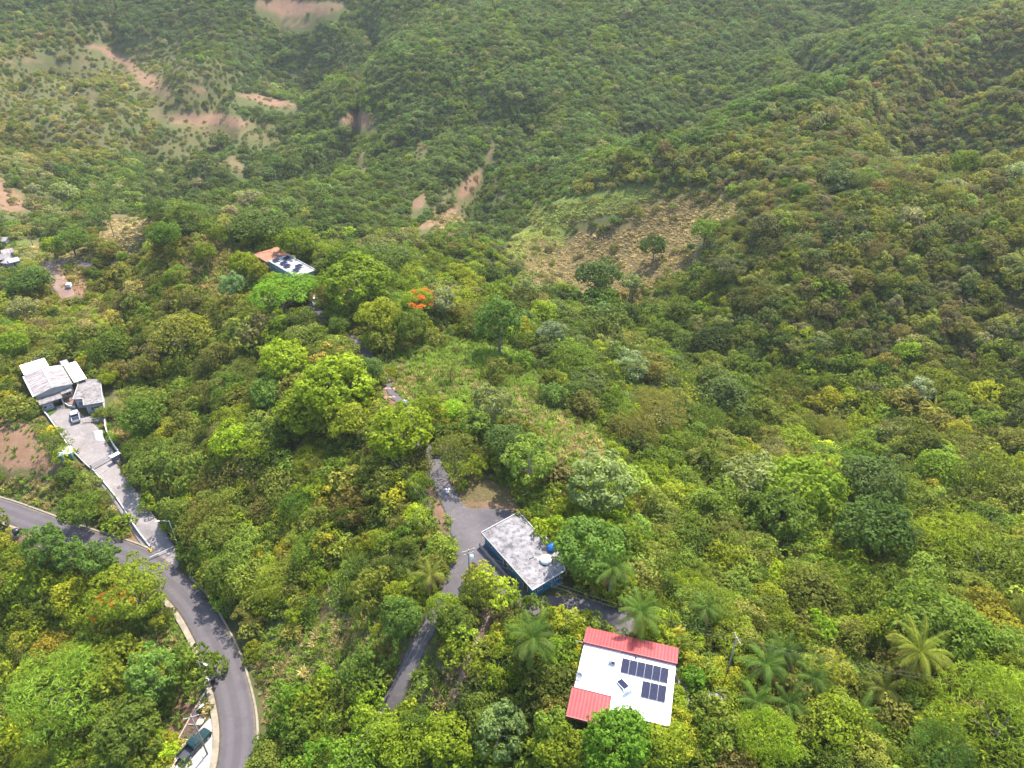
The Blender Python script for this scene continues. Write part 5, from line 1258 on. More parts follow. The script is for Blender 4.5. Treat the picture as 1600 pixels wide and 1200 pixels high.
def trunk_shape(seed, h, r0, spread=1.6, limbs=5, top=None, lean=0.0):
    r = random.Random(seed)
    m = MB()
    ax, ay = r.uniform(-1, 1) * lean, r.uniform(-1, 1) * lean
    fork = h * r.uniform(0.45, 0.65)
    P = lambda z: (ax * (z / h) ** 2, ay * (z / h) ** 2, z)
    m.tube([P(-0.8), P(0.15), P(fork * .5), P(fork), P(h)], [r0 * 1.5, r0 * 1.15, r0 * .95, r0 * .8, r0 * .35], 7)
    for i in range(limbs):
        w = 2 * math.pi * (i + r.random() * .6) / limbs
        z0 = fork * r.uniform(.7, 1.2); L = spread * r.uniform(.7, 1.15)
        b = Vector(P(min(z0, h)))
        m.tube([b, b + Vector((math.cos(w) * L * .45, math.sin(w) * L * .45, L * .45)), b + Vector((math.cos(w) * L, math.sin(w) * L, L * .75 + .2))], [r0 * .5, r0 * .36, r0 * .12], 5)
    return m
def shape_mesh(name, sh, lift=0.0):
    v, f, a, b = sh
    v = v.copy(); v[:, 2] += lift
    me = np_mesh(name, v, f, False, {'leaf': ('FLOAT', 'POINT', a.astype(np.float32)), 'flower': ('FLOAT', 'POINT', b.astype(np.float32))})
    me.materials.append(LEAF)
    return me
def joined_mesh(name, sh, lift, trunk, bark):
    v, f, a, b = sh
    tv = np.array(trunk.v); tf = []
    for q in trunk.f:
        q = list(q)
        if len(q) == 4: tf.append(q)
    tf = np.array(tf) + len(v)
    v = v.copy(); v[:, 2] += lift
    me = np_mesh(name, np.vstack([v, tv]), np.vstack([f, tf]), False, {'leaf': ('FLOAT', 'POINT', np.r_[a, np.zeros(len(tv))].astype(np.float32)), 'flower': ('FLOAT', 'POINT', np.r_[b, np.zeros(len(tv))].astype(np.float32))})
    me.materials.append(LEAF); me.materials.append(bark)
    me.polygons.foreach_set('material_index', np.r_[np.zeros(len(f), int), np.ones(len(tf), int)].astype(np.int32))
    return me

# kinds: crown radius 3 m nominal; lift = height of the crown's middle
KINDS = {}
def add_kind(key, shapes, lift, trunk_args, bark=BARK, rnom=3.0):
    KINDS[key] = dict(var=[], lift=lift, r=rnom)
    for i, sh in enumerate(shapes):
        tr = trunk_shape(hash(key) % 1000 if False else sum(map(ord, key)) + i, *trunk_args)
        cm = shape_mesh('crown_' + key, sh, lift)
        tm = tr.mesh('trunk_' + key); tm.materials.append(bark)
        KINDS[key]['var'].append((cm, tm, sh, tr, bark))
add_kind('round', [crown_shape(100 + i, 3, 2.4, 30, 85, .40, .26) for i in range(4)], 4.2, (4.6, .16, 1.7, 5))
add_kind('mango', [crown_shape(130 + i, 3, 2.5, 66, 74, .34, .21, (.18, .27), -.45, .35, .3, 0, .10, clusters=15) for i in range(3)], 3.8, (4.0, .22, 1.5, 5))
add_kind('spread', [crown_shape(150 + i, 3.4, 1.25, 44, 60, .34, .15, (.16, .26), -.2, .3, .1, .25, .2) for i in range(2)], 4.6, (4.6, .2, 2.4, 7))
add_kind('bloom', [crown_shape(160 + i, 3.2, 1.6, 40, 60, .36, .18, (.18, .28), -.2, .35, .1, .2, .2, flower=.42) for i in range(2)], 4.2, (4.2, .18, 2.2, 6))
add_kind('pale', [crown_shape(170 + i, 3, 2.7, 42, 52, .50, .28, (.18, .28), -.5, .55, .6, 0, .25, drop=.12) for i in range(3)], 4.4, (5.8, .13, 2.1, 8), BARK_PALE)
add_kind('loose', [crown_shape(190 + i, 3, 2.1, 24, 72, .34, .16, (.24, .46), -.3, .8, .2, 0, .3, drop=.12) for i in range(4)], 3.6, (4.2, .12, 2.0, 6))
add_kind('tall', [crown_shape(210 + i, 2.4, 3.2, 34, 70, .40, .24, (.28, .44), -.6, .5, .3) for i in range(2)], 5.2, (6.5, .18, 1.3, 6))
add_kind('feather', [crown_shape(230 + i, 3, 2.2, 42, 85, .40, .07, (.22, .36), -.4, .9, .5, 0, .2) for i in range(2)], 3.8, (4.5, .14, 1.8, 6))
add_kind('shrub', [crown_shape(250 + i, 1.2, .95, 13, 46, .26, .16, (.3, .5), -.3, .6, .2) for i in range(4)], .8, (.9, .05, .6, 4), rnom=1.2)
def _mixed(sh, seed, share):
    r = np.random.default_rng(seed); v, f, a, b = sh; return v, f, a, np.repeat((r.random(len(f)) < share).astype(float), 4)
add_kind('croton', [_mixed(crown_shape(300 + i, 1.2, 1.0, 15, 60, .30, .13, (.3, .5), -.3, .6, .1), i, .55) for i in range(3)], .8, (.9, .05, .6, 4), rnom=1.2)
add_kind('far', [crown_shape(270 + i, 2.6, 2.1, 20, 26, .62, .44, (.3, .5), -.3, .5, .2) for i in range(5)], 3.2, (3.4, .14, 1.3, 3), rnom=2.6)

def twigs(seed, h=4.5, r0=.1):
    r = random.Random(seed); m = MB()
    def grow(p, d, L, rad, k):
        q = p + d * L
        m.tube([p, (p + q) / 2 + Vector((r.uniform(-.1, .1), r.uniform(-.1, .1), 0)) * L, q], [rad, rad * .8, rad * .55], 4, cap=False)
        if k == 0: return
        for _ in range(3):
            grow(p + d * L * r.uniform(.6, 1), (d + Vector((r.uniform(-1, 1), r.uniform(-1, 1), r.uniform(-.1, .8))) * .8).normalized(), L * r.uniform(.55, .8), rad * .55, k - 1)
    grow(Vector((0, 0, -.5)), Vector((r.uniform(-.2, .2), r.uniform(-.2, .2), 1)).normalized(), h * .5, r0, 4)
    return m

def tuft(seed, h=.8, n=26, spread=.5, W=.05):
    r = np.random.default_rng(seed)
    V, Fc, A, k = [], [], [], 0
    for i in range(n):
        w = r.uniform(0, 2 * math.pi); b = np.array([math.cos(w), math.sin(w), 0]) * r.uniform(0, .25)
        o = np.array([math.cos(w + r.uniform(-.5, .5)), math.sin(w + r.uniform(-.5, .5)), 0]) * spread * r.uniform(.3, 1.2)
        hh = h * r.uniform(.5, 1.2); s = np.array([-o[1], o[0], 0]); s = s / (np.linalg.norm(s) + 1e-6) * W
        p0, p1, p2 = b, b + o * .4 + [0, 0, hh * .75], b + o + [0, 0, hh * r.uniform(.6, 1)]
        V += [p0 - s, p0 + s, p1 + s * .8, p1 - s * .8, p2 + s * .15, p2 - s * .15]
        Fc += [[k, k + 1, k + 2, k + 3], [k + 3, k + 2, k + 4, k + 5]]; A += [r.random()] * 6; k += 6
    return np.array(V), np.array(Fc), np.array(A), np.zeros(len(V))
TUFTS = [tuft(i) for i in range(3)]

# ---- palms: each frond a rachis with leaflets
def frond_shape(seed, L=4.4, droop=1.0, n=30, ll=.85, W=.055, vee=.35):
    r = np.random.default_rng(seed)
    V, Fc, A, k = [], [], [], 0
    s = np.linspace(0, 1, n)
    ang = .0 - droop * s ** 1.5
    X = np.concatenate([[0], np.cumsum(np.cos(ang[:-1]) * L / (n - 1))]); Z = np.concatenate([[0], np.cumsum(np.sin(ang[:-1]) * L / (n - 1))])
    for i in range(n - 1):                              # rachis
        w0, w1 = .06 * (1 - s[i] * .8), .06 * (1 - s[i + 1] * .8)
        V += [(X[i], -w0, Z[i]), (X[i + 1], -w1, Z[i + 1]), (X[i + 1], w1, Z[i + 1]), (X[i], w0, Z[i])]
        Fc.append([k, k + 1, k + 2, k + 3]); A += [.75] * 4; k += 4
    for i in range(3, n):
        t = s[i]; l = ll * (math.sin(math.pi * min(1, t * .86 + .12)) ** .6) * r.uniform(.85, 1.1)
        for sg in (-1, 1):
            fwd = .55 + .5 * t
            d = np.array([math.cos(ang[i]) * fwd, sg, math.sin(ang[i]) * fwd - vee - r.uniform(0, .35)]); d /= np.linalg.norm(d)
            b = np.array([X[i], 0, Z[i]]); e = b + d * l * .6; e2 = b + d * l + np.array([0, 0, -.16 * l])
            w = np.array([math.cos(ang[i]), 0, math.sin(ang[i])]) * W
            V += [b - w, e - w * 1.1, e + w * 1.1, b + w, e2 - w * .2, e2 + w * .2]
            Fc += [[k, k + 1, k + 2, k + 3], [k + 1, k + 4, k + 5, k + 2]]
            A += list(np.full(6, r.uniform(.3, .75))); k += 6
    return np.array(V), np.array(Fc), np.array(A), np.zeros(len(V))
FROND = {'coconut': [shape_mesh('frond', frond_shape(i, 4.6, .9 + .45 * i, 34, .95, .035, .45)) for i in range(3)],
         'royal': [shape_mesh('frond', frond_shape(10 + i, 3.6, 1.0 + .5 * i, 32, .9, .032, .25)) for i in range(3)],
         'areca': [shape_mesh('frond', frond_shape(20 + i, 2.4, 1.0 + .4 * i, 24, .62, .03, .3)) for i in range(3)]}
def blade_shape(seed, L=2.2, W=.3, droop=1.2):
    n = 7; s = np.linspace(0, 1, n); ang = -droop * s ** 1.4
    X = np.concatenate([[0], np.cumsum(np.cos(ang[:-1]) * L / (n - 1))]); Z = np.concatenate([[0], np.cumsum(np.sin(ang[:-1]) * L / (n - 1))])
    V, Fc, A = [], [], []
    for i in range(n):
        w = W * math.sin(math.pi * (s[i] * .82 + .12)) ** .8
        V += [(X[i], -w, Z[i] - w * .25), (X[i], 0, Z[i]), (X[i], w, Z[i] - w * .25)]; A += [.35, .8, .5]
    for i in range(n - 1):
        for j in (0, 1): Fc.append([i * 3 + j, i * 3 + j + 3, i * 3 + j + 4, i * 3 + j + 1])
    return np.array(V), np.array(Fc), np.array(A), np.zeros(len(V))
BLADE = [shape_mesh('leaf', blade_shape(i, 2.1 + .3 * i, .26, .9 + .4 * i)) for i in range(3)]
BLADE_S = [shape_mesh('leaf', blade_shape(i, 1.5, .11, 1.0 + .4 * i)) for i in range(3)]
def fan_leaf(seed):
    r = np.random.default_rng(seed); V, Fc, A, k = [], [], [], 0
    V += [(0, -.03, 0), (1.0, -.03, .1), (1.0, .03, .1), (0, .03, 0)]; Fc.append([0, 1, 2, 3]); A += [.8] * 4; k = 4
    for i in range(17):
        w = (i / 16 - .5) * 4.2
        d = np.array([math.cos(w), math.sin(w), -.15]); b = np.array([1, 0, .1]); sd = np.array([-math.sin(w), math.cos(w), 0]) * .1
        e = b + d * .75; e2 = b + d * 1.15 + np.array([0, 0, -.3])
        V += [b - sd * .2, e - sd, e + sd, b + sd * .2, e2 - sd * .1, e2 + sd * .1]; Fc += [[k, k + 1, k + 2, k + 3], [k + 1, k + 4, k + 5, k + 2]]
        A += list(np.full(6, r.uniform(.3, .7))); k += 6
    return np.array(V), np.array(Fc), np.array(A), np.zeros(len(V))
FAN = [shape_mesh('leaf', fan_leaf(i)) for i in range(2)]

def put(name, me, parent, loc=(0, 0, 0), rot=(0, 0, 0), sc=1.0, tint=None):
    o = bpy.data.objects.new(name, me); COL.objects.link(o); o.parent = parent
    o.location = loc; o.rotation_euler = rot; o.scale = (sc,) * 3 if isinstance(sc, (int, float)) else sc
    if tint is not None: o['tint'] = [float(x) for x in tint] + [1.0]
    return o
# leaf colours (base colour of the leaves)
T = dict(deep=(0.056, .082, 0.014), mid=(0.088, .122, 0.016), bright=(0.136, .175, 0.013), lime=(0.175, .21, 0.013), yellow=(0.165, .175, 0.016), olive=(0.116, .122, 0.025), pale=(0.153, .168, 0.056), tan=(0.180, .16, 0.063),
         blue=(0.078, .108, 0.026), gold=(0.400, .32, 0.023), brown=(0.120, .108, 0.041), grey=(0.147, .15, 0.068), grass=(0.092, .160, 0.014))
def tn(k, r=None, j=.12):
    c = np.array(T[k] if isinstance(k, str) else k)
    return c if r is None else c * (1 + j * r.normal(size=3) * np.array([1, .7, .8]))

def palm(name, u, v, kind, h, label, tint='mid', sc=1.0, n=16, group='palms', lo=-35, seed=0, lean=.6, cat='palm tree'):
    """crown of fronds on a trunk, the crown's middle seen at pixel (u, v)"""
    r = random.Random(seed * 31 + int(u))
    g = pt(u, v, h)
    e = empty(name, tuple(g), 0, label=label, cat=cat, group=group)
    lx, ly = r.uniform(-lean, lean), r.uniform(-lean, lean)
    m = MB()
    N = 9
    P = [(lx * ((1 - i / (N - 1)) ** 2) * 1.0 - 0, ly * ((1 - i / (N - 1)) ** 2), -.6 + (h + .6) * i / (N - 1)) for i in range(N)]
    r0 = {'coconut': .17, 'royal': .2, 'areca': .08}[kind] * (.6 + .4 * sc)
    m.tube(P, [r0 * (1.5 if i == 0 else 1.1 - .35 * i / N) for i in range(N)], 8)
    m.build('trunk', BARK_PALE if kind != 'coconut' else BARK, e)
    if kind == 'royal':
        s = MB(); s.tube([(0, 0, h - 1.2 * sc), (0, 0, h - .5 * sc), (0, 0, h + .1)], [r0 * .9, r0, r0 * .5], 8); s.build('crownshaft', CROWNSHAFT, e)
    if kind == 'coconut':
        for k in range(5):
            s = MB(); s.lathe([(.02, -.16), (.11, -.1), (.14, 0), (.1, .12), (.02, .16)], 8)
            o = s.build('coconut', BARK, e); w = k * 1.25; o.location = (.28 * math.cos(w), .28 * math.sin(w), h - .3)
    n = int(n * 1.35)
    for k in range(n):
        el = R(78 - (78 - lo) * ((k + .5) / n) ** .9)
        az = k * 2.39996 + r.uniform(-.2, .2)
        q = Matrix.Rotation(az, 4, 'Z') @ Matrix.Rotation(-el, 4, 'Y') @ Matrix.Rotation(r.uniform(-.4, .4), 4, 'X')
        t = np.array(T[tint] if isinstance(tint, str) else tint) * r.uniform(.7, 1.05)
        t = np.array([max(t[0], .62 * t[1]), t[1], min(t[2], .16 * t[1])]) * (.78 if kind != 'coconut' else .95)
        if k > n - 5: t = np.array([.24, .17, .07]) * r.uniform(.6, 1.2)
        put('frond', FROND[kind][k % 3], e, (0, 0, h), q.to_euler(), sc * r.uniform(.85, 1.1), t)
    return e
CROWNSHAFT = plain('palm_green_shaft', (.10, .17, .05), .5)
def clump(name, u, v, meshes, n, h, label, tint='bright', sc=1.0, part='leaf', group=None, el=(20, 80), cat='plant', stems=1, seed=0, spread=.7):
    """stemless plant: blades or fronds rising from a few stems"""
    r = random.Random(seed + int(u * 7 + v))
    g = pt(u, v, h)
    e = empty(name, tuple(g), 0, label=label, cat=cat, group=group)
    for s in range(stems):
        a = s * 2.4; x, y = (spread * math.cos(a), spread * math.sin(a)) if stems > 1 else (0, 0)
        hh = h * r.uniform(.7, 1.1)
        m = MB(); m.tube([(x * .5, y * .5, -.4), (x * .8, y * .8, hh * .5), (x, y, hh)], [.1 * sc, .08 * sc, .05 * sc], 6); m.build('stem', BARK_GREEN, e)
        for k in range(n):
            q = Matrix.Rotation(k * 2.4 + r.uniform(-.3, .3), 4, 'Z') @ Matrix.Rotation(-R(r.uniform(*el)), 4, 'Y')
            t = np.array(T[tint] if isinstance(tint, str) else tint) * r.uniform(.75, 1.25)
            put(part, meshes[k % len(meshes)], e, (x, y, hh), q.to_euler(), sc * r.uniform(.8, 1.15), t)
    return e
BARK_GREEN = worn('green_stem', (.09, .11, .04), (.2, .18, .08), 3, .7)

def tree(name, key, g, sc, tint, label, cat='tree', group=None, rz=0.0, var=0, sz=None, flower=None):
    cm, tm, sh, tr, bark = KINDS[key]['var'][var % len(KINDS[key]['var'])]
    e = empty(name, (float(g[0]), float(g[1]), float(g[2])), float(rz), label=label, cat=cat, group=group)
    s = (float(sc), float(sc), float(sz if sz else sc))
    c = put('crown', cm, e, (0, 0, 0), (0, 0, 0), s, tint)
    if flower is not None: c['flower_tint'] = [float(x) for x in flower] + [1.0]
    put('trunk', tm, e, (0, 0, 0), (0, 0, 0), s)
    return e
# ------------------------------------------------------------------ trees that can be told apart
LAND = [ # u, v, crown width in photo pixels, kind, tint, name, label
 (402,338,98,'round','deep','shade_tree','huge dark green shade tree behind the terracotta roofed house'),
 (460,378,50,'mango','bright','mango_tree','bright dome-shaped mango tree right behind the terracotta roof'),
 (379,412,36,'mango','lime','mango_tree','lime green mango tree on the dry knoll west of the terracotta roof'),
 (403,424,30,'mango','bright','mango_tree','small mango tree touching the terracotta roof edge'),
 (360,443,38,'pale',(.12,.18,.06),'broadleaf_tree','grey-green round tree on the dry slope below the knoll mango'),
 (321,394,28,'mango','bright','mango_tree','small bright tree alone in the dry grass of the knoll'),
 (438,454,84,'spread','grass','flame_tree','vivid green umbrella tree in front of the flat solar roof'),
 (476,442,44,'spread','grass','flame_tree','smaller vivid green umbrella crown overlapping the turquoise wall'),
 (556,436,92,'mango','bright','mango_tree','large bright mango tree beside the parked white car'),
 (540,410,60,'mango','mid','mango_tree','mid green mango tree behind the large bright mango'),
 (508,462,40,'loose','brown','thorn_bush','brownish thorn bush between the white car and the large mango'),
 (655,466,52,'bloom','bright','flame_tree','flame tree with a vivid orange patch of blossom on the ridge'),
 (690,470,46,'pale','grey','broadleaf_tree','grey-green open tree right of the orange flame tree'),
 (596,490,60,'round','bright','broadleaf_tree','bright bushy tree on the near edge of the ridge grove'),
 (640,505,50,'round','mid','broadleaf_tree','mid green tree below the orange flame tree'),
 (448,564,70,'mango','lime','mango_tree','isolated lime green mango tree on the slope above the big mango'),
 (530,600,104,'mango','lime','mango_tree','biggest lime green mango tree in the middle of the left slope'),
 (478,640,78,'mango','bright','mango_tree','bright mango crown leaning out below the biggest mango'),
 (424,617,56,'mango',(.12,.19,.03),'mango_tree','yellowish mango tree beside the bare earth slide'),
 (570,578,46,'round','blue','broadleaf_tree','bluish green tree behind the biggest mango'),
 (525,553,66,'bloom','olive','almond_tree','olive tree with yellow and red leaves by the dirt track'),
 (547,656,66,'round','yellow','broadleaf_tree','yellow-green tree next to the overhead wires'),
 (625,672,88,'mango','lime','avocado_tree','broad lime green tree overhanging the ridge lane'),
 (664,636,40,'round','bright','broadleaf_tree','bright bush at the bend by the blue tank'),
 (607,584,22,'shrub','yellow','croton_bush','small yellow bush beside the rubble heap'),
 (767,632,66,'pale','pale','trumpet_tree','pale silvery tree at the head of the row beside the lane'),
 (745,660,50,'pale',(.12,.165,.045),'trumpet_tree','pale green tree just below the silvery one'),
 (828,718,78,'pale',(.12,.165,.045),'trumpet_tree','tall pale large-leaved tree behind the bare forecourt'),
 (788,690,62,'round','blue','broadleaf_tree','bluish green tree left of the tall pale one'),
 (710,705,78,'loose','olive','open_crown_tree','thin open olive tree with bare limbs over the lane'),
 (937,755,104,'pale',(.125,.16,.055),'trumpet_tree','wide pale tree with grey twigs up from the blue house'),
 (922,858,92,'round',(.06,.13,.025),'broadleaf_tree','dense green tree against the side of the blue house'),
 (890,795,46,'feather','bright','bamboo_clump','feathery bright green thicket at the corner of the blue house'),
 (750,922,54,'loose',(.07,.085,.03),'thorn_bush','dark purplish bush at the fork of the lane'),
 (710,966,48,'round','mid','broadleaf_tree','mid green tree hiding the lane under the utility pole'),
 (626,962,56,'round',(.05,.12,.03),'broadleaf_tree','dense green tree on the slope left of the lower lane'),
 (967,1152,98,'mango','grass','citrus_tree','dense round green tree in front of the white roof'),
 (1030,1168,70,'round','bright','citrus_tree','yellow-green tree right of the round tree before the white roof'),
 (880,1175,80,'round','bright','broadleaf_tree','bright tree below the small red porch roof'),
 (930,1185,70,'round','bright','broadleaf_tree','bright tree crown left of the round citrus tree'),
 (780,1135,80,'pale',(.15,.2,.06),'broadleaf_tree','large-leaved yellowish tree at the foot of the footpath'),
 (1085,1058,40,'shrub','grass','garden_bush','rounded green bush right of the white roof beside the path'),
 (1102,1103,44,'shrub','mid','garden_bush','darker rounded bush next to the grey boulder'),
 (887,985,30,'shrub','mid','garden_bush','dark green garden bush by the red roof corner'),
 (887,1013,30,'shrub',(.09,.14,.05),'garden_bush','pale green garden bush left of the white roof'),
 (1085,1000,40,'shrub','bright','garden_bush','bright bush behind the utility pole garden'),
 (1203,1153,90,'feather','bright','casuarina_tree','feathery light green tree in the palm garden'),
 (1572,1128,170,'feather','bright','casuarina_tree','big feathery bright tree filling the lower corner'),
 (1475,1170,90,'feather',(.09,.15,.025),'casuarina_tree','smaller feathery tree beside the big feathery one'),
 (1180,750,92,'pale','pale','trumpet_tree','pale large-leaved tree standing out in the ravine'),
 (1439,607,46,'pale',(.17,.195,.11),'trumpet_tree','whitish small tree near the dry palm on the far bank'),
 (1367,828,104,'round',(.045,.085,.018),'broadleaf_tree','big dark green tree above the coconut palm'),
 (1356,750,92,'round','blue','broadleaf_tree','dark bluish tree in the middle of the ravine slope'),
 (1127,616,84,'round','blue','broadleaf_tree','grey-blue tree on the ravine edge past the meadow'),
 (1215,800,90,'round','mid','broadleaf_tree','mid green tree below the pale ravine tree'),
 (1110,590,50,'tall','olive','broadleaf_tree','tall olive tree at the ravine edge behind the grey-blue one'),
 (780,500,74,'tall',(.06,.12,.03),'broadleaf_tree','tall tree with bare trunk behind the meadow'),
 (823,452,44,'pale','pale','trumpet_tree','whitish tree in the wood beyond the ridge grove'),
 (983,570,50,'pale',(.17,.2,.1),'trumpet_tree','pale silvery tree on the ravine slope past the meadow'),
 (935,492,46,'pale',(.13,.18,.06),'trumpet_tree','light green tree in the wood under the brown hillside'),
 (862,522,46,'pale',(.15,.175,.09),'trumpet_tree','grey twiggy tree above the meadow'),
 (980,490,40,'round','deep','broadleaf_tree','small dark tree at the foot of the brown hillside'),
 (1023,383,38,'round',(.04,.09,.025),'broadleaf_tree','lone green tree in the middle of the brown hillside'),
 (1103,360,36,'round','mid','broadleaf_tree','tree on the upper edge of the brown hillside'),
 (935,432,64,'round',(.045,.1,.03),'broadleaf_tree','wide dark crown at the bottom of the brown hillside'),
 (988,442,34,'pale','pale','trumpet_tree','pale crown beside the wide dark one under the brown hillside'),
 (206,921,104,'spread','bright','flame_tree','bright spreading flame tree inside the street bend'),
 (168,946,60,'bloom','bright','flame_tree','orange-flowered crown on the edge of the street bend thicket'),
 (99,1083,150,'feather',(.12,.19,.02),'tamarind_tree','huge feathery bright tree below the street bend'),
 (238,1053,84,'pale',(.07,.17,.03),'seagrape_tree','bright large-leaved tree next to the construction plot'),
 (196,1150,96,'round','mid','broadleaf_tree','dense mid green tree below the construction plot'),
 (125,797,52,'round','mid','broadleaf_tree','round bush between the street and the driveway bank'),
 (188,820,38,'shrub','bright','garden_bush','low bright bush on the bare bank beside the driveway'),
 (66,845,60,'pale',(.06,.13,.04),'banana_thicket','broad-leaved thicket just below the street kerb'),
 (158,875,60,'pale',(.08,.14,.035),'banana_thicket','leafy thicket overhanging the street near the driveway'),
 (110,868,50,'pale',(.07,.13,.03),'banana_thicket','leafy thicket between the drum and the street bend'),
 (20,536,38,'mango','bright','mango_tree','bright tree behind the black tank of the grey house'),
 (82,688,48,'loose',(.11,.15,.05),'garden_tree','greyish garden tree beside the concrete yard wall'),
 (45,632,16,'shrub','gold','croton_bush','yellow bush on the edge of the bare earth yard'),
 (77,675,18,'shrub','gold','croton_bush','yellow bush behind the greyish garden tree'),
 (48,436,58,'round',(.045,.1,.025),'shade_tree','dark tree beside the pink dirt road'),
 (258,366,42,'round',(.07,.14,.02),'broadleaf_tree','bright tree on the crest left of the dry knoll'),
 (81,384,30,'mango','bright','mango_tree','bright little tree near the valley road'),
 (110,376,46,'round','mid','broadleaf_tree','tree shading the valley road'),
 (365,652,60,'spread','yellow','broadleaf_tree','flat-topped yellow-green tree on the left slope'),
 (280,520,90,'loose',(.13,.14,.04),'broadleaf_tree','wide yellowish flat crown high on the left slope'),
 (222,645,60,'round','mid','broadleaf_tree','mid green tree leaning over the small grey house'),
 (170,590,26,'round','lime','garden_tree','lime bush overhanging the small grey house roof'),
 (694,948,48,'round','bright','broadleaf_tree','bright tree just right of the lane under the fork pole'),
 (590,1152,76,'round','bright','broadleaf_tree','bright tree closing the end of the lower lane'),
 (555,1188,80,'round','grass','broadleaf_tree','vivid tree at the bottom left of the lower lane'),
 (632,1172,66,'round','bright','broadleaf_tree','bright tree at the bottom right of the lower lane'),
 (650,1132,46,'round','mid','broadleaf_tree','mid green bushy tree between the lower lane and the footpath'),
 (745,1110,60,'round','mid','broadleaf_tree','mid green tree right of the footpath'),
 (705,1160,80,'round','bright','broadleaf_tree','bright tree at the bottom end of the footpath'),
 (390,470,36,'shrub','yellow','garden_bush','yellow-green bush below the vivid umbrella tree'),
 (365,690,60,'round','lime','broadleaf_tree','lime tree under the flat-topped tree of the left slope'),
]
MIXG = {'broadleaf_tree': 'broadleaf trees', 'mango_tree': 'mango trees', 'trumpet_tree': 'pale trumpet trees', 'flame_tree': 'flame trees', 'garden_bush': 'garden bushes', 'banana_thicket': 'leafy thickets by the street', 'casuarina_tree': 'feathery trees', 'croton_bush': 'yellow crotons'}
occupied = []
for i, (u, v, wpx, key, tint, nm, lab) in enumerate(LAND):
    K = KINDS[key]
    dep = pix(*pt(u, v))[2]
    for _ in range(3):
        sc = wpx * (.57 if key == 'mango' else .52) * dep / F_PX / K['r']
        sz = sc if sc < 1.4 else 1.4 + (sc - 1.4) * .6
        if nm == 'shade_tree': sz = min(sz, 1.45)
        if nm == 'shade_tree' and u > 300: sc = 2.85; g = np.array([-79.0, 213.0, float(hgt(-79.0, 213.0))]); sz = (2.5 - g[2]) / K['lift']; continue
        g = pt(u, v, K['lift'] * sz + .2)
        dep = pix(g[0], g[1], g[2] + K['lift'] * sz)[2]
    r_ = np.random.default_rng(i)
    tc = tn(tint, r_, .05)
    if tint not in ('grass', 'blue', 'pale', 'grey'): tc = np.array([max(tc[0], .62 * tc[1]), tc[1], min(tc[2], max(.17 * tc[1], tc[2] if key == 'pale' and tc[2] > .05 else 0))])
    tree(nm, key, g - np.array([0, 0, .1]), sc, tc, lab, 'bush' if 'bush' in nm else ('thicket' if 'thicket' in nm or 'clump' in nm else 'tree'), MIXG.get(nm), r_.uniform(0, 6.28), i, sz,
         (.48, .115, .015) if nm == 'flame_tree' else (.32, .22, .04))
    occupied.append((g[0], g[1], sc * K['r'] * .8))

# croton hedge of the red and white house: one plant each
CROT = [(858,968),(868,972),(878,966),(890,974),(904,970),(917,966),(872,984),(905,1002),(906,1016),(903,1030),(900,1042),(1070,1026),(1080,1036),(1092,1042),(1104,1052),(1114,1060),(1122,1070),(1135,1072),(1146,1080),(1054,1088),(1057,1104),(1056,1120),(1058,1138),
        (1020,1150),(1040,1140),(1075,1150),(1100,1165),(1122,1176),(1140,1170),(1160,1180),(1090,1180),(1060,1175),(778,985),(772,1000),(782,1015),(1146,1060),(1120,1045),(1048,992),(880,1140),(1035,985)]
NUM = ['first', 'second', 'third', 'fourth', 'fifth', 'sixth', 'seventh', 'eighth', 'ninth', 'tenth', 'eleventh', 'twelfth', 'thirteenth', 'fourteenth', 'fifteenth', 'sixteenth', 'seventeenth', 'eighteenth']
CB = {}
for u, v in CROT:
    bed = ('between the lane and the red roof' if v < 1000 and u < 1000 else 'in the bed left of the white roof' if 890 < u < 950 and v < 1100 else 'on the slope beside the footpath' if u < 890 else 'between the white roof and the boulder' if v < 1140 and u < 1160 else 'in the hedge before the white roof')
    CB.setdefault(bed, []).append((u, v))
i = 0
for bed, L_ in CB.items():
    vert = max(q[1] for q in L_) - min(q[1] for q in L_) > max(q[0] for q in L_) - min(q[0] for q in L_)
    L_.sort(key=lambda q: q[1] if vert else q[0])
    for j, (u, v) in enumerate(L_):
        r_ = np.random.default_rng(900 + i); g = pt(u, v, .8); gold = r_.random() < .75
        tree('croton_bush', 'croton', g, r_.uniform(.95, 1.4), tn('bright', r_, .1), f"{NUM[j]} {'yellow' if gold else 'lime green'} croton bush {'from the top' if vert else 'from the left'} {bed}", 'bush', 'croton bushes of the garden', r_.uniform(0, 6), i, None, (.30, .275, .025) if gold else (.2, .24, .02)); i += 1

# palms and big-leaved plants
palm('coconut_palm', 1437, 1019, 'coconut', 9.0, 'large yellowing coconut palm rising above the vine-covered slope', (.17,.19,.025), 1.12, 22, seed=1, lo=-42)
palm('coconut_palm', 351, 343, 'coconut', 7.5, 'coconut palm on the knoll left of the huge dark tree', (.2,.19,.05), .62, 16, seed=2)
palm('coconut_palm', 477, 330, 'coconut', 8.5, 'yellowish coconut palm behind the huge dark tree', (.24,.22,.08), .62, 16, seed=3)
palm('coconut_palm', 704, 575, 'coconut', 4.0, 'small drooping coconut palm in the meadow', (.14,.17,.03), .72, 14, seed=4, lo=-50)
palm('coconut_palm', 1459, 640, 'coconut', 6.0, 'dry pale palm below the whitish small tree', (.24,.23,.13), .7, 15, seed=5, lo=-50)
palm('coconut_palm', 1356, 630, 'coconut', 5.0, 'small dark palm in the far bank wood', (.09,.13,.06), .45, 12, seed=6)
palm('coconut_palm', 170, 342, 'coconut', 7.0, 'dark palm standing in the valley wood behind the knoll', (.04,.08,.035), .55, 14, seed=7)
palm('coconut_palm', 41, 358, 'coconut', 7.0, 'palm with a pale top near the shacks', (.17,.19,.05), .5, 12, seed=8)
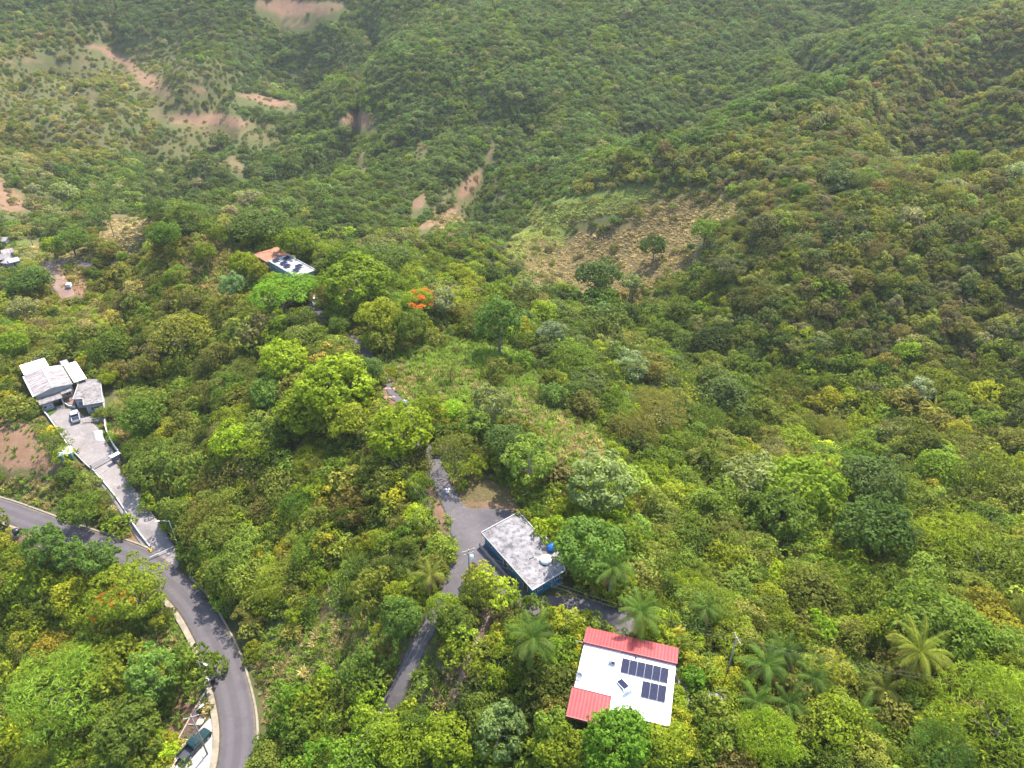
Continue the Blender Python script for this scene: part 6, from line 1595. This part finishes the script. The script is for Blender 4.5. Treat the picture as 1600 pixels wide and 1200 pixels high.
palm('coconut_palm', 30, 335, 'coconut', 6.5, 'drooping palm farthest up the side valley', (.12,.14,.06), .5, 12, seed=9)
palm('royal_palm', 833, 1000, 'royal', 7.0, 'tall palm with dense green crown left of the red roof', (.07,.14,.03), 1.15, 18, seed=10)
palm('royal_palm', 958, 888, 'royal', 7.0, 'palm with full crown beside the lower corner of the blue house', (.09,.16,.03), 1.05, 18, seed=11)
palm('royal_palm', 1001, 958, 'royal', 6.0, 'palm whose fronds hang over the long red roof', (.10,.17,.03), 1.05, 18, seed=12)
palm('royal_palm', 1103, 952, 'royal', 5.0, 'smaller palm between the wires and the wood', (.09,.15,.03), .8, 14, seed=13)
palm('royal_palm', 1196, 1040, 'royal', 5.0, 'palm right of the utility pole, first of the palm garden', (.09,.16,.03), 1.05, 16, seed=14)
palm('royal_palm', 1225, 1020, 'royal', 5.5, 'dark palm behind the first palm of the palm garden', (.045,.1,.03), .95, 16, seed=15)
palm('royal_palm', 1272, 1062, 'royal', 5.0, 'upright palm in the middle of the palm garden', (.07,.14,.03), .9, 15, seed=16)
palm('royal_palm', 1344, 1118, 'royal', 4.0, 'low palm with arching fronds near the vine slope', (.09,.16,.03), .95, 14, seed=17)
palm('royal_palm', 1383, 1080, 'royal', 4.0, 'palm with brownish fronds below the coconut palm', (.13,.14,.04), .85, 14, seed=18)
palm('royal_palm', 1180, 1098, 'royal', 3.5, 'low bright palm beside the grey boulder', (.10,.18,.025), .85, 14, seed=19)
palm('royal_palm', 1232, 1100, 'royal', 4.0, 'palm hanging over the dark gap in the palm garden', (.06,.13,.03), .9, 15, seed=20)
palm('royal_palm', 672, 900, 'royal', 3.0, 'yellowing palm on the slope left of the lane fork', (.17,.18,.03), .85, 13, seed=21)
palm('royal_palm', 645, 915, 'royal', 2.5, 'second yellowing palm just below the first by the lane fork', (.14,.17,.03), .75, 12, seed=22)
palm('royal_palm', 703, 846, 'areca', 1.6, 'single dwarf palm at the edge of the lane', (.06,.15,.03), .7, 10, seed=23)
palm('royal_palm', 552, 465, 'royal', 5.0, 'palm in the shade of the large mango by the white car', (.08,.13,.04), .7, 13, seed=24)
palm('royal_palm', 533, 492, 'areca', 3.5, 'slender palm beside the dirt track', (.09,.17,.03), .8, 12, seed=25)
palm('royal_palm', 800, 935, 'areca', 2.0, 'papaya-like palm at the front corner of the blue house', (.1,.19,.025), .9, 12, seed=26)
clump('fan_palm', 1302, 1094, FAN, 16, 3.4, 'fan palm with a skirt of dead brown leaves', (.15,.17,.05), 1.05, el=(-50, 75), cat='palm tree', group='palms')
clump('areca_palm', 845, 1098, FROND['areca'], 7, 1.6, 'yellow-green clustered palm below the tall palm', (.14,.2,.025), 1.0, 'frond', 'palms', (25, 80), 'palm tree', 5)
clump('areca_palm', 1048, 996, FROND['areca'], 7, 1.6, 'yellow clustered palm at the end of the red roof', (.28,.25,.03), .9, 'frond', 'palms', (25, 80), 'palm tree', 4)
clump('banana_plant', 813, 560, BLADE, 9, 1.2, 'bright banana plant at the far edge of the meadow', (.13,.22,.03), .9, group='banana plants', el=(30, 85))
clump('banana_plant', 612, 760, BLADE, 8, 1.4, 'banana plant in the dark gap left of the lane', 'bright', .9, group='banana plants', el=(10, 80))
clump('banana_plant', 905, 868, BLADE, 8, 3.0, 'banana plant rising behind the blue house', (.12,.2,.06), .9, group='banana plants', el=(30, 85))
clump('banana_plant', 1146, 787, BLADE, 8, 1.4, 'banana plant in the clump above the ravine, left one', 'mid', 1.0, group='banana plants', el=(20, 80))
clump('banana_plant', 1165, 795, BLADE, 8, 1.4, 'banana plant in the clump above the ravine, right one', 'bright', 1.0, group='banana plants', el=(20, 80))
clump('banana_plant', 70, 868, BLADE, 8, 1.8, 'banana plant below the street kerb beside the drum', (.06,.13,.04), 1.0, group='banana plants', el=(15, 75))
clump('banana_plant', 100, 880, BLADE, 8, 1.8, 'banana plant in the thicket below the street', (.08,.14,.05), 1.0, group='banana plants', el=(15, 75))
clump('dragon_plant', 947, 645, BLADE_S, 22, 2.2, 'spiky yellow-green rosette plant on the dry slope', (.2,.22,.04), 1.5, el=(-40, 85))
clump('agave_plant', 105, 708, BLADE_S, 14, .4, 'spiky yellowish plant by the small blue shed', (.2,.24,.05), .9, el=(15, 80))
clump('agave_plant', 120, 706, BLADE_S, 14, .4, 'dark spiky plant between the blue shed and the yard', 'mid', .9, el=(15, 80))
for u, v, h, nm in ((1130,782,5,'bare grey twiggy tree above the ravine clump'),(940,745,5.2,'bare grey twigs sticking out of the wide pale tree'),(775,612,5,'bare twiggy treetop above the pale row'),(240,1010,3,'dead grey shrub beside the footway'),(700,700,5,'bare bent limbs over the lane'),(1480,1180,6,'leafless pale branch in the feathery corner')):
    g = pt(u, v, h * .6); e = empty('bare_tree', tuple(g), 0, label=nm, cat='tree', group='bare trees')
    twigs(int(u), h).build('branches', BARK_PALE, e)

# ------------------------------------------------------------------ the wood that fills the slopes
def keep_out(x, y):
    d = np.full(len(x), 1e9)
    for L_, w_ in ((STREET, 3.6), (LANE, 1.3), (LANE_B, 2.3), (LANE_UP, .5), (DRIVE, 2.9), (DIRT_ROAD, 2.8), (FAR_ROAD, 2.6), (TRAIL, .5)): d = np.minimum(d, dist_poly(x, y, L_)[0] - w_)
    for poly, z, s in PADS: d = np.minimum(d, sd_polygon(x, y, poly) - (0.2 if poly is not COURT and poly is not PARK else 0.6))
    d = np.minimum(d, sd_polygon(x, y, FORE) - .5)
    return d
def scatter(step, y0, y1, seed, margin=140):
    r = np.random.default_rng(seed)
    X, Y = np.meshgrid(np.arange(-560, 600, step), np.arange(y0, y1, step * .9))
    X = X + (np.arange(X.shape[0]) % 2)[:, None] * step / 2
    x, y = X.ravel() + r.uniform(-.42, .42, X.size) * step, Y.ravel() + r.uniform(-.42, .42, X.size) * step
    z = hgt(x, y); u, v, d = pix(x, y, z + 3)
    m = (d > 25) & (u > -margin) & (u < 1600 + margin) & (v > -110) & (v < 1200 + margin * 1.5)
    return x[m], y[m], z[m], u[m], v[m], d[m]
# foliage colour zones, slope shade and sun painted into the far ones: centre, radii, list of (tint, weight)
ZONES = [
 (800, 0, 2000, 330, [((.074,.104,.034), 4), ((.07,.108,.026), 3), ('deep', 2.5), ((.105,.118,.045), 1.6), ('mid', 1.5)]),
 (80, 130, 330, 190, [('olive', 4), ('mid', 2.5), ((.15,.145,.04), 4), ('grey', 1.5), ('tan', 1.2)]),
 (250, 290, 330, 70, [('deep', 3), ('blue', 4), ('mid', 2), ('grey', 1)]),
 (520, 200, 120, 200, [('deep', 3), ('blue', 4), ('mid', 2)]),
 (1420, 330, 340, 240, [('olive', 4), ((.09,.112,.034), 4), ((.125,.128,.06), 1.5), ('brown', 2), ('mid', 1.5), ((.13,.138,.035), 2)]),
 (980, 540, 270, 150, [('mid', 3), ('blue', 3), ('bright', 1.5), ('deep', 1.5), ('pale', .9), ('olive', .8)]),
 (1380, 680, 330, 130, [('mid', 3), ('olive', 3), ('bright', 1), ('yellow', .6), ('blue', 1), ('brown', .5)]),
 (1380, 900, 380, 170, [('mid', 3), ('bright', 2.5), ((.13,.165,.025), 3), ('olive', 1.5), ('yellow', .5)]),
 (1150, 850, 220, 170, [('bright', 3), ('mid', 3), ((.13,.165,.03), 2), ('olive', .8)]),
 (380, 660, 330, 260, [('mid', 3), ('olive', 2.4), ((.12,.15,.025), 3), ('bright', 1.5), ('brown', .5), ('yellow', .5), ('deep', 1)]),
 (480, 900, 260, 150, [('mid', 2.5), ((.13,.16,.025), 3), ('yellow', 1.2), ('bright', 1.5), ('olive', 1.6), ('deep', .8)]),
 (180, 1050, 330, 230, [('bright', 3), ('mid', 3), ('lime', 1.5), ('yellow', .5), ('deep', .6), ('olive', .6)]),
 (620, 1120, 330, 110, [('bright', 3), ('mid', 3), ('grass', 1.2), ('deep', .5), ('olive', .6)]),
 (560, 420, 250, 80, [('mid', 3), ('blue', 2), ('bright', 1.5), ('olive', 1), ('pale', .5)]),
 (230, 450, 170, 110, [('olive', 3), ('mid', 2.5), ((.15,.15,.03), 3), ('brown', 1.2), ('tan', .6), ('bright', .8)]),
]
def zone_tints(u, v, r):
    n = len(u); score = np.full(n, 1e9); zi = np.zeros(n, int)
    for k, (cu, cv, ru, rv, _) in enumerate(ZONES):
        s = np.hypot((u - cu) / ru, (v - cv) / rv) + r.uniform(-.2, .2, n)
        if k == 0: s = np.where(v < 330, np.minimum(s, .95), s)
        m = s < score; score[m] = s[m]; zi[m] = k
    crest = np.interp(u, [600, 760, 850, 980, 1206, 1350, 1430, 1600], [380, 335, 300, 250, 190, 112, 58, -20]) + r.uniform(-6, 6, n)
    zi = np.where((u > 640) & (v < 340) & (v < crest), 0, zi); zi = np.where((u > 900) & (v < 330) & (v > crest), 4, zi)  # darker bluish tints behind the crest imitate shade, lighter olive the sunlit spur
    out = np.zeros((n, 3))
    patch = fbm(u / 45, v / 32, 61, 3)
    st_ = fbm(u / 38, v / 24, 71, 3); stand = np.argsort(np.argsort(st_)) / max(n, 1)
    for k, Z in enumerate(ZONES):
        m = np.nonzero(zi == k)[0]
        if not len(m): continue
        cols = np.array([tn(c) for c, _ in Z[4]]); wt = np.array([w for _, w in Z[4]], float)
        cum = np.cumsum(wt) / wt.sum(); q_ = np.where(r.random(len(m)) < .72, stand[m], r.random(len(m))); perm = np.searchsorted(cum, np.clip(q_, 0, .9999)); c = cols[perm]
        out[m] = c * (1 + .13 * r.normal(size=(len(m), 1))) * (1 + .06 * r.normal(size=(len(m), 3))) * (1 + .25 * patch[m, None])
    out[:, 0] *= 1.06
    return np.clip(out, .012, .6)
rs = np.random.default_rng(42)
x1, y1, z1, u1, v1, d1 = scatter(2.7, 24, 240, 1, 420)
x2, y2, z2, u2, v2, d2 = scatter(2.25, 240, 740, 2)
FX, FY, FZ, FU, FV, FD = (np.concatenate(p) for p in ((x1, x2), (y1, y2), (z1, z2), (u1, u2), (v1, v2), (d1, d2)))
so, dr, gr = cover(FU, FV)
open_ = np.maximum(np.maximum(so * 1.25, dr * .98), gr * 1.0)
for zz, kq in ((.2, .9), (4.6, .9)):
    uu, vv, _ = pix(FX, FY, FZ + zz); so, dr, gr = cover(uu, vv)
    open_ = np.maximum(open_, kq * np.maximum(np.maximum(so * 1.25, dr * .98), gr * 1.0))
ko = keep_out(FX, FY)
rad = np.exp(rs.normal(0, .33, len(FX))) * np.where(FD < 260, 2.1, 1.45)
mult = np.ones(len(FX))
for cu, cv, ru, rv, k in ((420, 680, 260, 260, 1.35), (1000, 560, 240, 190, 1.45), (1350, 850, 320, 190, 1.4), (160, 1020, 240, 200, 1.3), (560, 420, 200, 70, 1.3), (250, 290, 300, 60, 1.35), (480, 220, 90, 160, 1.3), (1250, 620, 200, 100, 1.3)):
    mult = np.maximum(mult, 1 + (k - 1) * (1 - sstep(.7, 1.15, np.hypot((FU - cu) / ru, (FV - cv) / rv))))
rad = rad * mult
garden = in_open(FU, FV, rs)
ok = ~garden & (rs.random(len(FX)) < mult ** -1.5) & (rs.random(len(FX)) > np.clip((open_ - .12) * 2.0, 0, .985)) & (ko > rad * .55)
for ox, oy, orad in occupied: ok &= np.hypot(FX - ox, FY - oy) > orad + rad * .25
FX, FY, FZ, FU, FV, FD, rad, open_ = (a[ok] for a in (FX, FY, FZ, FU, FV, FD, rad, open_))
rad = rad * np.clip(1 - .5 * open_, .5, 1)
sink = np.clip(rs.uniform(.30, .62, len(FX)) + .12 * (rad > 2.8), 0, .72) * np.where(rs.random(len(FX)) < .12, .35, 1)
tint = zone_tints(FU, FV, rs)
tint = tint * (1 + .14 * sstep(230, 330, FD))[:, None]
kinds_near = ['round', 'loose', 'feather', 'tall', 'mango', 'pale', 'spread']
p_near = np.array([.32, .36, .10, .06, .05, .0, .09])
kk = rs.choice(len(kinds_near), len(FX), p=p_near / p_near.sum())
kk = np.where((tint[:, 2] > .05) & (tint[:, 1] > tint[:, 0] * 1.02) & (FD < 300), 5, kk)
isfar = FD > 270
vis_size = rad * 2 / FD * F_PX
# which of them the camera can see (ground does not hide the crown)
def seen(x, y, z):
    ok = np.ones(len(x), bool)
    for t in np.linspace(.35, .97, 40):
        px, py, pz = x * t, y * t, CAM_Z + (z - CAM_Z) * t
        ok &= pz > hgt(px, py)
    return ok
inside = (FU > 10) & (FU < 1590) & (FV > 5) & (FV < 1195) & ~isfar
inside &= seen(FX, FY, FZ + 4)
order = np.argsort(-np.where(inside, vis_size, 0))
N_IND = 215
ind = np.zeros(len(FX), bool); ind[order[:N_IND]] = True
ANCH = [(970,1060,'white-roofed house'),(820,870,'teal house'),(1437,1019,'big coconut palm'),(1118,1092,'grey boulder'),(1136,1040,'garden pole'),(728,890,'fork pole'),(304,1163,'green pickup truck'),(260,850,'driveway lamp'),
 (206,921,'street bend flame tree'),(99,1083,'huge feathery tree'),(253,1061,'construction plot tree'),(30,838,'black drum'),(107,717,'small blue shed'),(75,590,'rust-streaked house'),(145,620,'small pale house'),(160,700,'sliding gate'),(530,600,'biggest mango'),(448,564,'isolated mango'),
 (365,652,'flat-topped yellow tree'),(280,520,'wide yellowish crown'),(625,672,'lane avocado'),(632,634,'blue tank'),(767,632,'silvery row tree'),(828,718,'tall pale tree'),(937,755,'wide pale tree'),(1180,750,'pale ravine tree'),(1367,828,'big dark tree'),(1356,750,'dark bluish tree'),
 (1127,616,'grey-blue tree'),(1572,1128,'feathery corner tree'),(1302,1094,'fan palm'),(1146,790,'banana clump'),(947,645,'spiky rosette plant'),(967,1152,'round citrus tree'),(780,1135,'large-leaved yellowish tree'),(735,1030,'earth footpath'),(630,1060,'lower lane'),(507,927,'red earth patch'),(545,985,'dry grass slope'),
 (440,1045,'dry street bank'),(300,943,'street bend'),(355,1060,'street footway'),(448,450,'vivid umbrella tree'),(420,617,'yellowish mango'),(670,900,'yellowing palm'),(750,765,'bare forecourt'),(1335,1028,'vine-covered slope'),(1459,640,'dry pale palm'),(1500,900,'slope at the frame edge'),(1250,880,'eastern palms'),(400,850,'street bank'),(560,850,'lane bank'),(1300,690,'ravine bottom'),(600,1170,'lower lane end'),(1200,1153,'feathery garden tree'),(50,960,'drum thicket'),(470,760,'earth slide'),(1090,880,'eastern wires')]
ANCH = [a_ for a_ in ANCH if 'frame' not in a_[2]]
_aw = [(u_, v_, n_) for u_, v_, n_ in ANCH]
def beside(u, v):
    k = min(_aw, key=lambda a_: math.hypot(a_[0] - u, (a_[1] - v) * 1.2)); du, dv = u - k[0], (v - k[1]) * 1.2; dist = math.hypot(du, dv)
    side = ('right of' if du > 0 else 'left of') if abs(du) > abs(dv) else ('below' if dv > 0 else 'above')
    return ('just ' if dist < 45 else '' if dist < 90 else 'well ') + side + ' the ' + k[2]
def hue(c):
    if c[0] > .16: return 'yellow'
    if c[2] > .08: return 'pale grey-green'
    if c[0] > .095 and c[1] < .135: return 'olive brown'
    if c[1] > .15: return 'bright green'
    if c[2] > .036: return 'bluish green'
    return 'dark green' if c[1] < .09 else 'mid green'
form = {'round': 'rounded', 'loose': 'open-crowned', 'feather': 'feathery', 'tall': 'tall', 'mango': 'dense domed', 'pale': 'large-leaved', 'spread': 'flat-topped'}
rows = []
for i in np.nonzero(ind)[0]:
    key = kinds_near[kk[i]]
    big = 'large' if rad[i] > 2.7 else ('small' if rad[i] < 1.8 else 'medium')
    u_, v_, _ = pix(FX[i], FY[i], FZ[i] + 3)
    rows.append((i, key, f"{big} {form[key]} {hue(tint[i])} tree {beside(float(u_), float(v_))}", float(u_), float(v_)))
by_lab = {}
for r_ in rows: by_lab.setdefault(r_[2], []).append(r_)
for lab0, L_ in by_lab.items():
    L_.sort(key=lambda q: q[3])
    for j, (i, key, lab, _, _) in enumerate(L_):
        if len(L_) == 2: lab += (', leftmost of two', ', rightmost of two')[j]
        elif len(L_) > 2: lab += ', ' + ordn[min(j, 5)] + ' from left'
        sc = rad[i] / KINDS[key]['r']
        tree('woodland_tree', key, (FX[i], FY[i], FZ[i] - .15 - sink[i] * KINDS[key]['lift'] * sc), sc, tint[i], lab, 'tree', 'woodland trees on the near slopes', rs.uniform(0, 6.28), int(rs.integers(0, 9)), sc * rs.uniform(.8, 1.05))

# the rest: one mass of wood, set on points
LIB = bpy.data.collections.new('wood_kinds')
lib_i = {}
def lib_add(key, me):
    o = bpy.data.objects.new('%03d_%s' % (len(lib_i), key), me); LIB.objects.link(o); lib_i[(key, sum(1 for k in lib_i if k[0] == key))] = len(lib_i)
for key in KINDS:
    for (cm, tm, sh, tr, bark) in KINDS[key]['var']:
        if key == 'croton': continue
        if key == 'shrub': lib_add(key, cm)
        else: lib_add(key, joined_mesh('wood_' + key, sh, KINDS[key]['lift'], tr, bark))
for i in range(3):
    tw = twigs(500 + i, 4.2, .09); tme = tw.mesh('twigs'); tme.materials.append(BARK_PALE); lib_add('bare', tme)
for s_ in TUFTS: lib_add('tuft', shape_mesh('tuft', s_))
nvar = {k: sum(1 for q in lib_i if q[0] == k) for k in set(q[0] for q in lib_i)}
def stuff_on_points(name, P, rot, scl, idx, tint, label):
    me = np_mesh(name, P, np.zeros((0, 4)), False, {'rot': ('FLOAT_VECTOR', 'POINT', rot.astype(np.float32)), 'scl': ('FLOAT_VECTOR', 'POINT', scl.astype(np.float32)), 'idx': ('INT', 'POINT', idx.astype(np.int32)),
        'tint': ('FLOAT_COLOR', 'POINT', np.c_[tint, np.ones(len(tint))].astype(np.float32))})
    o = bpy.data.objects.new(name, me); COL.objects.link(o); tag(o, label=label, kind='stuff')
    ng = bpy.data.node_groups.new(name, 'GeometryNodeTree')
    ng.interface.new_socket('Geometry', in_out='INPUT', socket_type='NodeSocketGeometry')
    ng.interface.new_socket('Geometry', in_out='OUTPUT', socket_type='NodeSocketGeometry')
    gi, go = ng.nodes.new('NodeGroupInput'), ng.nodes.new('NodeGroupOutput')
    ci = ng.nodes.new('GeometryNodeCollectionInfo'); ci.inputs['Collection'].default_value = LIB
    ci.inputs['Separate Children'].default_value = True; ci.inputs['Reset Children'].default_value = True
    ip = ng.nodes.new('GeometryNodeInstanceOnPoints'); ip.inputs['Pick Instance'].default_value = True
    def na(n, t):
        x = ng.nodes.new('GeometryNodeInputNamedAttribute'); x.data_type = t; x.inputs['Name'].default_value = n
        return [s for s in x.outputs if s.enabled and s.name == 'Attribute'][0]
    ng.links.new(gi.outputs[0], ip.inputs['Points']); ng.links.new(ci.outputs[0], ip.inputs['Instance'])
    ng.links.new(na('idx', 'INT'), ip.inputs['Instance Index'])
    ng.links.new(na('rot', 'FLOAT_VECTOR'), ip.inputs['Rotation']); ng.links.new(na('scl', 'FLOAT_VECTOR'), ip.inputs['Scale'])
    ng.links.new(ip.outputs[0], go.inputs[0])
    md = o.modifiers.new('scatter', 'NODES'); md.node_group = ng
    return o
rest = np.nonzero(~ind)[0]
n = len(rest)
idx = np.zeros(n, int); scl = np.zeros((n, 3)); dz = np.zeros(n)
for j, i in enumerate(rest):
    key = 'far' if isfar[i] else kinds_near[kk[i]]
    idx[j] = lib_i[(key, int(rs.integers(0, nvar[key])))]
    if rs.random() < .022: idx[j] = lib_i[('bare', int(rs.integers(0, 3)))]
    s_ = rad[i] / KINDS[key]['r']; scl[j] = (s_, s_, s_ * rs.uniform(.8, 1.05)); dz[j] = sink[i] * KINDS[key]['lift'] * s_
rot = np.c_[rs.uniform(-.08, .08, (n, 2)), rs.uniform(0, 6.28, n)]
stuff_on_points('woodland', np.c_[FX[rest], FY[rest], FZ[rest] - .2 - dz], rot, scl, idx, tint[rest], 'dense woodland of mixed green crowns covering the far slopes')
print('trees', len(FX), 'in mass', n)

# undergrowth and grass
x, y, z, u, v, d = scatter(1.7, 24, 235, 5, 300)
so, dr, gr = cover(u, v); ko = keep_out(x, y); rr = rs.random(len(x))
op = np.maximum(dr * .8, gr * .75)
opn = in_open(u, v, rs)
ok = (ko > .5) & (so < .5) & (~opn | (rs.random(len(x)) < .2)) & (rr > np.maximum(so * 1.2, op * 1.12)) & (rs.random(len(x)) < .8)
x, y, z, u, v, d, op = (a[ok] for a in (x, y, z, u, v, d, op)); n = len(x)
tt = zone_tints(u, v, rs) * np.where(rs.random((n, 1)) < .25, 1.25, 1.0)
tt = np.where((op > .4)[:, None] & (rs.random((n, 1)) < .5), np.array(T['olive']) * rs.uniform(.8, 1.4, (n, 1)), tt)
s_ = np.exp(rs.normal(0, .35, n)) * np.where(op > .3, .75, 1.25)
idx = np.array([lib_i[('shrub', k)] for k in rs.integers(0, nvar['shrub'], n)])
stuff_on_points('undergrowth', np.c_[x, y, z - .1], np.c_[np.zeros((n, 2)), rs.uniform(0, 6.28, n)], np.c_[s_, s_, s_ * rs.uniform(.7, 1.3, n)], idx, tt, 'low leafy undergrowth and scrub on the slopes')
print('shrubs', n)
x, y, z, u, v, d = scatter(.62, 30, 235, 6, 40)
so, dr, gr = cover(u, v); gr = np.maximum(gr, .45 * in_open(u, v, rs) * (v > 500)); m = (np.maximum(dr, gr) > .12); x, y, z, u, v, so, dr, gr = (a[m] for a in (x, y, z, u, v, so, dr, gr))
ko = keep_out(x, y); ok = (ko > .15) & (rs.random(len(x)) < np.maximum(dr, gr) * 1.3) & (rs.random(len(x)) > so * .9) & (np.hypot((u - 750) / 62, (v - 765) / 34) > 1)
x, y, z, u, v, dr, gr = (a[ok] for a in (x, y, z, u, v, dr, gr)); n = len(x)
isdry = rs.random(n) < dr / (dr + gr + 1e-6) * (.75 + .5 * fbm(x / 4, y / 4, 8))
tt = np.where(isdry[:, None], np.array((.25, .20, .09)), np.array((.14, .19, .03))) * np.exp(rs.normal(0, .18, (n, 1)))
s_ = np.exp(rs.normal(0, .3, n)) * .85
idx = np.array([lib_i[('tuft', k)] for k in rs.integers(0, 3, n)])
stuff_on_points('grass', np.c_[x, y, z - .03], np.c_[np.zeros((n, 2)), rs.uniform(0, 6.28, n)], np.c_[s_, s_, s_], idx, tt, 'tall dry and green grass in the clearings')
# scattered bushes on the far open slopes
x, y, z, u, v, d = scatter(2.6, 235, 640, 7, 60)
so, dr, gr = cover(u, v); ok = (np.maximum(np.maximum(dr, gr), so) > .15) & (rs.random(len(x)) < np.where(so > .5, .14, .22))
x, y, z, u, v = (a[ok] for a in (x, y, z, u, v)); n = len(x)
s_ = np.exp(rs.normal(0, .45, n)) * .72
idx = np.array([lib_i[('shrub', k)] for k in rs.integers(0, nvar['shrub'], n)])
tt = np.array([tn(('olive', 'tan', 'mid', 'brown', 'olive')[k]) for k in rs.integers(0, 5, n)])
stuff_on_points('hillside_scrub', np.c_[x, y, z - .1], np.c_[np.zeros((n, 2)), rs.uniform(0, 6.28, n)], np.c_[s_, s_, s_ * .8], idx, tt, 'low bushes dotted over the brown hillsides')
print('grass', len(x))

x, y, z, u, v, d = scatter(1.15, 225, 345, 8, 40)
so, dr, gr = cover(u, v); m_ = np.maximum(dr, gr) > .25
x, y, z, u, v, dr, gr = (a[m_] for a in (x, y, z, u, v, dr, gr)); n = len(x)
tt = np.where((rs.random(n) < gr / (gr + dr + 1e-6))[:, None], np.array((.19, .20, .045)), np.array((.26, .20, .105))) * np.exp(rs.normal(0, .2, (n, 1)))
s_ = np.exp(rs.normal(0, .3, n)) * 1.15
idx = np.array([lib_i[('tuft', k)] for k in rs.integers(0, 3, n)])
stuff_on_points('hillside_grass', np.c_[x, y, z - .05], np.c_[np.zeros((n, 2)), rs.uniform(0, 6.28, n)], np.c_[s_, s_, s_ * .38], idx, tt, 'tan and yellowish grass on the open far hillside')
# ------------------------------------------------------------------ the air between the hills
m = NT('haze_air')
pv_ = m.n('ShaderNodeVolumePrincipled')
pv_.inputs['Color'].default_value = (.9, .92, .94, 1)
pv_.inputs['Density'].default_value = 0.00009
pv_.inputs['Anisotropy'].default_value = 0.2
m.l(pv_.outputs[0], m.out.inputs['Volume'])
m.mat.cycles.homogeneous_volume = True if hasattr(m.mat.cycles, 'homogeneous_volume') else True
hz = MB(); hz.box(GX[0] - 20, GX[-1] + 20, GY[0] - 20, GY[-1] + 20, float(HH.min()) - 3, max(CAM_Z, float(HH.max())) + 14)
o = hz.build('haze', m.mat, label='thin pale haze over the valley', kind='stuff')
